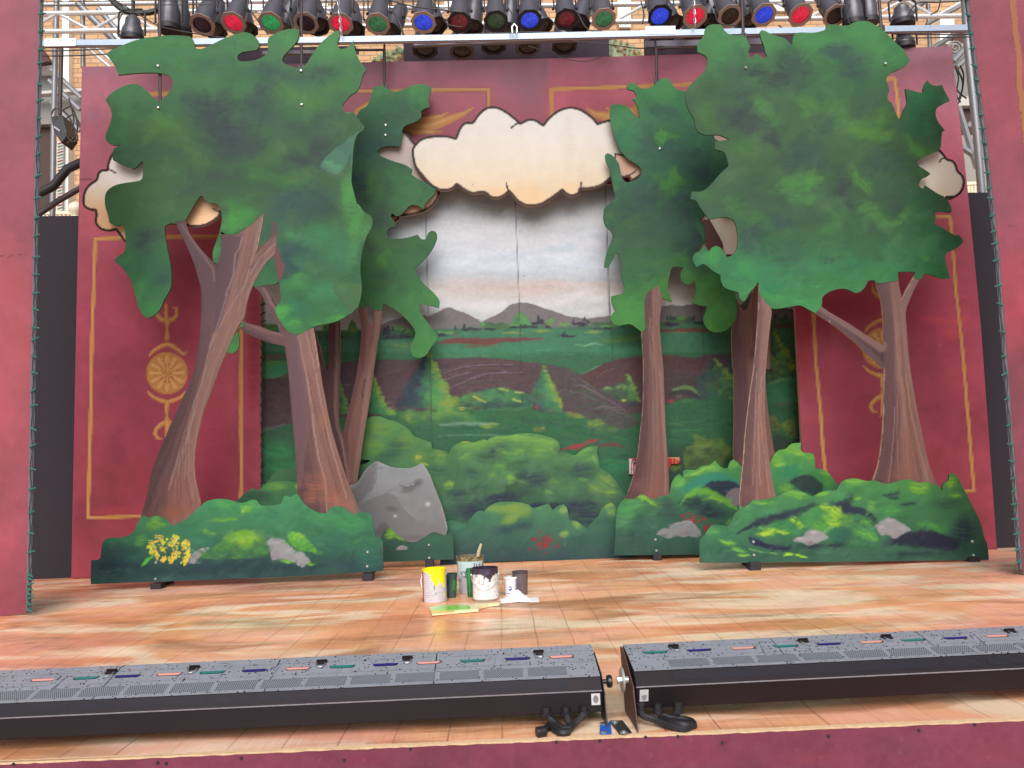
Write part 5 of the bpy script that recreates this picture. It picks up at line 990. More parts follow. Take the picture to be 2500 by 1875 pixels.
def p_trunk4(x, y):
    c = Cv(x, y, (120,90,90), 1.5, 12, seed=53); bark(c, [(680,2136,2194),(800,2155,2215),(900,2156,2225),(1000,2155,2246),(1100,2143,2272),(1180,2128,2290)], 13)
    c.poly(P('b3','1075,905 1180,910 1200,1100 1215,1400 1210,1580','c3','1200,200 1200,500 1170,860 1060,860 1110,600 1130,200 1133,0','b3','1125,1200'), (98,70,72), .7, 6)
    c.line(P('b3','640,1110 720,1158 850,1232 1000,1330 1110,1405'), [11,13,15,17,18], (132,102,98), .9, .4); c.line(P('b3','630,1150 760,1240 900,1355 1040,1480 1110,1560'), [8,9,10,12,14], (98,72,76), .9, .6); c.line(P('b3','700,1160 850,1240 1050,1370'), 1.2, (112,78,76), .7); c.line(P('b3','718,1150 716,1215'), 1, (200,180,170), .8)
    c.line(P('b3','1380,880 1330,1010 1290,1120 1280,1260'), [10,11,12,12], (134,108,102), .8, .6); c.line(P('b3','1366,872 1300,985 1272,1040'), 1.2, (196,168,156), .7)
    for s_ in ('1270,60 1280,260 1330,560 1400,860', '1310,100 1350,400 1430,800', '1240,200 1230,500 1240,850', '1290,300 1310,600 1330,860'): c.line(P('c3', s_), 1.4, (168,112,90), .6)
    for s_ in ('1300,40 1330,300 1400,600 1470,860', '1215,300 1200,600 1170,870'): c.line(P('c3', s_), 1.5, (166,136,126), .6)
    c.line(P('c3','1134,0 1130,250 1122,450 1105,620 1080,760 1055,850'), 1.1, (210,180,166), .85); c.blobs('c3', '1250,820,120,70', (134,86,70), .5, 1); c.strokes(140, (2120,680,2300,1190), 14, 1.6, 12, 86, 10, .5)
    return c
def p_trunk5(x, y):
    c = Cv(x, y, (120,90,90), 1.5, 12, seed=55); bark(c, [(690,1850,1858),(720,1849,1868),(760,1846,1883),(900,1839,1869),(1000,1826,1869),(1100,1814,1878),(1180,1808,1888),(1240,1802,1896)], 17)
    c.grad('y', [(0,(150,120,114)), (2000,(150,120,114))], .25); c.line(P('b3','162,940 158,1100 148,1300 125,1580','c3','95,200 60,500 40,750 20,950 15,1040'), 1.1, (214,190,178), .9)
    for s_ in ('190,60 180,300 190,500 220,760 250,980', '150,20 140,300 130,600 120,900', '170,200 165,500 175,900'): c.line(P('c3', s_), 1.4, (172,134,124), .7)
    for s_ in ('160,100 150,400 150,800', '200,400 210,700 230,950'): c.line(P('c3', s_), 1.2, (132,84,76), .7)
    c.line(P('b3','215,1090 200,1250 190,1400 170,1570'), 1.6, (130,88,84), .7); c.blobs('c3','80,950,70,70',(128,88,90),.5,1); c.strokes(80, (1800,690,1900,1240), 14, 1.4, 12, 88, 8, .5); return c
def p_base3(x, y):
    c = Cv(x, y, (62,116,80), 4, 30, seed=57)
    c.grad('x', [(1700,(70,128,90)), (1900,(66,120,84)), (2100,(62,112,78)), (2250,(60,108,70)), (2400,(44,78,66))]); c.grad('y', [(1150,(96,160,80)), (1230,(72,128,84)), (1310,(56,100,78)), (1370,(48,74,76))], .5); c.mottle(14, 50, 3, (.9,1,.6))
    c.blobs('c3', '450,960,140,50,10 200,1030,110,26 650,960,90,30 900,870,120,40', (116,172,74), .85, .8); c.blobs('c3', '60,1120,80,60 250,1110,80,50 800,960,100,60 940,1000,60,30', (74,140,92), .7, .9); c.blobs('c3', '1400,920,100,60 1650,880,50,60 1680,980,60,30', (124,172,64), .85, .8)
    c.blobs('c2', '1700,1260,90,40 1950,1060,40,26', (92,158,92), .8, .9); c.blobs('c2','1820,1290,100,60',(66,130,100),.6,1)
    c.line(P('c3','-300,1160','c2','1850,1290 1900,1270 2000,1200 2100,1160 2212,1150','c3','380,1150 480,1100 620,1055 720,1040 850,1080'), [1,5,10,13,14,16,14,13,14,20], (38,52,66), .9, .6) if False else c.line(P('c2','1900,1275 1980,1230 2060,1185 2150,1165','c3','380,1140 480,1105 600,1060'), [2,6,10,13,18,14,4], (40,54,66), .92, .6)
    c.poly(P('c3','730,1040 850,1010 880,1060 980,1080 1040,1120 1080,1180 1040,1190 960,1130 860,1140 800,1110'), (38,50,66), .9, 6); c.blobs('c3', '860,1000,50,60 1190,975,90,28,-10 1200,1000,60,20 1320,1045,80,22,-5', (42,66,66), .85, .7); c.blobs('c3', '1600,1040,140,60', (44,74,62), .7, 1)
    bush(c, P('c3','120,1280 200,1220 340,1190 430,1150 560,1090 640,1048 720,1080 800,1130 860,1160 930,1120 1000,1170 1060,1260 1100,1330 900,1370 700,1330 500,1280 350,1290'), (70,132,82), (104,164,76), (50,96,80), 60, .7)
    c.blobs('c3', '690,1070,60,36,15 760,1110,60,50,40 750,1190,70,40', (150,184,68), .9, .7); c.blobs('c3', '450,1180,60,36,20 480,1210,40,30 230,1260,60,30,-15 350,1260,70,22,10', (146,186,64), .92, .6); c.blobs('c3', '960,1270,80,46,20 1040,1300,70,40,40 1000,1180,60,40', (100,160,74), .85, .8); c.blobs('c3', '1470,1210,100,36,10 1560,1230,80,40,20 1180,1100,110,40', (80,146,76), .85, .8); c.blobs('c3','1040,1060,40,40 930,1000,50,30',(120,168,70),.8,.8)
    c.poly(P('c3','90,1300 150,1310 220,1345 330,1370 430,1375 420,1400 300,1400 180,1375 100,1340'), (36,46,66), .95, 4); c.poly(P('c3','1150,1330 1250,1290 1350,1262 1500,1262 1620,1290 1720,1330 1700,1400 1500,1390 1350,1370 1200,1355'), (38,44,60), .92, 8); c.blobs('c3', '560,1370,150,30 750,1360,180,30 1400,1430,260,30 1750,1250,130,140', (38,56,64), .85, .9)
    c.blobs('c2', '1830,1340,90,30,15 1900,1400,70,20,20 1950,1440,60,16', (124,178,76), .9, .7); c.blobs('c2', '2130,1260,90,26,-15 2100,1275,80,20', (160,190,76), .85, .8); c.line(P('c2','1990,1390 2100,1410 2212,1430'), 1.6, (120,180,96), .8); c.blobs('c3', '420,1430,80,16,5 500,1445,50,10,10 380,1440,30,10', (150,200,64), .95, .6); c.blobs('c3','20,1400,70,26,15',(96,160,84),.8,.8)
    c.poly(P('c3','430,1330 460,1305 510,1295 530,1265 580,1242 630,1255 680,1280 712,1302 650,1325 590,1350 550,1365 510,1345 460,1342'), (142,150,149), 1, 2); c.blobs('c3', '590,1262,50,20 480,1312,40,14', (178,174,180), .8, .9); c.blobs('c3','560,1340,60,18',(124,118,126),.7,.9)
    c.poly(P('c3','1060,1210 1100,1175 1160,1152 1220,1175 1280,1195 1320,1225 1348,1252 1290,1275 1240,1305 1200,1312 1160,1280 1110,1285 1080,1250'), (138,146,145), 1, 2); c.blobs('c3', '1180,1175,60,20 1110,1215,40,24', (166,162,168), .7, .9); c.blobs('c3','1240,1270,60,30 1150,1265,40,16',(128,120,126),.7,.9); c.line(P('c3','1110,1225 1180,1245 1200,1275 1270,1265'), 1.3, (170,164,168), .6)
    c.strokes(500, (1700,1150,2420,1380), 18, 5, 16, -20, 50, .55); c.punch(1.15,1.0,1.15); c.line(P('c3','0,1499 900,1487 1900,1476'), .7, (110,130,110), .3); return c
t3 = thing('painted_tree', onZ(2060,1392), 'widest painted cut-out tree, front right, long bush base with two small grey rocks', 'tree cut-out', 'painted tree cut-outs')
flat('crown', CAN3, Y3, p_can3, t3, .018, 2.7, edge=GEDGE)
flat('trunk', P('b3','1062,880 1150,890 1241,880 1250,950 1272,1042 1300,975 1340,905 1366,860 1395,885 1412,882 1370,960 1330,1050 1300,1140 1305,1250 1315,1380 1335,1580','c3','1350,100 1385,300 1430,520 1470,700 1520,850 1548,900 1540,950 1060,950 1040,880 1080,760 1105,620 1122,450 1128,250 1133,0 1105,-15','b3','1050,1510 980,1450 900,1370 800,1290 700,1215 600,1152 600,1130 640,1090 660,1108 720,1150 850,1225 950,1290 1040,1350 1128,1402 1125,1200 1110,1060 1080,960'), Y3+.004, p_trunk4, t3, .014, 2.4)
flat('trunk', P('b3','166,915 162,1100 150,1300 125,1580','c3','95,200 60,500 40,750 20,950 10,1110 100,1120 310,1060 300,990 285,940 260,800 235,600 215,400 213,250 216,100 222,0','b3','245,1320 262,1180 262,1112 220,1070 172,1000'), Y3-.004, p_trunk5, t3, .014, 2.2)
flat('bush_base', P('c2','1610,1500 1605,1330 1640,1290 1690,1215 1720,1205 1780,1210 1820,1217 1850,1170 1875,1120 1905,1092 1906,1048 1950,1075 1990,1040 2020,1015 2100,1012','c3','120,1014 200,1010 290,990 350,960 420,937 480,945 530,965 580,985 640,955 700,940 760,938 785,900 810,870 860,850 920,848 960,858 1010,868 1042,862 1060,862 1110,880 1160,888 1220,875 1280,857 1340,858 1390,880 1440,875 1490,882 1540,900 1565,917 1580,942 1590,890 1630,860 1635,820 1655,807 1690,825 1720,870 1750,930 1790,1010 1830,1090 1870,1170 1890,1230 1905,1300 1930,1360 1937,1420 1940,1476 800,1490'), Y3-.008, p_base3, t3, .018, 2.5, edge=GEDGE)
bolts(t3, P('a2','1960,520','a3','1142,490','c3','125,1336 128,1438 1812,1333 1822,1440','a3','65,520'), Y3-.008)
foot(t3, 1840, 1380, Y3); foot(t3, 2372, 1370, Y3)

Y4 = 7.1
def p_can4(x, y):
    c = Cv(x, y, (72,116,84), 8, 50, seed=61)
    c.grad('y', [(190,(94,152,104)), (250,(80,138,98)), (330,(68,116,94)), (420,(64,108,88)), (520,(62,96,82)), (600,(66,104,82)), (700,(78,132,82)), (800,(86,142,84))])
    c.blobs('a2', '1350,700,190,70 1080,670,50,40 980,900,60,110 1000,850,90,60', (96,158,104), .85, .9); c.blobs('a2', '1350,880,180,90 1250,840,90,60', (62,100,92), .8, .9); c.blobs('a2', '1050,1080,110,160 1550,1100,150,80', (70,136,98), .8, .9); c.blobs('a2', '1450,780,110,70', (78,136,104), .7, .9)
    c.blobs('a2', '1500,1200,220,110 1330,1100,160,90', (62,86,90), .7, 1); c.poly(P('a2','1350,950 1375,975 1410,1015 1465,1062 1400,1065 1350,1070 1330,1110 1300,1130 1260,1100 1262,1040 1290,1000 1310,990 1345,1005 1380,1020'), (92,152,82), .95, 2)
    c.poly(P('a2','1400,1300 1430,1290 1450,1350 1500,1400 1495,1450 1440,1430 1420,1420 1445,1480 1430,1520 1380,1510 1330,1560 1280,1550 1275,1480 1300,1400 1360,1380','b2','1300,310'), (88,144,82), .85, 4) if False else c.poly(P('a2','1370,1300 1430,1290 1455,1350 1500,1400 1490,1450 1440,1425 1448,1480 1430,1520 1380,1510 1340,1560 1300,1580 1278,1540 1275,1480 1300,1400 1350,1380'), (88,144,82), .9, 4)
    c.blobs('a2', '1600,1330,120,60', (58,80,92), .8, .9); c.blobs('a2', '1780,1180,120,60', (86,130,84), .7, .9); c.blobs('a2', '890,1230,30,60 960,1400,50,120', (86,152,96), .8, .9); c.blobs('b2', '940,300,60,60 900,420,50,70', (84,140,80), .8, .9)
    c.blobs('b2', '1200,250,200,120', (60,86,88), .75, .9); c.blobs('b2', '1130,440,60,90 1050,480,100,60,20', (78,122,80), .8, .9); c.blobs('b2', '1450,330,130,120 1560,560,60,150', (58,82,88), .85, .9); c.blobs('b2', '1650,260,110,60', (86,136,88), .8, .9); c.blobs('b2', '1400,520,160,90', (64,108,96), .7, .9)
    c.blobs('b2', '1180,640,110,90,30 1100,640,80,70', (70,108,80), .7, .9); c.blobs('b2', '1000,700,60,60 1020,650,40,30', (60,92,78), .7, .9); c.blobs('b2', '1450,740,110,30 1400,850,60,90', (96,146,76), .8, .8); c.blobs('b2', '1560,660,50,110', (54,72,86), .85, .8)
    c.blobs('b2', '1060,1180,150,120 1120,1080,120,80 980,1100,60,80', (86,148,86), .85, .9); c.blobs('b2', '1180,860,150,90', (58,106,84), .7, .9); c.blobs('b2', '1250,930,60,50', (78,132,84), .6, .9)
    c.blobs('b2', '1520,870,70,60', (96,142,72), .8, .9); c.blobs('b2', '1620,880,90,120 1700,1000,120,110', (78,118,68), .85, .9); c.blobs('b2', '1620,800,90,50', (58,88,72), .8, .9); c.blobs('b2', '1760,1200,140,110', (88,134,76), .85, .9); c.blobs('b2', '1800,950,80,80', (62,100,66), .7, .9)
    c.poly(P('b2','1395,1060 1370,1010 1360,940 1370,880 1350,880 1300,900 1290,960 1340,1040'), (90,146,70), .8, 3)
    leafy(c, 600, (1470,190,1810,830)); c.poly(P('b2','1600,440 1625,460 1640,490 1648,560 1650,600 1620,560 1590,500'), (58,110,84), .8, 3); return c
def p_trunk6(x, y):
    c = Cv(x, y, (120,90,90), 1.5, 12, seed=63)
    rows = [(700,1578,1614),(760,1573,1614),(800,1565,1610),(900,1568,1620),(1000,1566,1625),(1100,1555,1632),(1200,1536,1634),(1230,1525,1636)]
    bark(c, rows, 21, .25); c.line(P('c2','1250,0 1255,80 1260,180'), 1.5, (84,60,66), .6); c.line(P('c2','1240,40 1262,300 1265,460 1268,560 1262,700'), 1.7, (96,92,112), .6); c.line(P('c2','1300,20 1320,400 1340,700 1345,950'), 2.4, (156,126,118), .6)
    c.line(P('b2','1225,1000 1240,1200 1225,1300 1245,1450'), 2.2, (92,62,66), .7); c.line(P('b2','1290,960 1275,1060 1280,1240'), 2, (140,110,108), .6)
    c.line(P('b2','1155,1295 1168,1580','c2','1170,0 1165,300 1145,500 1130,640 1095,820 1050,960'), 1.0, (196,160,150), .7); c.blobs('c2', '1150,900,90,80', (134,86,80), .6, 1); c.strokes(120, (1520,700,1640,1240), 14, 1.6, 12, 88, 8, .5); return c
def p_trunk7(x, y):
    c = Cv(x, y, (110,82,80), 1.5, 12, seed=65); bark(c, [(690,1790,1860),(800,1787,1862),(900,1791,1874),(1000,1792,1884),(1140,1792,1895)], 25, .3)
    c.blobs('b2', '1960,1250,70,120', (128,104,100), .6, 1); c.poly(P('b2','1860,1250 1900,1200 1890,1580','c2','1960,0 1960,700 1868,700 1870,0'), (92,64,68), .7, 10); c.line(P('b2','1895,1060 1940,1150 1975,1130 2010,1060'), 2, (136,110,106), .7); c.blobs('b2','2005,1470,26,70',(96,62,64),.7,.9)
    c.poly(P('b2','1600,430 1685,430 1790,625 1775,660 1690,680 1640,590'), (104,72,68), .8, 4); c.strokes(100, (1780,690,1900,1140), 14, 1.6, 12, 88, 8, .5); return c
def p_base4(x, y):
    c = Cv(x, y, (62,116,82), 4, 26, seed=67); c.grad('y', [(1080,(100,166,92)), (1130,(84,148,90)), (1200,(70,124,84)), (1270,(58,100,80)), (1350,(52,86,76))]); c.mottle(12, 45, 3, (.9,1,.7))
    c.blobs('c2', '1030,1130,90,150 1100,1060,110,80', (84,146,90), .85, .8); c.blobs('c2', '1160,990,60,24,15 1250,1040,90,26,30', (134,182,76), .9, .7); c.blobs('c2', '1350,1050,120,60 1380,1120,160,60', (54,82,76), .85, .9); c.blobs('c2','1300,1250,220,90',(56,102,84),.6,1)
    c.blobs('c2', '1450,880,70,60 1700,770,120,60 1560,800,60,30 1860,740,60,40', (114,176,88), .85, .8); c.line(P('c2','1500,820 1560,810 1640,770 1720,760'), 4, (146,192,84), .7, .8); c.poly(P('c2','1440,930 1540,860 1650,810 1780,800 1900,860 1900,900 1780,870 1700,890 1620,950 1500,960'), (64,140,120), .8, 8)
    c.poly(P('c2','1630,925 1690,880 1780,860 1860,870 1930,910 1880,950 1820,1000 1760,1000 1700,960'), (44,62,72), .95, 4); c.poly(P('c2','1800,990 1840,940 1900,915 1960,910 1960,1080 1880,1060 1830,1030'), (126,120,124), .95, 3)
    c.line(P('c2','1460,1050 1500,985 1580,945 1660,945 1740,990 1820,1030 1890,1085'), [2,7,10,11,12,9,3], (108,168,74), .92, .6); c.line(P('c2','1620,1010 1700,1000 1780,1030'), [2,6,2], (146,188,76), .7, .7)
    c.blobs('c2', '1560,1040,130,60 1720,1120,150,50 1640,1080,130,50', (42,62,66), .85, .8); c.blobs('c2', '1830,1180,50,26,-20', (110,160,70), .8, .8)
    r = c.rnd
    for i in range(22): c.blob('c2', 1540+r.gauss(0,40), 1160+r.gauss(0,22), r.uniform(6,14), r.uniform(5,12), (160+r.uniform(-30,20),44,56), .85, .5)
    c.blobs('c2', '1655,1215,30,26 1650,1240,20,14', (158,50,60), .85, .6)
    c.poly(P('c2','1272,1280 1290,1250 1330,1232 1375,1235 1400,1200 1440,1180 1520,1178 1570,1205 1605,1245 1618,1285 1590,1300 1520,1295 1440,1302 1400,1298 1360,1312 1320,1298'), (132,140,139), 1, 2); c.line(P('c2','1385,1230 1420,1195 1480,1182 1540,1190 1590,1235'), 1.4, (172,168,172), .8); c.blobs('c2', '1500,1270,80,22 1320,1285,40,10', (116,110,116), .6, 1)
    c.blobs('c3', '420,620,90,60 300,700,60,60 560,680,50,40 690,800,60,50', (120,176,78), .85, .8); c.blobs('c3', '480,650,60,24,15 330,740,60,26', (156,194,84), .8, .8); c.blobs('c3', '400,800,120,70', (56,134,96), .9, .8); c.poly(P('c3','405,880 440,840 500,820 570,830 620,860 655,910 640,950 590,975 540,960 470,930'), (46,68,64), .95, 4); c.blobs('c3', '380,930,70,50,25', (118,170,72), .85, .8); c.blobs('c3','700,880,60,60',(88,152,70),.8,.9)
    c.strokes(420, (1490,1060,2060,1360), 16, 5, 14, -20, 50, .55); c.punch(1.12,1.0,1.15); return c
t4 = thing('painted_tree', onZ(1700,1368), 'painted cut-out tree at the middle right, two straight trunks, behind the front right tree', 'tree cut-out', 'painted tree cut-outs')
flat('crown', P('a2','1043,665 1065,638 1100,642 1140,675 1170,685 1220,675 1265,645 1310,610 1345,600 1375,615 1400,660 1440,690 1500,708 1560,730 1650,800 1705,900 1700,1000 1716,1040 1725,1070 1755,1088 1800,1100 1900,1100 1980,1300','b2','1980,250 1800,405 1700,300 1605,440 1640,480 1648,560 1642,610 1600,640 1592,672 1640,700 1760,750 1900,850 1980,1000 1886,990 1886,1030 1892,1120 1886,1190 1850,1250 1800,1290 1740,1300 1690,1290 1650,1250 1633,1200 1645,1160 1664,1100 1600,1090 1549,1071 1570,1010 1576,950 1565,903 1520,932 1480,920 1460,880 1460,840 1482,797 1410,795 1385,810 1370,880 1360,940 1372,1010 1396,1060 1388,1066 1340,1045 1318,1034 1310,1005 1283,945 1200,1000 1180,1080 1185,1180 1193,1240 1175,1300 1150,1290 1100,1252 1060,1235 1000,1245 950,1240 916,1205 925,1170 955,1130 940,1110 925,1060 924,1021 1015,1000 1027,960 1015,910 1000,870 1004,800 990,730 965,684 930,750 905,799 867,796 880,720 905,640 933,570 928,530 900,500 875,470 862,420 865,380 872,338 905,310 954,262','a2','940,1450 925,1380 915,1310 885,1250 876,1200 890,1182 920,1190 960,1230 985,1270 995,1320 1010,1375 1038,1407 1075,1400 1120,1380 1150,1350 1155,1310 1130,1275 1090,1250 1040,1215 990,1150 950,1060 930,990 915,900 917,830 935,808 980,805 1040,820 1080,860 1120,900 1146,913 1130,840 1110,790 1089,765 1117,755 1115,730 1095,700 1055,690'), Y4, p_can4, t4, .018, 2.7, edge=GEDGE)
flat('trunk', P('b2','1155,1296 1190,1285 1184,1200 1180,1085 1200,995 1240,970 1284,930 1312,1008 1321,1050 1300,1180 1300,1300 1312,1440 1326,1580','c2','1335,250 1345,500 1360,700 1370,900 1372,1000 1380,1060 1010,1060 1060,930 1095,820 1130,640 1145,500 1165,300 1170,0','b2','1165,1450'), Y4-.004, p_trunk6, t4, .014, 2.2)
flat('trunk', P('b2','1880,1025 1910,1080 1943,1132 1975,1112 2000,1050 2032,950 2080,940 2150,1100 2150,1580','c3','215,0 225,200 250,420 280,620 290,660 250,800','c2','2100,780 1900,780 1866,700 1870,400 1870,0','b2','1860,1580 1853,1330 1858,1245 1886,1190 1892,1120'), Y4+.004, p_trunk7, t4, .014, 2.4)
flat('branch', P('b2','1598,436 1680,428 1700,460 1786,622 1778,690 1700,720 1660,640 1642,560 1646,490 1625,455'), Y4+.006, p_trunk7, t4, .012, 2.6)
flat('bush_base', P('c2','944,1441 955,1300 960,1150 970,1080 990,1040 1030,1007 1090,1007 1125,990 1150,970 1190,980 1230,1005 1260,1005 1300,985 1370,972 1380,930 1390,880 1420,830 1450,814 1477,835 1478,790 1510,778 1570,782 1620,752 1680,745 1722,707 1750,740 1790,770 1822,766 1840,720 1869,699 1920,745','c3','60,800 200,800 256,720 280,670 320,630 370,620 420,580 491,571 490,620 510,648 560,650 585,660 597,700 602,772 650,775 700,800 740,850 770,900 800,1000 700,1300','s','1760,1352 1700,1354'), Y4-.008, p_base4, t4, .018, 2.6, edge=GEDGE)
bolts(t4, P('a2','1297,1146','c2','1265,1318 1272,1404'), Y4-.008); foot(t4, 1603, 1362, Y4, .1); foot(t4, 1850, 1355, Y4, .1)

# ------------------------------------------------------------------ hanging clouds
OUTL = (52,32,32)
def cloud(name_label, pts, Y, lines, grad, seed, extra=None, w=2.3, hw=None, closed=True, sp=2.7, group='hanging painted clouds'):
    def p(x, y):
        c = Cv(x, y, grad[0][1], .5, 20, seed=seed); c.grad('y', grad); c.mottle(5, 90, 3, (.6,.8,1)); c.mottle(3, 20, 5)
        if extra: extra(c)
        c.gain = 1.3 if seed in (74, 75, 76) else 1.04; o = crom(pts, 4); c.line(o+[o[0]], (hw or 4.6)+2.2, OUTL, .97, .25)
        for l in lines: c.line(crom(l, 4, False) if len(l) > 2 else l, w, OUTL, .97, .25)
        return c
    t = thing('hanging_cloud', onY(sum(a for a, _ in pts)/len(pts), max(b for _, b in pts), Y), name_label, 'cloud cut-out', group)
    flat('cloud_board', pts, Y, p, t, .02, sp); 
    for f_ in (.3, .7):
        us = [a for a, _ in pts]; vs_ = [b_ for _, b_ in pts]; q = onY(min(us)+(max(us)-min(us))*f_, min(vs_)*.55+max(vs_)*.45, Y); b = MB(); b.tube([q+Vector((0,.02,0)), q+Vector((0,.10,0))], .02, 6); b.build('mounting_block', PLY, t)
    return t
def cx_main(c):
    c.blobs('a2', '600,1150,60,300 700,1350,60,200', (222,208,190), .4, 1); c.blobs('a2', '950,1000,100,300,-15', (206,188,176), .6, 1); c.blobs('a1','1360,1250,60,140',(236,214,190),.5,1)
    c.blobs('b2', '260,220,170,120 620,170,90,60 60,220,110,60', (244,204,158), .6, 1); c.blobs('b1', '1500,150,180,60 1900,200,110,60', (240,208,168), .5, 1); c.blobs('b1', '1750,158,5,5', (90,70,70), .8)
cloud('large cream cartoon cloud with brown outline hanging at top centre', P('a1','1310,1105 1350,1070 1410,1050 1490,1042 1560,1045 1616,1061 1640,1000 1670,955 1710,938 1749,936 1790,880 1840,835 1890,819 1950,825 2010,855 2070,900 2121,943','a2','270,920 320,915 360,930 397,957 430,915 480,870 540,835 610,822 680,835 740,870 790,910 820,947 870,930 920,920 980,930 1020,1000 1040,1100 1030,1215 1040,1260 1025,1295 990,1310 960,1345 920,1380 860,1430 800,1452 740,1462 689,1460 680,1490 640,1515 600,1515 560,1490 546,1474 500,1510 430,1557','b2','385,318 320,331 260,325 210,300 170,260 135,221 100,250 50,270 0,267','b1','1880,258 1840,228 1800,228 1750,235 1700,215 1660,190 1629,166 1600,195 1560,208 1500,208 1460,190 1420,165 1370,110 1320,50 1295,5','a1','1278,1170 1290,1130'), 7.2,
    [P('a1','2045,990 2075,965 2121,943'), P('a2','400,957 430,915'), P('b2','115,148 122,185 138,222'), P('b2','690,142 688,180 680,205'), P('b1','1629,175 1632,155')],
    [(255,(246,242,240)), (330,(240,234,228)), (400,(238,226,208)), (450,(238,218,190)), (505,(240,204,158))], 71, cx_main)
cloud('greyish cream cloud behind the left end of the large centre cloud', P('a1','1000,900 1100,930 1160,955 1215,1000 1260,1045 1305,1100 1400,1200 1480,1350','b1','1515,150 1502,208 1490,260 1450,320 1400,358 1320,388 1240,402 1180,402 1128,374 1000,350 900,100','a1','900,1200 950,1000'), 7.27, [], [(290,(206,192,186)), (400,(204,188,180)), (450,(226,204,180)), (530,(218,164,128))], 72, lambda c: c.blobs('b1', '1440,280,60,90', (240,214,184), .7, 1), hw=5.2)  # grey-pink upper tones are shade painted into the cloud's colour
cloud('small peach cloud piece low behind the slender forked tree', P('b1','1050,380 1128,388 1196,400 1180,425 1150,452 1100,470 1040,450'), 7.30, [P('b1','1195,400 1150,455')], [(500,(222,166,134)), (550,(214,154,122))], 73, None, hw=3.2)
cloud('cream cloud half hidden behind the crown of the front left tree', P('a0','1000,1110 930,1120 880,1160 850,1205 830,1255 820,1305 780,1308 752,1335 738,1382 700,1408 660,1450 640,1500 635,1550','b0','645,330 690,358 733,365 735,400 730,440 745,480 780,510 840,522 893,513 925,555 965,605 1080,640 1180,560 1270,478 1330,470 1420,478 1500,490 1580,480 1640,452 1690,412 1712,378 1740,300 1600,100','a0','1600,1250 1300,1120'), 6.62,
    [P('a0','815,1306 850,1310 888,1332'), P('b0','1645,348 1672,362 1712,376')], [(370,(244,234,228)), (440,(248,238,230)), (480,(248,222,192)), (520,(246,200,154)), (600,(242,192,150))], 74, lambda c: c.blobs('b0','1550,350,180,130',(224,180,142),.8,1))
cloud('cream cloud peeping out at the right edge of the front right tree', P('a3','1350,1150 1450,1130 1560,1153 1590,1180 1622,1222 1665,1235 1693,1272 1705,1312 1740,1350 1757,1392 1750,1450 1720,1500 1680,1525 1640,1542 1618,1530','b3','1660,262 1622,268 1570,320 1545,366 1515,378 1430,340 1250,180','a3','1200,1300'), 6.36,
    [P('a3','1560,1250 1582,1225 1626,1220')], [(360,(246,236,230)), (430,(248,236,220)), (480,(248,230,204)), (520,(242,216,182))], 75)
cloud('tan and cream cloud behind the middle right tree, beside the large centre cloud', P('a2','950,1180 1100,1190 1300,1000 1700,950 1900,1000 2000,1300','b2','2300,250 2200,700 1600,720 1500,560 1300,300 1180,60 1150,90 1078,135 1060,100 1000,100 950,60'), 7.16,
    [P('a2','1000,1372 1040,1358 1080,1342 1115,1316'), P('a2','1060,1360 1068,1395')], [(290,(214,178,164)), (400,(190,152,132)), (450,(198,160,136)), (530,(236,222,208)), (620,(234,222,206))], 76, lambda c: c.blobs('a2','1050,1390,40,20',(80,52,50),.8,.8), hw=2.6)

# ------------------------------------------------------------------ lighting rig above the stage
CANM = mat('black_lamp_can', (84,82,92), 0.36, 0.2, var=.25, scale=30, spec=.7); DARKM = mat('dark_metal', (40,36,42), 0.5, .2)
TAN = mat('gel_frame_metal', (176,150,138), 0.5, 0.1, var=.15); ALU = mat('aluminium_tube', (214,214,216), 0.35, 0.35, var=.12, scale=12); ALUB = mat('galvanised_track', (150,164,182), 0.4, 0.3, var=.2, scale=25)
PLATE = mat('white_joint_plate', (226,234,232), 0.45, 0.1); RODM = mat('brown_black_pipe', (66,54,58), 0.5, .2); CABLE = mat('black_cable', (32,30,34), 0.55)
BROWNLIP = mat('rusty_lip', (120,92,88), 0.7)
def gel(name, rgb, em=0.0):
    m, t, b = new_mat(name); c = lin(rgb)
    tc = N(t, 'ShaderNodeTexCoord'); vo = N(t, 'ShaderNodeTexVoronoi', Scale=150.0); t.links.new(tc.outputs['Object'], vo.inputs['Vector'])
    no = N(t, 'ShaderNodeTexNoise', Scale=22.0, Detail=3.0); t.links.new(tc.outputs['Object'], no.inputs['Vector'])
    ad = N(t, 'ShaderNodeMath', operation='MULTIPLY'); t.links.new(vo.outputs['Color'], ad.inputs[0]); t.links.new(no.outputs[0], ad.inputs[1])
    mr = N(t, 'ShaderNodeMapRange'); mr.inputs['From Min'].default_value = .08; mr.inputs['From Max'].default_value = .5; t.links.new(ad.outputs[0], mr.inputs[0])
    mx = N(t, 'ShaderNodeMix', data_type='RGBA'); mx.inputs[6].default_value = (*[v*.55 for v in c], 1); mx.inputs[7].default_value = (*[min(1, v*1.25+.02) for v in c], 1)  # cell pattern paints lens-facet glitter into the gel colour
    t.links.new(mr.outputs[0], mx.inputs[0]); t.links.new(mx.outputs[2], b.inputs['Base Color'])
    b.inputs['Roughness'].default_value = .18
    bp = N(t, 'ShaderNodeBump', Strength=.5, Distance=.004); t.links.new(vo.outputs['Distance'], bp.inputs['Height']); t.links.new(bp.outputs[0], b.inputs['Normal'])
    if em: t.links.new(mx.outputs[2], b.inputs['Emission Color']); b.inputs['Emission Strength'].default_value = em
    return m
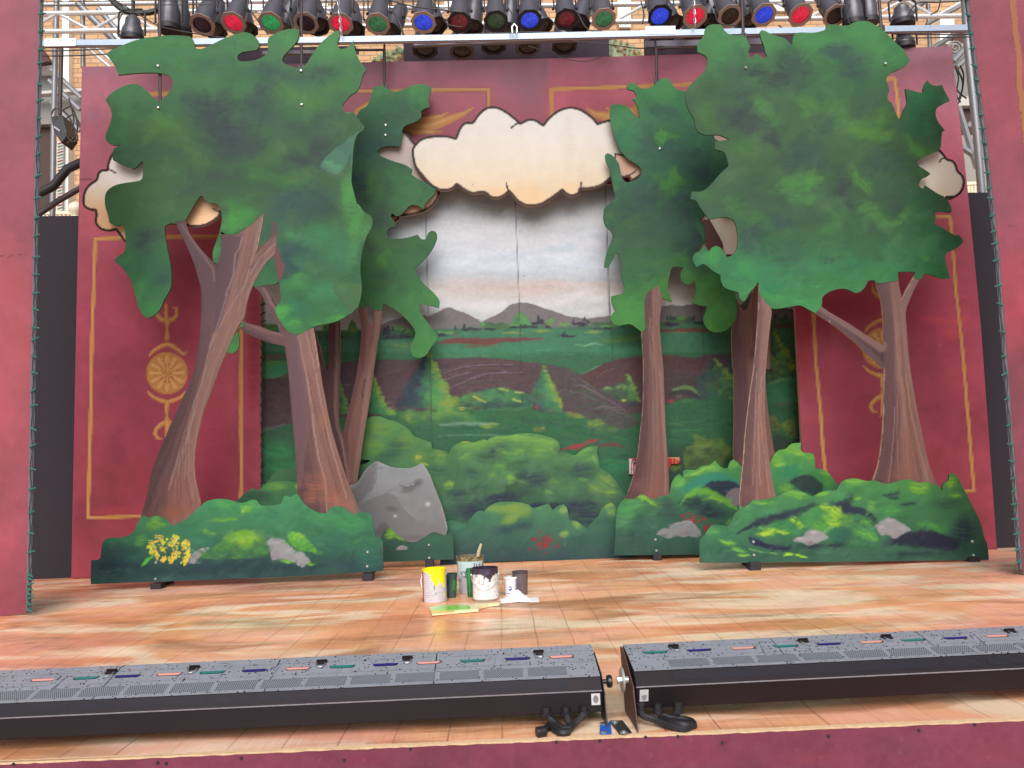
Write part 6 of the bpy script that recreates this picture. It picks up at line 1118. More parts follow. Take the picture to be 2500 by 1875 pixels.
GELS = dict(red=gel('red_gel', (236,34,72), .55), green=gel('green_gel', (44,168,96), .45), blue=gel('blue_gel', (40,70,226), .6), purple=gel('dark_purple_gel', (62,40,66)),
            dullred=gel('dull_red_gel', (128,38,56), .08), dullgreen=gel('dull_green_gel', (56,96,70), .08), olive=gel('dark_olive_gel', (66,60,48)), dimgreen=gel('soft_green_gel', (64,140,94), .25), black=gel('dark_lens', (44,38,42)))
def par(u, v, Y, gk, label, tilt=66, aim=0.0, fm=TAN, s=1.0, roll=0, grp='stage lamps hanging in the upper row', up=True, ln=.40):
    p = onY(u, v, Y); d = Vector((aim, -cos(R(tilt)), -sin(R(tilt)))).normalized()
    t = thing('stage_lamp', p, label, 'stage lamp', grp)
    M = Matrix.Translation(p) @ d.to_track_quat('Z', 'Y').to_matrix().to_4x4() @ Matrix.Rotation(R(roll), 4, 'Z')
    b = MB(); b.lathe([(.030*s,-ln-.03),(.055*s,-ln-.02),(.075*s,-ln+.02),(.084*s,-.28),(.088*s,-.2),(.1*s,-.19),(.103*s,-.03),(.108*s,-.025),(.108*s,0)], M, 28, True, False)
    b.lathe([(.108*s,0),(.098*s,-.002),(.092*s,-.05)], M, 28, False, False); b.build('can', CANM, t, True)
    b = MB(); n = 8; o = [Vector((.132*s*cos(pi/8+k*pi/4), .132*s*sin(pi/8+k*pi/4), 0)) for k in range(n)]; N_ = 32
    vs, fs = [], []
    for z in (.004, .010):
        for k in range(N_):
            a = 2*pi*k/N_; vs.append(M @ Vector((.092*s*cos(a), .092*s*sin(a), z)))
        for k in range(N_):
            a = 2*pi*k/N_; q = a/(pi/4)-.5; i = math.floor(q); f = q-i; e = o[i % 8].lerp(o[(i+1) % 8], f); vs.append(M @ Vector((e.x, e.y, z)))
    for k in range(N_):
        j = (k+1) % N_; fs += [(k, j, N_+j, N_+k), (2*N_+k, 3*N_+k, 3*N_+j, 2*N_+j), (N_+k, N_+j, 3*N_+j, 3*N_+k), (k, 2*N_+k, 2*N_+j, j)]
    b.add(vs, fs); b.build('gel_frame', fm, t)
    b = MB(); b.lathe([(.0935*s,-.006),(.07*s,.000),(.035*s,.004),(.002,.0055)], M, 28, False, True); b.build('gel', GELS[gk], t, True)
    if up:
        side = d.cross(Vector((0,0,1))).normalized(); c = p - d*.16
        b = MB(); top = c + Vector((0,.02,.30))
        b.tube([c+side*.112*s, c+side*.118*s+Vector((0,.01,.2)), top+side*.06, top-side*.06, c-side*.118*s+Vector((0,.01,.2)), c-side*.112*s], .008, 6)
        b.build('yoke', DARKM, t)
        for q in (1,-1):
            b = MB(); b.lathe([(.012,0),(.016,.006),(.012,.02)], Matrix.Translation(c+side*q*.112*s) @ (side*q).to_track_quat('Z','Y').to_matrix().to_4x4(), 8); b.build('knob', DARKM, t)
        b = MB(); b.tube([top, top+Vector((0,.01,.14))], .018, 6); b.build('clamp', DARKM, t)
        e = p - d*(ln+.03); rr = random.Random(int(u)); b = MB()
        b.tube([e, e-d*.05+Vector((rr.uniform(-.05,.05),.04,0)), e+Vector((rr.uniform(-.14,.14),.12,.08)), e+Vector((rr.uniform(-.2,.2),.1,.25))], .007, 5); b.build('cable_tail', CABLE, t)
    return t
PARS = [(494,60,'purple','stage lamp with a dark purple gel, first in the upper row',0),(570,55,'red','stage lamp with a bright red gel, second from the left in the upper row',0),(661,55,'green','stage lamp with a bright green gel between the first red and second purple',0),(747,56,'purple','stage lamp with a dark purple gel, crossed by a hanging pipe',0),
        (832,57,'red','stage lamp with a bright red gel behind the left hanging chain',0),(922,58,'dimgreen','stage lamp with a green gel right of the chained red one',0),(1034,54,'blue','stage lamp with a blue gel and tan frame, left of centre',0),(1122,54,'dullred','stage lamp with a dull dark red gel, left of the dark green one',1),
        (1211,52,'dullgreen','stage lamp with a dull dark green gel at the centre',1),(1293,49,'blue','stage lamp with a blue gel and dark frame just right of centre',1),(1383,47,'dullred','stage lamp with a dim red gel right of the dark framed centre blue',1),(1474,46,'dimgreen','stage lamp with a green gel turned aside, tan frame, right of centre',0),
        (1611,39,'blue','stage lamp with a blue gel and dark frame above a white joint plate',1),(1697,39,'red','stage lamp with a bright red gel behind the right hanging chain',0),(1782,39,'olive','stage lamp with a dark olive gel beside the right chain lamp',0),(1865,36,'blue','stage lamp with a blue gel, rightmost blue of the upper row',0),
        (1954,36,'red','stage lamp with a bright red gel, rightmost red of the upper row',0),(2039,38,'olive','stage lamp with a dark olive gel at the right end of the row',0)]
for u, v, g, lb, dk in PARS:
    a = (u-1230)/1000*.30; par(u, v, 6.9, g, lb, tilt=64 if u < 1600 else 58, aim=a*.35, fm=DARKM if dk else TAN, roll=(u*7) % 20-10, s=.89)
for i, (u, v, g, lb, dk) in enumerate(PARS):
    if u in (1474, 1954, 2039): continue
    a = 0.35*sin(i*2.3); rr_ = ('far left purple','first red','first green','second purple','chained red','second green','first blue','first dull red','dark green','centre blue','dim red','turned green','dark framed right blue','right chained red','olive','right blue')[i]
    par(u+(30 if u < 1700 else -34), v+14+6*sin(i*1.7), 7.3, 'black', 'dark back row lamp body tucked behind the %s lamp' % rr_, tilt=74+8*sin(i), aim=a, fm=DARKM, s=.92, grp='black lamp bodies of the back row', ln=.36)
for i, (u, v) in enumerate(((1038,122),(1128,125),(1205,112),(1289,116),(1378,112),(1614,100),(1692,98),(1790,96))):
    par(u, v, 7.55, 'black', ('unlit dark stage lamp in the lower row, %s' % ('beside the left carved ornament','second from the left ornament','third from the left ornament','with the lightest ring frame','just left of the right ornament','just right of the right ornament','left of the front right tree top','over the front right tree top')[i]), tilt=80, aim=0, fm=mat('dull_ring', (96,84,90), .5) if i in (1,3,6) else DARKM, s=1.0, up=False, grp='stage lamps hanging in the lower dark row', ln=.3)
# aluminium track in front of the lamps
t = thing('track_bar', onY(1230,90,6.55), 'long galvanised square bar running across above the scenery', 'rail')
pts = [(60,100),(118,97),(475,94),(853,88.5),(1233,82),(1421,77.5),(1800,69),(2338,60),(2390,59)]
b = MB()
for (u0,v0),(u1,v1) in zip(pts[:-1], pts[1:]): b.prism([onY(u0,v0,6.55), onY(u1,v1,6.55), onY(u1,v1+14,6.55), onY(u0,v0+14,6.55)], (0,.018,0))
b.build('bar', ALUB, t)
b = MB()
for (u0,v0),(u1,v1) in zip(pts[:-1], pts[1:]): b.prism([onY(u0,v0+14.3,6.56), onY(u1,v1+14.3,6.56), onY(u1,v1+18.5,6.56), onY(u0,v0+18.5,6.56)], (0,.015,0))
b.build('under_lip', BROWNLIP, t)
for q in ([(109,94),(186,93),(184,112),(108,113)], [(1576,64),(1649,63),(1649,82),(1576,82.5)]):
    b = MB(); b.prism([onY(u,v,6.545) for u,v in q], (0,.004,0)); b.build('joint_plate', PLATE, t)
    for a in (.12,.5,.88):
        b = MB(); b.lathe([(.004,0),(.004,.003)], Matrix.Translation(onY(q[0][0]+(q[1][0]-q[0][0])*a, q[0][1]+4, 6.545)) @ Matrix.Rotation(pi/2,4,'X'), 8); b.build('rivet', DARKM, t)
for u, v in ((1244,81),): b = MB(); b.prism([onY(u,v,6.548),onY(u+1.5,v,6.548),onY(u+1.5,v+12,6.548),onY(u,v+12,6.548)], (0,.002,0)); b.build('joint_seam', DARKM, t)
# hanging pipes that carry the trees
for u0, v0, u1, v1, Y, lb, arm in ((389,-40,391,262,Y1+.035,'dark hanging pipe behind the left lobes of the front left tree',None),(735,-40,736,172,Y1+.035,'dark hanging pipe crossing the purple lamp above the front left tree',None),(938,121,939,215,Y2+.035,'dark hanging pipe with a side arm above the slender forked tree',(866,122)),
                            (1602,117,1604,205,Y4+.035,'dark hanging pipe above the middle right tree',(1660,116)),(1810,-40,1815,95,Y3+.035,'dark hanging pipe behind the left peak of the front right tree',None),(2143,-40,2152,75,Y3+.035,'dark hanging pipe behind the right shoulder of the front right tree',None)):
    P_ = [onY(u0,v0,Y), onY(u1,v1,Y)]; t = thing('hanging_pipe', onY(u1,v1,Y), lb, 'hanging pipe', 'dark pipes carrying the trees')
    b = MB(); b.tube(P_, .014, 8); b.build('pipe', RODM, t, True)
    if arm:
        b = MB(); b.tube([onY(arm[0],arm[1],Y), onY(u0,v0+1,Y)], .012, 8); b.build('side_arm', RODM, t, True)
        for uu in (u0,): b = MB(); b.tube([onY(uu,v0,Y)+Vector((0,.02,0)), onY(uu,v0,Y)+Vector((0,.02,.9))], .01, 6); b.build('riser', RODM, t, True)
    b = MB(); q = onY(u1, v1-6, Y); b.box(q+Vector((0,.0,0)), (.05,.02,.05)); b.build('clamp', DARKM, t)
def chain(u, v0, v1, Y, label):
    a, c = onY(u[0], v0, Y), onY(u[1], v1, Y); n = max(4, int((a-c).length/.036)); t = thing('hanging_chain', c, label, 'chain', 'steel chains in front of the lamps')
    for i in range(n):
        p = a.lerp(c, (i+.5)/n); w_ = .009; h = .026; pl = []
        for k in range(13):
            th = 2*pi*k/12; x = w_*cos(th); z = h*sin(th)
            pl.append(p+(Vector((x,0,z)) if i % 2 else Vector((x*.35,x*.9,z))))
        b = MB(); b.tube(pl, .0032, 5, False); b.build('link', BOLT, t, True)
chain((823,834), -30, 86, 6.5, 'steel chain hanging in front of the red lamp left of centre'); chain((1692,1697), -30, 66, 6.5, 'steel chain hanging in front of the red lamp right of centre')
t = thing('shackle', onY(1256,84,6.5), 'small steel shackle on the square bar at the centre', 'shackle'); b = MB(); q = onY(1256,72,6.5)
b.tube([q+Vector((-.018,0,-.03)), q+Vector((-.022,0,.02)), q+Vector((0,0,.05)), q+Vector((.022,0,.02)), q+Vector((.018,0,-.03))], .008, 6); b.build('bow', BOLT, t, True); b = MB(); b.tube([q+Vector((0,0,.04)), q+Vector((0,0,.3))], .005, 5); b.build('wire', CABLE, t)
# trusses
def truss(label, chords, Y, r, seg, z2=None, m=ALU):
    (a0, a1), (b0, b1) = chords; t = thing('lighting_truss', onY(*b0, Y), label, 'truss', 'aluminium trusses over the stage')
    A0, A1, B0, B1 = onY(*a0,Y), onY(*a1,Y), onY(*b0,Y), onY(*b1,Y)
    for p, q in ((A0,A1),(B0,B1)): b = MB(); b.tube([p,q], r, 10); b.build('chord', m, t, True)
    for i in range(seg):
        f0, f1 = i/seg, (i+1)/seg
        p, q = (A0.lerp(A1,f0), B0.lerp(B1,f1)) if i % 2 else (B0.lerp(B1,f0), A0.lerp(A1,f1))
        b = MB(); b.tube([p,q], r*.62, 8); b.build('brace', m, t, True)
    return t
truss('front aluminium truss with zigzag braces behind the upper row of lamps', (((60,34),(2440,-4)), ((60,78),(2440,37))), 8.0, .026, 30)
truss('rear aluminium truss seen between the lamps above the front truss', (((60,-34),(2440,-70)), ((60,12),(2440,-22))), 8.6, .026, 26)
def pole(name, label, pts, r, m, Y, cat='pipe', grp=None):
    b = MB(); b.tube([onY(u,v,Y) for u,v in pts], r, 10); return tag(b.build(name, m, None, True), label, cat, grp)
POLE = mat('grey_steel_pole', (134,136,142), 0.4, .3)
pole('scaffold_pole', 'grey steel pole beside the left light string', [(140,-60),(136,100),(131,300),(128,540)], .028, POLE, 8.3, grp='steel poles of the rig')
pole('scaffold_pole', 'grey steel pole left of the front left tree top', [(201,-60),(203,165)], .025, POLE, 8.3, grp='steel poles of the rig')
pole('scaffold_pole', 'grey steel pole right of the black spotlight at the right', [(2262,-60),(2270,118)], .022, POLE, 8.3, grp='steel poles of the rig')
pole('scaffold_pole', 'grey steel pole behind the right light string', [(2352,-60),(2362,110),(2385,330),(2402,540)], .035, POLE, 7.2, grp='steel poles of the rig')
for lb, q, r, Y in (('thick slanting brace pole at the top left', [(190,8),(280,100)], .036, 8.2), ('slanting white tube above the left red wall corner', [(205,110),(270,165)], .02, 8.2), ('slanting white tube beside the tree crown tip', [(228,112),(292,165)], .018, 8.2),('slanting tube from the lamp row to the upper left', [(240,22),(300,90)], .03, 8.3),
                    ('thick slanting brace pole at the top right', [(2222,30),(2268,-12)], .045, 8.2),('long slanting tube down to the right red wall top', [(2378,-2),(2262,60)], .02, 8.2), ('slanting tube under the square bar at the right', [(2345,74),(2275,120)], .028, 8.3)):
    pole('brace_pole', lb, q, r, ALU if 'white' in lb else POLE, Y, grp='slanting braces of the rig')
for lb, q, r, m, Y in (('dark pipe dropping to the black speaker at the left', [(150,118),(146,280)], .02, RODM, 7.9), ('black cable bundle sloping down beside the left red wall', [(96,472),(130,455),(150,430),(165,412),(200,396)], .045, CABLE, 8.0), ('grey pipe sloping down beside the left red wall', [(92,525),(140,492),(200,457)], .03, RODM, 8.1)):
    pole('pipe_run', lb, q, r, m, Y)
def cab(u, label, r=.006, Y=6.7, m=CABLE, grp='black cables of the rig'):
    P_ = [onY(a, b_, Y) for a, b_ in crom(u, 6, False, 170)]; b = MB(); b.tube(P_, r, 6); return tag(b.build('cable', m, None, True), label, 'cable', grp)
for k, (lb, u, r) in enumerate((('upper thin black wire stretched to the first lamp', [(95,5),(300,3),(540,1)],.004),('lower thin black wire stretched to the first lamp', [(95,13),(300,12.5),(540,11)],.004),('upper thin wire under the square bar at the left', [(98,125),(180,123),(290,118)],.006),('lower thin wire under the square bar at the left', [(98,137),(180,136),(270,132)],.006),
              ('twin cable drooping to the big left spotlight', [(290,6),(340,36),(385,62),(440,76),(560,94)],.006),('thin cable looping left of the small spotlight', [(300,28),(288,62),(290,88),(300,97)],.005),('cable running low in front of the square bar', [(840,101),(1000,92),(1120,85),(1300,78),(1380,80),(1600,84),(1800,83)],.006),
              ('thin wire under the bar right of centre', [(1400,100),(1480,108),(1560,118),(1620,112)],.005),('slack cable behind the red header top', [(1290,112),(1330,125),(1380,143),(1430,150),(1470,138)],.004),('upper wire at the right end', [(2180,83),(2280,84),(2370,84)],.006),('lower wire at the right end', [(2180,93),(2280,92),(2370,90)],.006),
              ('curved cable at the top right', [(2215,40),(2240,8),(2290,6),(2350,2)],.006),('hooked cable right of the tall pole', [(2272,36),(2290,24),(2298,-10)],.006),('cable loop hanging between blue and dark red lamps', [(1070,20),(1085,50),(1100,62),(1130,66)],.005),('cable loop by the green lamp', [(955,20),(972,48),(985,85)],.009),('cable loop right of the chain lamp', [(1745,30),(1752,52),(1765,60),(1800,62)],.005),('slack cable by the two right lamps', [(1900,62),(1930,75),(2010,66)],.006),('cable over the truss above the green lamp', [(935,-5),(1000,14),(1060,22),(1130,30)],.007),
              ('cable drooping between the second and third lamp', [(600,14),(622,40),(640,66),(655,84)],.006),('cable drooping between the third and fourth lamp', [(690,10),(708,44),(716,72)],.006),('cable hooked beside the dim green centre lamp', [(1240,18),(1252,40),(1250,66),(1262,84)],.005),('cable arc beside the turned green lamp', [(1410,30),(1425,60),(1440,74),(1470,76)],.006),('cable looped by the right blue lamp', [(1565,4),(1572,34),(1568,58)],.007),('loose wire dangling by the olive end lamp', [(2075,10),(2068,40),(2076,62)],.006))):
    cab(u, lb, r)
t = cab([(265,-12),(285,12),(310,28),(345,32),(380,26),(400,0)], 'ribbed black hose looping at the top left', .03, 7.4); 
# the big and small spotlights
def spot(u, v, Y, h, w_, label, yk=True):
    p = onY(u, v, Y); t = thing('spotlight', p, label, 'spotlight'); M = Matrix.Translation(p)
    b = MB(); b.lathe([(w_*.9,0),(w_,.02),(w_*.98,h*.4),(w_*.72,h*.62),(w_*.66,h*.85),(w_*.3,h)], M, 20); b.build('body', CANM if yk else DARKM, t, True)
    b = MB(); b.lathe([(w_*1.06,-.01),(w_*1.08,.035)], M, 20); b.build('front_ring', DARKM, t, True)
    b = MB(); b.tube([p+Vector((-w_*1.25,-.02,h*.15)), p+Vector((-w_*1.25,-.02,h*1.05)), p+Vector((-w_*.9,-.02,h*1.2)), p+Vector((w_*.9,-.02,h*1.2)), p+Vector((w_*1.25,-.02,h*1.05)), p+Vector((w_*1.25,-.02,h*.15))], .01, 6); b.build('yoke', DARKM, t, True)
    b = MB(); b.tube([p+Vector((0,0,h*1.18)), p+Vector((0,0,h*1.6))], .018, 6); b.build('clamp', DARKM, t); return t
spot(324,100,6.9,.24,.095,'small black spotlight on a yoke behind the bar at the left'); spot(2204,62,6.9,.2,.1,'small black spotlight on a yoke above the bar at the right'); spot(2208,118,7.0,.17,.09,'black spotlight just under the bar above the right red wall')
spot(414,74,6.85,.42,.095,'large black spotlight beside the first hanging pipe at the left'); spot(442,86,7.1,.42,.095,'large dark spotlight right behind the left one'); spot(2084,62,6.85,.4,.09,'tall black spotlight left of a hanging pipe at the right'); spot(2122,56,6.9,.4,.08,'tall black spotlight touching the right hanging pipe')
# black box trusses and panels behind the wall top
for lb, q, Y in (('dark drape panel behind the centre of the red header', [(985,96),(1487,82),(1487,165),(985,170)], 7.9), ('dark drape panel behind the front right tree top', [(1574,78),(2000,66),(2000,150),(1574,160)], 7.9), ('dark panel behind the front left tree top', [(560,118),(868,112),(868,180),(560,185)], 7.9)):
    poly_px('dark_drape', q, Y, mat('dark_drape', (58,46,58), .9, var=.2), .05, lb, 'drape', group='dark drapes behind the header')
for lb, q in (('grey steel channel under the bar at centre', [(1010,104),(1440,90),(1440,97),(1010,111)]), ('grey steel channel under the bar right of centre', [(1575,100),(1900,92),(1900,106),(1575,114)]), ('dark grey channel above the forked tree', [(640,124),(875,120),(875,128),(640,132)])):
    poly_px('steel_channel', q, 7.3, mat('grey_channel', (112,106,120), .5, .2), .04, lb, 'steel channel', group='steel channels')
# carved ornaments glimpsed behind the wall top
def carved(label, q, Y):
    m = MATS.get('carved') or mat('carved', (150,158,120), .6, var=.5, scale=26, bump=.8); rr = random.Random(int(q[0][0]))
    t = thing('carved_ornament', onY(*q[0], Y), label, 'carving', 'pale carved ornaments behind the wall')
    b = MB(); b.prism([onY(u,v,Y) for u,v in q], (0,.05,0)); b.build('slab', m, t, bevel=.01)
    us = [a for a,_ in q]; vs = [c for _,c in q]; A = np.array(q, float)
    for i in range(40):
        u, v = rr.uniform(min(us),max(us)), rr.uniform(min(vs),max(vs))
        if not inpoly(np.array([u]), np.array([v]), A)[0]: continue
        p = onY(u, v, Y-.01); pl = [p+Vector((.02*cos(k*.9+i)*(1-k/9), -.01, .02*sin(k*.9+i)*(1-k/9))) for k in range(8)]
        b = MB(); b.tube(pl, .005, 5); b.build('scroll', (mat('carved_gold', (176,160,96), .5), mat('carved_green', (120,160,132), .6), mat('carved_red', (170,90,70), .6))[i % 3], t, True)
carved('pale green and red carved ornament left of the dark drape', [(905,150),(930,128),(975,114),(984,118),(984,152)], 8.0); carved('pale green carved ornament with gold scrolls between the dark drapes', [(1486,92),(1530,102),(1560,118),(1574,140),(1486,142)], 8.0)
carved('small green carved strip between the lamps', [(1395,20),(1440,22),(1455,36),(1395,34)], 8.2)
# speaker and cable loops left
t = thing('loudspeaker', onY(145,330,7.8), 'small black loudspeaker hanging on a dark pipe left of the red wall', 'loudspeaker')
b = MB(); b.prism([onY(u,v,7.7) for u,v in ((124,284),(152,280),(165,330),(150,350),(130,318))], (0,.2,0)); b.build('cabinet', mat('black_box', (38,36,42), .5), t, bevel=.008)
b = MB(); b.prism([onY(u,v,7.69) for u,v in ((132,307),(147,318),(145,321),(131,311))], (0,.005,0)); b.build('badge', mat('pale_badge', (170,166,180), .5), t)
for k, u in enumerate(([(125,280),(135,265),(160,275),(180,310),(190,340),(175,345),(160,325)], [(150,270),(175,262),(188,300),(186,330),(165,350)], [(160,290),(180,280),(193,300)], [(168,240),(180,290),(176,320)])): cab(u, ('wide black cable loop around the left loudspeaker','second black cable loop right of the loudspeaker','short cable arc above the loudspeaker','straight cable dropping to the loudspeaker')[k], .008, 7.65)
for k, u in enumerate(([(2333,165),(2340,190),(2335,230),(2345,250)], [(2338,170),(2350,200),(2346,235),(2336,260)], [(2330,210),(2345,230),(2360,240)], [(2344,160),(2352,180),(2350,215),(2340,245)])): cab(u, ('first black cable hanging right of the red wall','second black cable loop right of the red wall','small crossing cable right of the red wall','outer cable loop right of the red wall')[k], .008, 7.3)

# ------------------------------------------------------------------ brick building and porches behind the stage
def brick_mat():
    m, t, b = new_mat('tan_brick'); L = t.links.new
    tc = N(t, 'ShaderNodeTexCoord'); mp = N(t, 'ShaderNodeMapping'); mp.inputs['Rotation'].default_value = (R(-90),0,0)
    br = N(t, 'ShaderNodeTexBrick', Scale=1.0); br.inputs['Brick Width'].default_value = .22; br.inputs['Row Height'].default_value = .085; br.inputs['Mortar Size'].default_value = .008
    br.inputs['Color1'].default_value = (*lin((208,168,126)),1); br.inputs['Color2'].default_value = (*lin((190,148,110)),1); br.inputs['Mortar'].default_value = (*lin((150,122,98)),1)
    L(tc.outputs['Object'], mp.inputs[0]); L(mp.outputs[0], br.inputs['Vector']); no = N(t, 'ShaderNodeTexNoise', Scale=3.0, Detail=5.0); L(tc.outputs['Object'], no.inputs['Vector'])
    mr = N(t, 'ShaderNodeMapRange'); mr.inputs['To Min'].default_value = .8; mr.inputs['To Max'].default_value = 1.2; L(no.outputs[0], mr.inputs[0])
    sc = N(t, 'ShaderNodeVectorMath', operation='SCALE'); L(br.outputs[0], sc.inputs[0]); L(mr.outputs[0], sc.inputs['Scale']); L(sc.outputs[0], b.inputs['Base Color']); b.inputs['Roughness'].default_value = .85; return m
YB = 13.0; bld = thing('brick_building', (0, YB, -.95), 'tan brick building with white trim glimpsed behind the lighting rig', 'building')
WH = mat('white_trim', (236,236,232), .5); GLZ = mat('pale_glass', (214,222,228), .12, var=.06)
b = MB(); b.box((0, YB+.2, 4.5), (26, .4, 10.9)); b.build('wall', brick_mat(), bld)
def bpoly(name, q, Y, m, t_, par=None): b = MB(); b.prism([onY(u,v,Y) for u,v in q], (0,t_,0)); return b.build(name, m, par)
for q in ([(235,-60),(320,-60),(320,70),(305,98),(280,98),(262,30)], [(525,-60),(690,-60),(690,22),(525,22)], [(700,-60),(800,-60),(800,14),(700,14)], [(1850,-60),(1940,-60),(1940,26),(1850,26)], [(1505,-60),(1540,-60),(1540,66),(1512,66)], [(1085,-60),(1180,-60),(1180,12),(1085,12)]):
    w_ = bpoly('window', q, YB-.06, WH, .06, bld); us = [a for a,_ in q]; x0, x1 = min(us), max(us); vb = min(q[2][1], q[-1][1])
    for f0, f1 in ((.08,.46),(.54,.92)): bpoly('pane', [(x0+(x1-x0)*f0,-58),(x0+(x1-x0)*f1,-58),(x0+(x1-x0)*f1,vb-6),(x0+(x1-x0)*f0,vb-6)], YB-.065, GLZ, .005, w_)
for q in ([(152,-60),(168,-60),(168,500),(152,520)], [(2295,45),(2330,45),(2330,110),(2295,112)]): bpoly('pilaster', q, YB-.12, WH, .12, bld)
GREYC = mat('grey_painted_ceiling', (132,130,126), .7); BR = mat('dark_brown_opening', (74,56,50), .8); CREAM = mat('cream_trim', (226,220,196), .5)
por = thing('porch', onY(150,500,10.5), 'grey porch with white column and louvred shutter left of the red wall', 'porch')
bpoly('ceiling', [(60,176),(130,178),(200,236),(200,300),(60,305)], 10.6, GREYC, .2, por); bpoly('fascia', [(60,150),(132,156),(131,176),(60,176)], 10.5, WH, .1, por); bpoly('beam', [(60,225),(200,215),(200,222),(60,232)], 10.4, mat('light_grey_beam', (190,188,184), .6), .1, por)
bpoly('doorway', [(70,312),(126,306),(126,520),(70,522)], 10.7, BR, .1, por); bpoly('awning', [(60,118),(105,122),(122,150),(60,156)], 10.3, mat('maroon_awning', (84,46,50), .7), .1, por)
bpoly('column', [(152,330),(167,330),(166,525),(150,525)], 10.35, WH, .15, por)
sh = bpoly('shutter', [(139,345),(155,340),(152,525),(137,527)], 10.3, mat('white_shutter', (196,196,190), .5), .03, por)
for i in range(24): bpoly('slat', [(140,350+i*7.2),(153,346+i*7.2),(153,348+i*7.2),(140,352+i*7.2)], 10.29, mat('shutter_slat_%d' % (i % 3), ((150,70,60),(90,130,100),(150,150,146))[i % 3], .5), .01, sh)
for i, q in enumerate(([(126,170),(200,240)],[(120,196),(196,268)],[(126,250),(196,320)])): b = MB(); b.tube([onY(*p_, 9.8) for p_ in q], .03, 6); b.build('roof_rail', POLE, por)
def railing(label, u0, u1, v, Y, n, ball=None):
    t = thing('railing', onY(u0,v,Y), label, 'railing'); b = MB(); b.tube([onY(u0,v,Y), onY(u1,v-2,Y)], .03, 6); b.build('top_rail', CREAM, t); b = MB(); b.tube([onY(u0,v+30,Y), onY(u1,v+28,Y)], .02, 6); b.build('bottom_rail', CREAM, t)
    for i in range(n): u = u0+(u1-u0)*(i+.5)/n; b = MB(); b.tube([onY(u,v,Y), onY(u,v+30,Y)], .018, 6); b.build('baluster', CREAM, t)
    if ball: p = onY(*ball, Y); b = MB(); b.lathe([(.06,-.3),(.07,-.12),(.05,-.1),(.03,-.08),(.07,-.04),(.085,.0),(.07,.05),(.02,.085)], Matrix.Translation(p), 14); b.build('finial', CREAM, t, True)
railing('cream railing with a ball finial above the left black flat', 92, 192, 522, 9.2, 10, (185,510)); railing('cream railing above the right black flat', 2352, 2400, 450, 9.2, 6)
p2 = thing('porch', onY(2370,480,10.5), 'grey porch with carved bracket and dark opening right of the red wall', 'porch')
bpoly('ceiling', [(2322,110),(2420,100),(2440,290),(2334,300)], 10.6, GREYC, .2, p2); bpoly('doorway', [(2340,255),(2420,250),(2430,500),(2350,500)], 10.5, BR, .1, p2); bpoly('beam', [(2330,236),(2420,232),(2422,256),(2332,258)], 10.4, mat('light_grey_beam', (190,188,184), .6), .1, p2)
bpoly('roof_edge', [(2300,100),(2325,100),(2356,108),(2354,114),(2302,106)], 10.2, mat('light_grey_beam', (190,188,184), .6), .1, p2); bpoly('lower_wall', [(2348,330),(2400,330),(2410,470),(2352,470)], 10.3, mat('grey_wall', (150,146,138), .7), .1, p2)
b = MB(); q = onY(2331,117,10.1); b.tube([q+Vector((.1*(1-k/26)*cos(k*.55), 0, .1*(1-k/26)*sin(k*.55))) for k in range(24)], .018, 6); b.build('scroll', GREYC, p2, True)
for q in ([(2326,150),(2356,118)],[(2335,165),(2366,135)],[(2340,262),(2385,410)],[(2348,360),(2382,382)],[(2360,310),(2375,300)],[(2372,350),(2384,342)]): b = MB(); b.tube([onY(*p_, 9.7) for p_ in q], .04, 6); b.build('brace', POLE, p2)
bpoly('maroon_panel', [(2327,76),(2352,76),(2356,108),(2328,106)], 10.3, mat('maroon_awning', (84,46,50), .7), .1, p2)

# ------------------------------------------------------------------ strip lights along the front of the stage
def strip_metal():
    m, t, b = new_mat('wet_black_metal_painted_sheen'); L = t.links.new
    tc = N(t, 'ShaderNodeTexCoord'); vo = N(t, 'ShaderNodeTexVoronoi', Scale=95.0, Randomness=1.0); L(tc.outputs['Object'], vo.inputs['Vector'])
    vc = N(t, 'ShaderNodeTexVoronoi', Scale=95.0, Randomness=1.0); L(tc.outputs['Object'], vc.inputs['Vector'])
    no = N(t, 'ShaderNodeTexNoise', Scale=14.0, Detail=4.0); L(tc.outputs['Object'], no.inputs['Vector'])
    # rain drops: small discs, present where the cell's random value is high
    sep = N(t, 'ShaderNodeSeparateColor'); L(vc.outputs['Color'], sep.inputs[0])
    th = N(t, 'ShaderNodeMapRange'); th.inputs['From Min'].default_value = .35; th.inputs['From Max'].default_value = 1.0; th.inputs['To Min'].default_value = 0; th.inputs['To Max'].default_value = .42; L(sep.outputs[0], th.inputs[0])
    lt = N(t, 'ShaderNodeMath', operation='LESS_THAN'); L(vo.outputs['Distance'], lt.inputs[0]); L(th.outputs[0], lt.inputs[1])
    mx = N(t, 'ShaderNodeMix', data_type='RGBA'); mx.inputs[6].default_value = (*lin((150,154,166)),1); mx.inputs[7].default_value = (*lin((44,44,54)),1); L(lt.outputs[0], mx.inputs[0])  # pale base paints the sky's sheen onto the black metal
    m2 = N(t, 'ShaderNodeMix', data_type='RGBA', blend_type='MULTIPLY'); m2.inputs[0].default_value = .35; L(mx.outputs[2], m2.inputs[6]); L(no.outputs[0], m2.inputs[7]); L(m2.outputs[2], b.inputs['Base Color'])
    mr = N(t, 'ShaderNodeMapRange'); mr.inputs['To Min'].default_value = .42; mr.inputs['To Max'].default_value = .1; L(lt.outputs[0], mr.inputs[0]); L(mr.outputs[0], b.inputs['Roughness'])
    b.inputs['Specular IOR Level'].default_value = .6
    bp = N(t, 'ShaderNodeBump', Strength=.6, Distance=.002, invert=True); L(vo.outputs['Distance'], bp.inputs['Height']); L(bp.outputs[0], b.inputs['Normal']); return m
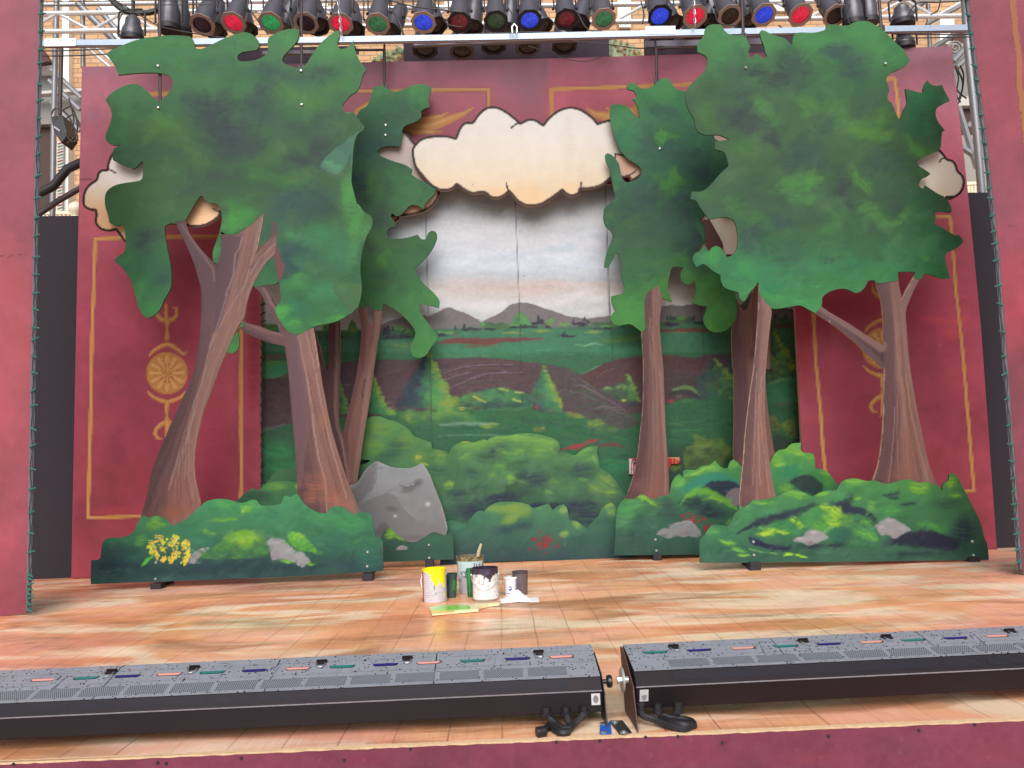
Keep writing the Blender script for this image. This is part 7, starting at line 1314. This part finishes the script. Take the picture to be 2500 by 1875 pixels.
def perf(name, base, hole, pitch=.0062):
    """perforated sheet: rows of small dark holes"""
    m, t, b = new_mat(name); L = t.links.new
    tc = N(t, 'ShaderNodeTexCoord'); mp = N(t, 'ShaderNodeMapping'); k = 1/pitch; mp.inputs['Scale'].default_value = (k, k*1.15, k*1.15); L(tc.outputs['UV'], mp.inputs[0])
    sp = N(t, 'ShaderNodeSeparateXYZ'); L(mp.outputs[0], sp.inputs[0])
    fl_ = N(t, 'ShaderNodeMath', operation='FLOOR'); L(sp.outputs[1], fl_.inputs[0]); hf = N(t, 'ShaderNodeMath', operation='MULTIPLY'); L(fl_.outputs[0], hf.inputs[0]); hf.inputs[1].default_value = .5
    ax = N(t, 'ShaderNodeMath', operation='ADD'); L(sp.outputs[0], ax.inputs[0]); L(hf.outputs[0], ax.inputs[1])
    fx = N(t, 'ShaderNodeMath', operation='FRACT'); L(ax.outputs[0], fx.inputs[0]); fy = N(t, 'ShaderNodeMath', operation='FRACT'); L(sp.outputs[1], fy.inputs[0])
    cb = N(t, 'ShaderNodeCombineXYZ'); L(fx.outputs[0], cb.inputs[0]); L(fy.outputs[0], cb.inputs[1])
    ds = N(t, 'ShaderNodeVectorMath', operation='DISTANCE'); L(cb.outputs[0], ds.inputs[0]); ds.inputs[1].default_value = (.5,.5,0)
    lt = N(t, 'ShaderNodeMath', operation='LESS_THAN'); L(ds.outputs['Value'], lt.inputs[0]); lt.inputs[1].default_value = .39
    mx = N(t, 'ShaderNodeMix', data_type='RGBA'); mx.inputs[6].default_value = (*lin(base),1); mx.inputs[7].default_value = (*lin(hole),1); L(lt.outputs[0], mx.inputs[0]); L(mx.outputs[2], b.inputs['Base Color'])
    rr_ = N(t, 'ShaderNodeMapRange'); rr_.inputs['To Min'].default_value = .55; rr_.inputs['To Max'].default_value = .95; L(lt.outputs[0], rr_.inputs[0]); L(rr_.outputs[0], b.inputs['Roughness'])
    sp_ = N(t, 'ShaderNodeMapRange'); sp_.inputs['To Min'].default_value = .3; sp_.inputs['To Max'].default_value = .0; L(lt.outputs[0], sp_.inputs[0]); L(sp_.outputs[0], b.inputs['Specular IOR Level']); return m
SM = strip_metal(); PERF = perf('perforated_top', (150,154,166), (20,18,24), .0068); PERFD = perf('perforated_front', (44,42,52), (22,20,26), .0062)  # pale top sheet has the same sky sheen painted in
FACE = mat('dark_housing', (30,22,27), .6, var=.3, scale=8, spec=.25); SEAM = mat('seam_black', (18,16,22), .6); GPK, GTE, GNA = mat('pink_filter', (232,158,146), .4), mat('teal_filter', (22,122,116), .4), mat('navy_filter', (34,22,118), .4); LATCH = mat('latch_metal', (48,40,44), .3, .5); STK = mat('white_sticker', (196,192,196), .5); STKT = mat('sticker_print', (120,116,124), .5)
def quad_uv(name, pts, m, parent, du, dv):
    me = bpy.data.meshes.new(name); off = wp(parent); me.from_pydata([tuple(Vector(p)-off) for p in pts], [], [(0,1,2,3)]); me.materials.append(m)
    uv = me.uv_layers.new(name='UVMap')
    for i, c in enumerate(((0,0),(du,0),(du,dv),(0,dv))): uv.data[i].uv = c
    if me.polygons[0].normal.z + -me.polygons[0].normal.y < 0: me.flip_normals()
    o = bpy.data.objects.new(name, me); COL.objects.link(o); o.parent = parent; return o
def strip_light(A, B, sec, gels, latches, label, caps):
    """A,B: ends of the top back edge; sec: (y, z) of the profile relative to that edge"""
    ax = (B-A).normalized(); bk = Vector((-ax.y, ax.x, 0)); Ln = (B-A).length
    t = thing('strip_light', (A+B)/2 - Vector((0,.1,A.z)), label, 'strip light', 'black strip lights along the stage edge')
    def pt(s, y, z): return A + ax*s + bk*y + Vector((0,0,z-A.z))
    F0, F1, F2, F3, F4 = sec
    b = MB(); b.prism([pt(0,*q) for q in sec], ax*Ln); hs_ = b.build('housing', FACE, t, bevel=.003)
    ty, tz = F1[0]-F0[0], F1[1]-F0[1]; nrm = Vector((0,0,1)) if ty == 0 else (bk*(-tz) + Vector((0,0,1))*ty*1.0); nrm = nrm if nrm.z > 0 else -nrm; nrm.normalize()
    def top(s, f, h=.0): return pt(s, F0[0]+ty*f, F0[1]+tz*f) + nrm*h
    def sl(u):   # distance along the strip of photo column u
        d0, d1 = 0.0, Ln
        M_ = CR.transposed()
        for _ in range(30):
            m_ = (d0+d1)/2; q = M_ @ (top(m_,.4)-CAM); x = 1250+q.x/-q.z*FPX
            if x < u: d0 = m_
            else: d1 = m_
        return (d0+d1)/2
    def slab(name, s0, s1, f0, f1, h0, h1, m, shear=0.0):
        b = MB(); vs = [top(s0+shear,f0,h0),top(s1+shear,f0,h0),top(s1,f1,h0),top(s0,f1,h0)]
        vs += [p+nrm*(h1-h0) for p in vs]; b.add(vs, [(0,1,2,3),(7,6,5,4),(0,4,5,1),(1,5,6,2),(2,6,7,3),(3,7,4,0)]); return b.build(name, m, t)
    # lids: segmented back strip and front strip
    us = sorted(latches); unit = .312
    ns = int(Ln/.62)+1; seg = Ln/ns
    for i in range(ns):
        slab('back_lid', i*seg+.002, (i+1)*seg-.002, .0, .18, .0006, .004, SM); slab('gel_lid', i*seg+.002, (i+1)*seg-.002, .212, .54, .0006, .0045, SM)
        slab('vent_lid', i*seg+.002, (i+1)*seg-.002, .56, .99, .0006, .0035, SM)
    slab('hinge_groove', .002, Ln-.002, .187, .208, .0005, .0012, SEAM)
    for k, u in enumerate(gels):
        s = sl(u); c = (GPK, GTE, GNA)[k % 3] if gels is GL else (GTE, GNA, GPK)[k % 3]
        b = MB(); w_ = .043; pr = [(-w_,.345),(w_,.345),(w_*.93,.375),(w_*.76,.402),(-w_*.76,.402),(-w_*.93,.375)]
        b.prism([top(s+a, f, .0045) for a, f in pr], nrm*.0016); b.build('colour_filter', c, t)
        b = MB(); b.prism([top(s+a*1.08+.001, f-.014 if f < .35 else f+.014, .0043) for a, f in pr], nrm*.0008); b.build('filter_slot', SEAM, t)
    # perforated vents: pitch 0.104 px unit follows the filters
    dv = [ (gels[i]+gels[i+1])/2 for i in range(len(gels)-1)]; cs = [sl(g-40) for g in gels]
    st = (cs[-1]-cs[0])/(len(cs)-1)
    for i in range(-1, len(cs)+2):
        s = cs[0]+st*i
        if s-.07 < 0 or s+.07 > Ln: continue
        quad_uv('top_vent', [top(s-st*.445,.93,.0042),top(s+st*.445,.93,.0042),top(s+st*.445,.66,.0042),top(s-st*.445,.66,.0042)], PERF, t, st*.89, .06)
        fy0, fz0 = F1[0]*1.0, F1[1]; fy1, fz1 = F2
        a = lambda g: (fy0+(fy1-fy0)*g, fz0+(fz1-fz0)*g)
        fn = -bk*.0012 + Vector((0,0,.0012))
        quad_uv('front_vent', [pt(s-st*.45,*a(.72))+fn, pt(s+st*.45,*a(.72))+fn, pt(s+st*.45,*a(.08))+fn, pt(s-st*.45,*a(.08))+fn], PERFD, t, st*.9, .045)
    b = MB(); b.tube([pt(.0,F2[0],F2[1])-bk*.001, pt(Ln,F2[0],F2[1])-bk*.001], .0022, 5); b.build('edge_trim', mat('worn_silver_edge', (150,148,156), .35, .4, var=.5, scale=60), t)
    for u in latches:
        s = sl(u); b = MB(); b.tube([top(s-.018,.2,.006), top(s-.018,.2,.013), top(s+.018,.2,.013), top(s+.018,.2,.006)], .0028, 6); lt = b.build('latch', LATCH, t)
        b = MB(); vs = [top(s-.017,.17,.005),top(s+.017,.17,.005),top(s+.017,.29,.007),top(s-.017,.29,.007)]; b.prism(vs, nrm*.005); b.build('catch', LATCH, lt)
        b = MB(); b.tube([top(s-.014,.26,.01), top(s-.014,.36,.014), top(s-.004,.41,.012), top(s+.008,.41,.012), top(s+.015,.36,.014), top(s+.015,.26,.01)], .0018, 5); b.build('bail', BOLT, lt)
    for u in ((145,665,1198) if gels is GL else (1860,2386)):
        s = sl(u)
        slab('strap', s-.008, s+.008, .30, .70, .0048, .008, SM, .010); slab('strap_clip', s-.02, s-.008, .30, .42, .0048, .01, SM, .004)
    return t, pt, Ln, ax, bk
L0, L1 = onZ(-90, 1644, .207), onZ(1444, 1576, .207); R0, R1 = onZ(1520, 1576, .207), onZ(2580, 1526.3, .207)
SECL = [(0,.207),(-.228,.153),(-.247,.112),(-.248,.042),(-.01,.03)]; SECR = [(0,.207),(-.205,.164),(-.238,.121),(-.212,.042),(-.01,.03)]
GL = [103,207,309,411,516,620,726,834,940,1046,1154,1263,1371]; GL = [-1+2, *GL][1:]
GR = [1600,1708,1815,1920,2025,2129,2232,2335,2436]
tl, ptl, lnl, axl, bkl = strip_light(L0, L1, SECL, GL, [259,464,780,992,1317], 'left black strip light with coloured filters, wet with rain drops', 1)
tr, ptr, lnr, axr, bkr = strip_light(R0, R1, SECR, GR, [1651,1971,2177,2482], 'right black strip light with coloured filters and a silver tilt washer', 0)
# brackets, knobs, feet, stickers, cables of the two strips
b = MB(); q = [ptl(lnl+.004,-.02,.19),ptl(lnl+.004,-.2,.155),ptl(lnl+.004,-.27,.10),ptl(lnl+.004,-.30,.003),ptl(lnl+.004,-.16,.003),ptl(lnl+.004,-.05,.1)]; b.prism(q, axl*.004); b.build('end_bracket', mat('black_bracket', (40,34,38), .4), tl, bevel=.001)
c = ptl(lnl+.008,-.16,.118); Mx = Matrix.Translation(c) @ axl.to_track_quat('Z','Y').to_matrix().to_4x4()
b = MB(); b.lathe([(.008,0),(.008,.02),(.019,.021),(.022,.026),(.022,.036),(.017,.04)], Mx, 16); b.build('tilt_knob', mat('black_knob', (30,28,32), .3), tl, True)
BLUE = mat('blue_tape', (36,92,190), .5)
b = MB(); f0 = onZ(1466,1765,.004); f1 = onZ(1491,1764,.004); f2 = onZ(1493,1792,.004); f3 = onZ(1464,1793,.004); b.prism([f0,f1,f2,f3], (0,0,.0025)); b.build('taped_foot', BLUE, tl)
for k, (u, v) in enumerate(((1473,1768),(1474,1788))):
    b = MB(); b.lathe([(.011,0),(.011,.002),(.005,.004)], Matrix.Translation(onZ(u,v,.0068)), 14); b.build('washer', BOLT, tl, True)
BRN = mat('dusty_brown_bracket', (92,62,54), .6, var=.3)
b = MB(); q = [ptr(-.010,.0,.205),ptr(-.010,-.05,.21),ptr(-.010,-.235,.12),ptr(-.012,-.245,.10),ptr(-.020,-.33,.003),ptr(-.020,-.10,.003),ptr(-.012,-.04,.08)]; b.prism(q, axr*.004); b.build('end_bracket', BRN, tr, bevel=.001)
b = MB(); g0, g1, g2, g3 = onZ(1489,1762,.003), onZ(1520,1761,.003), onZ(1542,1790,.003), onZ(1512,1793,.003); b.prism([g0,g1,g2,g3], (0,0,.004)); b.build('bracket_foot', mat('black_bracket', (40,34,38), .4), tr)
for u, v in ((1501,1764),(1523,1789)): b = MB(); b.lathe([(.013,0),(.013,.002),(.006,.004),(.006,.007)], Matrix.Translation(onZ(u,v,.0072)), 14); b.build('washer', BOLT, tr, True)
c = ptr(-.014,-.165,.128); Mx = Matrix.Translation(c) @ (-axr).to_track_quat('Z','Y').to_matrix().to_4x4()
b = MB(); b.lathe([(.012,0),(.012,.016),(.042,.017),(.043,.022),(.04,.025)], Mx, 24); b.build('tilt_washer', mat('silver_washer', (186,186,184), .35, .5), tr, True)
b = MB(); b.lathe([(.013,.025),(.013,.038)], Mx, 6); b.build('tilt_bolt', BOLT, tr)
def front_pt(pt, sec, s, g): (y0,z0),(y1,z1) = sec[2], sec[3]; return pt(s, y0+(y1-y0)*g, z0+(z1-z0)*g)
for pt, sec, s0, s1, tt, bk in ((ptl, SECL, lnl-.038, lnl-.008, tl, bkl), (ptr, SECR, .012, .042, tr, bkr)):
    b = MB(); b.prism([front_pt(pt,sec,s0,.12)-bk*.001, front_pt(pt,sec,s1,.12)-bk*.001, front_pt(pt,sec,s1,.66)-bk*.001, front_pt(pt,sec,s0,.66)-bk*.001], -bk*.0008); sk = b.build('sticker', STK, tt)
    b = MB(); n = 16; cc = front_pt(pt,sec,(s0+s1)/2,.39)-bk*.0022; b.add([cc+Vector((.009*cos(k*2*pi/n),0,.0135*sin(k*2*pi/n))) for k in range(n)], [tuple(range(n))]); b.build('printed_mark', STKT, sk)
def curve_cable(pts, r, m, tt, name='cable'):
    P_ = [Vector(p) for p in pts]; out = []
    for i in range(len(P_)-1):
        a, b0, b1, d = P_[max(i-1,0)], P_[i], P_[i+1], P_[min(i+2,len(P_)-1)]
        for k in range(6):
            t = k/6; out.append(.5*((2*b0)+(b1-a)*t+(2*a-5*b0+4*b1-d)*t*t+(3*b0-a-3*b1+d)*t**3))
    out.append(P_[-1]); b = MB(); b.tube(out, r, 8); return b.build(name, m, tt, True)
def zpt(u, v, z): return onZ(u, v, z)
for s0, pts in ((None, [(1334,1744,.05),(1342,1755,.035),(1360,1768,.022),(1378,1780,.016),(1392,1786,.012)]), (None, [(1382,1744,.05),(1386,1756,.035),(1389,1770,.02),(1386,1783,.012)]), (None, [(1425,1742,.05),(1414,1756,.035),(1400,1770,.022),(1386,1779,.018),(1360,1772,.02),(1344,1768,.012),(1330,1782,.012)])):
    curve_cable([zpt(*p) for p in pts], .011, CABLE, tl)
for pts in ([(1344,1770,.014),(1356,1780,.014),(1372,1788,.012),(1388,1786,.012)],): curve_cable([zpt(*p) for p in pts], .014, CABLE, tl)
b = MB(); q = zpt(1332,1785,.016); b.tube([q, q+Vector((-.03,-.01,0))], .018, 10); b.build('plug', mat('black_plug', (28,26,30), .4), tl, bevel=.003)
for pts in ([(1565,1736,.05),(1572,1748,.035),(1596,1756,.025),(1620,1766,.018),(1645,1775,.014),(1672,1779,.012),(1690,1772,.012)], [(1606,1732,.05),(1616,1746,.03),(1640,1754,.02),(1668,1756,.016),(1690,1762,.014),(1694,1772,.012)], [(1656,1730,.05),(1652,1742,.035),(1642,1748,.024),(1630,1752,.018),(1650,1762,.014),(1680,1770,.012)], [(1612,1752,.02),(1640,1762,.024),(1668,1768,.024),(1688,1770,.018)]):
    curve_cable([zpt(*p) for p in pts], .0115, CABLE, tr)
for u, v, tt in ((1334,1741,tl),(1382,1740,tl),(1426,1739,tl),(1565,1733,tr),(1606,1731,tr),(1655,1729,tr)):
    b = MB(); q = onZ(u, v, .05); b.lathe([(.018,-.014),(.018,.0),(.014,.002),(.014,.02)], Matrix.Translation(q), 12); b.build('cable_gland', DARKM, tt, True)

# ------------------------------------------------------------------ paint cans, tubs, brush and rag on the stage
def painted_lathe(name, prof, c, n, fn, parent, m, caps=(True, True), tilt=0):
    vs, fs, cols = [], [], []
    M = Matrix.Translation(c)
    for r, h in prof:
        for k in range(n):
            a = 2*pi*k/n; vs.append(Vector(c)+Vector((r*cos(a), r*sin(a), h))); w_ = (a+pi/2+pi) % (2*pi)-pi; cols.append(fn(w_, h))
    for i in range(len(prof)-1):
        for k in range(n): a, b_ = i*n+k, i*n+(k+1) % n; fs.append((a,b_,b_+n,a+n))
    if caps[0]: fs.append(tuple(range(n-1,-1,-1)))
    if caps[1]: fs.append(tuple((len(prof)-1)*n+k for k in range(n)))
    me = bpy.data.meshes.new(name); off = wp(parent); me.from_pydata([tuple(v-off) for v in vs], [], fs); me.materials.append(m)
    C_ = np.ones((len(vs),4)); cc = np.clip(np.array(cols),4,250)/255; C_[:,:3] = np.where(cc<=.04045, cc/12.92, ((cc+.055)/1.055)**2.4)
    at = me.color_attributes.new('paint','FLOAT_COLOR','POINT'); at.data.foreach_set('color', C_.ravel()); me.polygons.foreach_set('use_smooth', [True]*len(me.polygons))
    try: me.set_sharp_from_angle(angle=R(45))
    except Exception: pass
    o = bpy.data.objects.new(name, me); COL.objects.link(o); o.parent = parent; return o
def vcol(name, rough=.4, metal=0):
    m, t, b = new_mat(name); at = N(t, 'ShaderNodeAttribute', attribute_name='paint'); no = N(t, 'ShaderNodeTexNoise', Scale=120.0, Detail=4.0); tc = N(t, 'ShaderNodeTexCoord'); t.links.new(tc.outputs['Object'], no.inputs['Vector'])
    mr = N(t, 'ShaderNodeMapRange'); mr.inputs['To Min'].default_value = .9; mr.inputs['To Max'].default_value = 1.1; t.links.new(no.outputs[0], mr.inputs[0]); sc = N(t, 'ShaderNodeVectorMath', operation='SCALE'); t.links.new(at.outputs['Color'], sc.inputs[0]); t.links.new(mr.outputs[0], sc.inputs['Scale']); t.links.new(sc.outputs[0], b.inputs['Base Color']); b.inputs['Roughness'].default_value = rough; return m
VC = vcol('spattered_paint')
def h2(a, b, s=0): return float(vn(np.array([a*1.0+50]), np.array([b*1.0+50]), s)[0])
def dense(prof, m=26):
    out = []
    for (r0,h0),(r1,h1) in zip(prof[:-1], prof[1:]):
        k = max(1, int(abs(h1-h0)/.22*m*2.2))
        for i in range(k): out.append((r0+(r1-r0)*i/k, h0+(h1-h0)*i/k))
    return out+[prof[-1]]
def can(u, v, w_px, H, top_k, fn, label, name='paint_can', lip=True, cat='paint can', grp='paint containers on the stage', ext=None):
    p = onZ(u, v); p0 = Vector((p.x, p.y, 0)); d = math.hypot(p.x, p.y); r = w_px/2/FPX*math.sqrt(d*d+.8); c = Vector((p.x, p.y+r, 0)); t = thing(name, c, label, cat, grp)
    rb = r*(1 if top_k == 1 else 1/top_k)
    prof = [(rb*.97,0),(rb,.004),(r if top_k == 1 else r,H-.006)]
    if lip: prof += [(r*1.03,H-.004),(r*1.03,H),(r*.95,H)]
    else: prof += [(r*1.0,H),(r*.96,H)]
    painted_lathe('body' if cat == 'paint can' else 'tub', dense(prof), c, 72, lambda a, h: fn(a, h/H), t, VC, (True, False))
    inner = ext or (60,50,50); b = MB(); b.lathe([(r*.95,H-.0005),(r*.93,H-.03)], Matrix.Translation(c), 40, False, False); b.lathe([(r*.932,H-.03),(.001,H-.03)], Matrix.Translation(c), 40, False, False); b.build('paint_surface', mat('wet_paint_%d_%d_%d' % inner, inner, .2), t)
    return t, c, r
def f_yellow(a, f):
    y = (246,232,22)
    if f > .93: return y if h2(a*3, f*30) > .12 else (250,244,90)
    lim = .80 + .08*h2(a*4, 1)
    if -.25 < a < 1.15: lim = .62 - .35*max(0, 1-abs(a-.12)/.35) - .12*h2(a*9, 3) + (.12 if .3 < a < .5 else 0)
    if .85 < a < 1.05: lim = .44
    if -.8 < a < 1.15 and f > max(lim, .0) and a > -.8+ (1-f)*2: return y
    if .9 < a < 1.1 and .16 < f < .30: return (236,224,70)
    if .02 < a < .1 and .38 < f < .62: return (70,140,60)
    if .1 < a < .22 and .25 < f < .29: return (60,170,90)
    if a < -1.0: return (190,84,48) if f > .1 else (70,48,60)
    rows = math.sin(f*90) > .55 and -1.0 < a < 1.0 and h2(a*12, f*40, 2) > .45
    base = (198,196,204); return (174,174,184) if rows else base
t, c, r = can(1059.5, 1472.5, 57, .215, 1, f_yellow, 'large white paint can with thick yellow paint running down its side', ext=(240,224,24))
HANDLE = mat('wire_bail', (206,206,210), .3, .6)
b = MB(); b.tube([c+Vector((-r*1.01,0,.175)), c+Vector((-r*1.12,-.01,.14)), c+Vector((-r*1.05,-.02,.10))], .0022, 6); b.build('handle', HANDLE, t, True)
for q in (-1,1): b = MB(); b.lathe([(.006,0),(.006,.005)], Matrix.Translation(c+Vector((q*r,-.01,.175))) @ Matrix.Rotation(q*pi/2,4,'Y'), 10); b.build('ear', HANDLE, t)
def f_white(a, f):
    lim = .80 - .16*max(0, 1-abs(a-.35)/.6) + .05*h2(a*14, 0)
    if h2(a*26, 7) > .72: lim -= .18*h2(a*20, 5)
    if f > lim: return (58,46,62) if h2(a*6, f*9, 3) > .4 else (70,64,92)
    if a < -1.15: return (120,90,84)
    if f < .06: return (150,140,130)
    if abs(a-(-.05)) < .02: return (206,202,200)
    g = h2(a*9, f*16, 6)
    return (226,224,222) if g < .78 else (176,170,168)
t, c, r = can(1185, 1469.5, 63, .21, 1, f_white, 'white paint can with dark purple paint around its rim and a drooping wire handle', ext=(50,40,56))
P_ = []
for k in range(25):
    a = -pi*.0 - pi*k/24; P_.append(c+Vector((r*1.05*cos(a), r*1.07*sin(a), .165-.085*sin(pi*k/24)*1.0)))
b = MB(); b.tube(P_, .0024, 6); b.build('handle', HANDLE, t, True)
for q in (-1,1): b = MB(); b.lathe([(.009,0),(.009,.005)], Matrix.Translation(c+Vector((q*r*1.0,0,.165))) @ Matrix.Rotation(q*pi/2,4,'Y'), 12); b.build('ear', HANDLE, t)
def f_gtub(a, f):
    if .35 < a < 1.1 and .4 < f+.15*h2(a*8,1) < .85: return (50,128,66)
    return (54,78,76) if h2(a*9, f*5, 4) > .35 else ((38,44,52) if a < .1 else (78,96,92))
can(1101, 1461, 31, .16, 1.28, f_gtub, 'small dark green paint tub between the yellow can and the white bucket', 'paint_tub', True, 'paint tub', ext=(40,70,60))
def f_bucket(a, f):
    if f > .88: return (150,138,96) if h2(a*14, f*20, 2) > .4 else (90,80,64)
    g = h2(a*16, f*5, 8)
    if g > .72 and f > .35: return (70,76,84)
    if .45 < f < .62 and -.75 < a < -.3 and abs(math.hypot((a+.55)*1.0, (f-.53)*2.2)-.17) < .035: return (110,112,124)
    return (186,208,212) if f > .5 else (180,182,194)
t, c, r = can(1149, 1452, 66, .255, 1.22, f_bucket, 'tall paint stained white bucket with a brush handle sticking out', 'paint_bucket', True, 'bucket', ext=(110,104,84))
b = MB(); q = c+Vector((r*.55,-r*.55,.24)); b.tube([q, q+Vector((.012,0,.05)), q+Vector((.03,0,.10))], [.011,.012,.008], 8)
bo = b.build('paint_brush', mat('brush_handle', (190,176,140), .5), None, True); tag(bo, 'cream handled paint brush standing in the tall stained bucket', 'paint brush')
can(1148, 1459, 17, .19, 1.3, lambda a, f: (52,132,72) if h2(a*5,f*6,2) > .3 else (34,70,56), 'narrow green paint cup squeezed beside the white paint can', 'paint_cup', True, 'paint cup', ext=(40,110,60))
can(1272, 1454, 38, .155, 1.18, lambda a, f: ((44,40,52) if abs(a+.1) < .05 and .25 < f < .55 else (96,84,88)) if f < .9 else (78,68,74), 'brownish grey paint tub standing behind the white rag', 'paint_tub', True, 'paint tub', ext=(84,74,76))
def f_small(a, f):
    d = math.hypot((a+.06), (f-.40)*1.9)
    if d < .26: return (60,98,176) if (d > .15 or abs((f-.40)-.03) > .02+.0) else (236,238,240)
    if .10 < f < .17 and abs(a+.06) < .75: return (128,156,206)
    if a > .75: return (176,196,222)
    return (232,232,234)
t, c, r = can(1247.5, 1456, 32.5, .125, 1.22, f_small, 'small white plastic tub with a round blue emblem next to the rag', 'paint_tub', True, 'paint tub', ext=(210,206,200))
b = MB(); b.lathe([(r*1.02,.112),(r*1.07,.114),(r*1.07,.124),(r*1.0,.126)], Matrix.Translation(c), 40, False, False); b.build('rim', mat('white_plastic', (236,234,234), .4), t, True)
# wooden paint paddle with fresh green paint
def pad_poly(fr, txt, z0): return [onZ(*P1(fr, *map(float, q.split(','))), z0) for q in txt.split()]
t = thing('paint_paddle', onZ(1110,1495), 'wide wooden paint paddle with wet light green paint lying before the cans', 'paint paddle')
o_ = '300,832 420,806 700,800 930,800 1050,782 1200,768 1390,756 1388,772 1230,792 1110,822 1062,842 1062,868 700,896 345,930'
b = MB(); b.prism([p-Vector((0,0,.016)) for p in pad_poly('e4', o_, .02)], (0,0,.016)); b.build('board', mat('pale_raw_wood', (236,222,176), .5, var=.12), t, bevel=.002)
b = MB(); b.prism(pad_poly('e4', '340,846 480,814 700,806 900,812 945,830 920,868 700,880 500,894 380,908', .0205), (0,0,.0012)); b.build('wet_paint', mat('light_green_paint', (150,222,96), .15, var=.25, scale=14), t)
b = MB(); b.prism([p-Vector((0,0,.0)) for p in pad_poly('e4', '330,868 420,890 700,884 700,897 346,929', .0212)], (0,0,.001)); b.build('yellow_smear', mat('yellow_green_smear', (226,220,120), .3), t)
# crumpled white rag
rr = random.Random(5); nx, ny = 44, 24; p0, p1 = onZ(1222,1473), onZ(1316,1468); base = (p0+p1)/2; t = []
vs, fs = [], []
for j in range(ny):
    for i in range(nx):
        fx, fy = i/(nx-1), j/(ny-1); x = p0.x+(p1.x-p0.x)*fx + .012*fbm(np.array([fx*5.]), np.array([fy*4.]), 3)[0]; y = p0.y-.012+fy*.17 + .02*fbm(np.array([fx*6.]), np.array([fy*4.+9]), 4)[0]
        e = max(0, min(1, min(fx*3.2, (1-fx)*1.6)))*max(0, min(1, min(fy*3.0+.05, (1-fy)*2.2)))
        h = e*(.056*(math.exp(-((fx-.40)/.22)**2)+.55*math.exp(-((fx-.66)/.16)**2)+.55*math.exp(-((fx-.14)/.1)**2))) * (1+1.2*float(fbm(np.array([fx*7.]), np.array([fy*5.]), 8, 4)[0])) + .006*abs(float(fbm(np.array([fx*18.]), np.array([fy*14.]), 2)[0]))
        vs.append((x, y, max(.002, h+.003)))
fs = [(j*nx+i, j*nx+i+1, (j+1)*nx+i+1, (j+1)*nx+i) for j in range(ny-1) for i in range(nx-1)]
b = MB(); b.add(vs, fs); o = b.build('rag', mat('white_cloth', (240,234,236), .8, var=.06, scale=40), None, True); tag(o, 'crumpled white rag lying in front of the small tubs', 'rag')
so2 = o.modifiers.new('thick', 'SOLIDIFY'); so2.thickness = .002
print('verts', sum(len(o.data.vertices) for o in bpy.data.objects if o.type == 'MESH'), 'objects', len(bpy.data.objects))
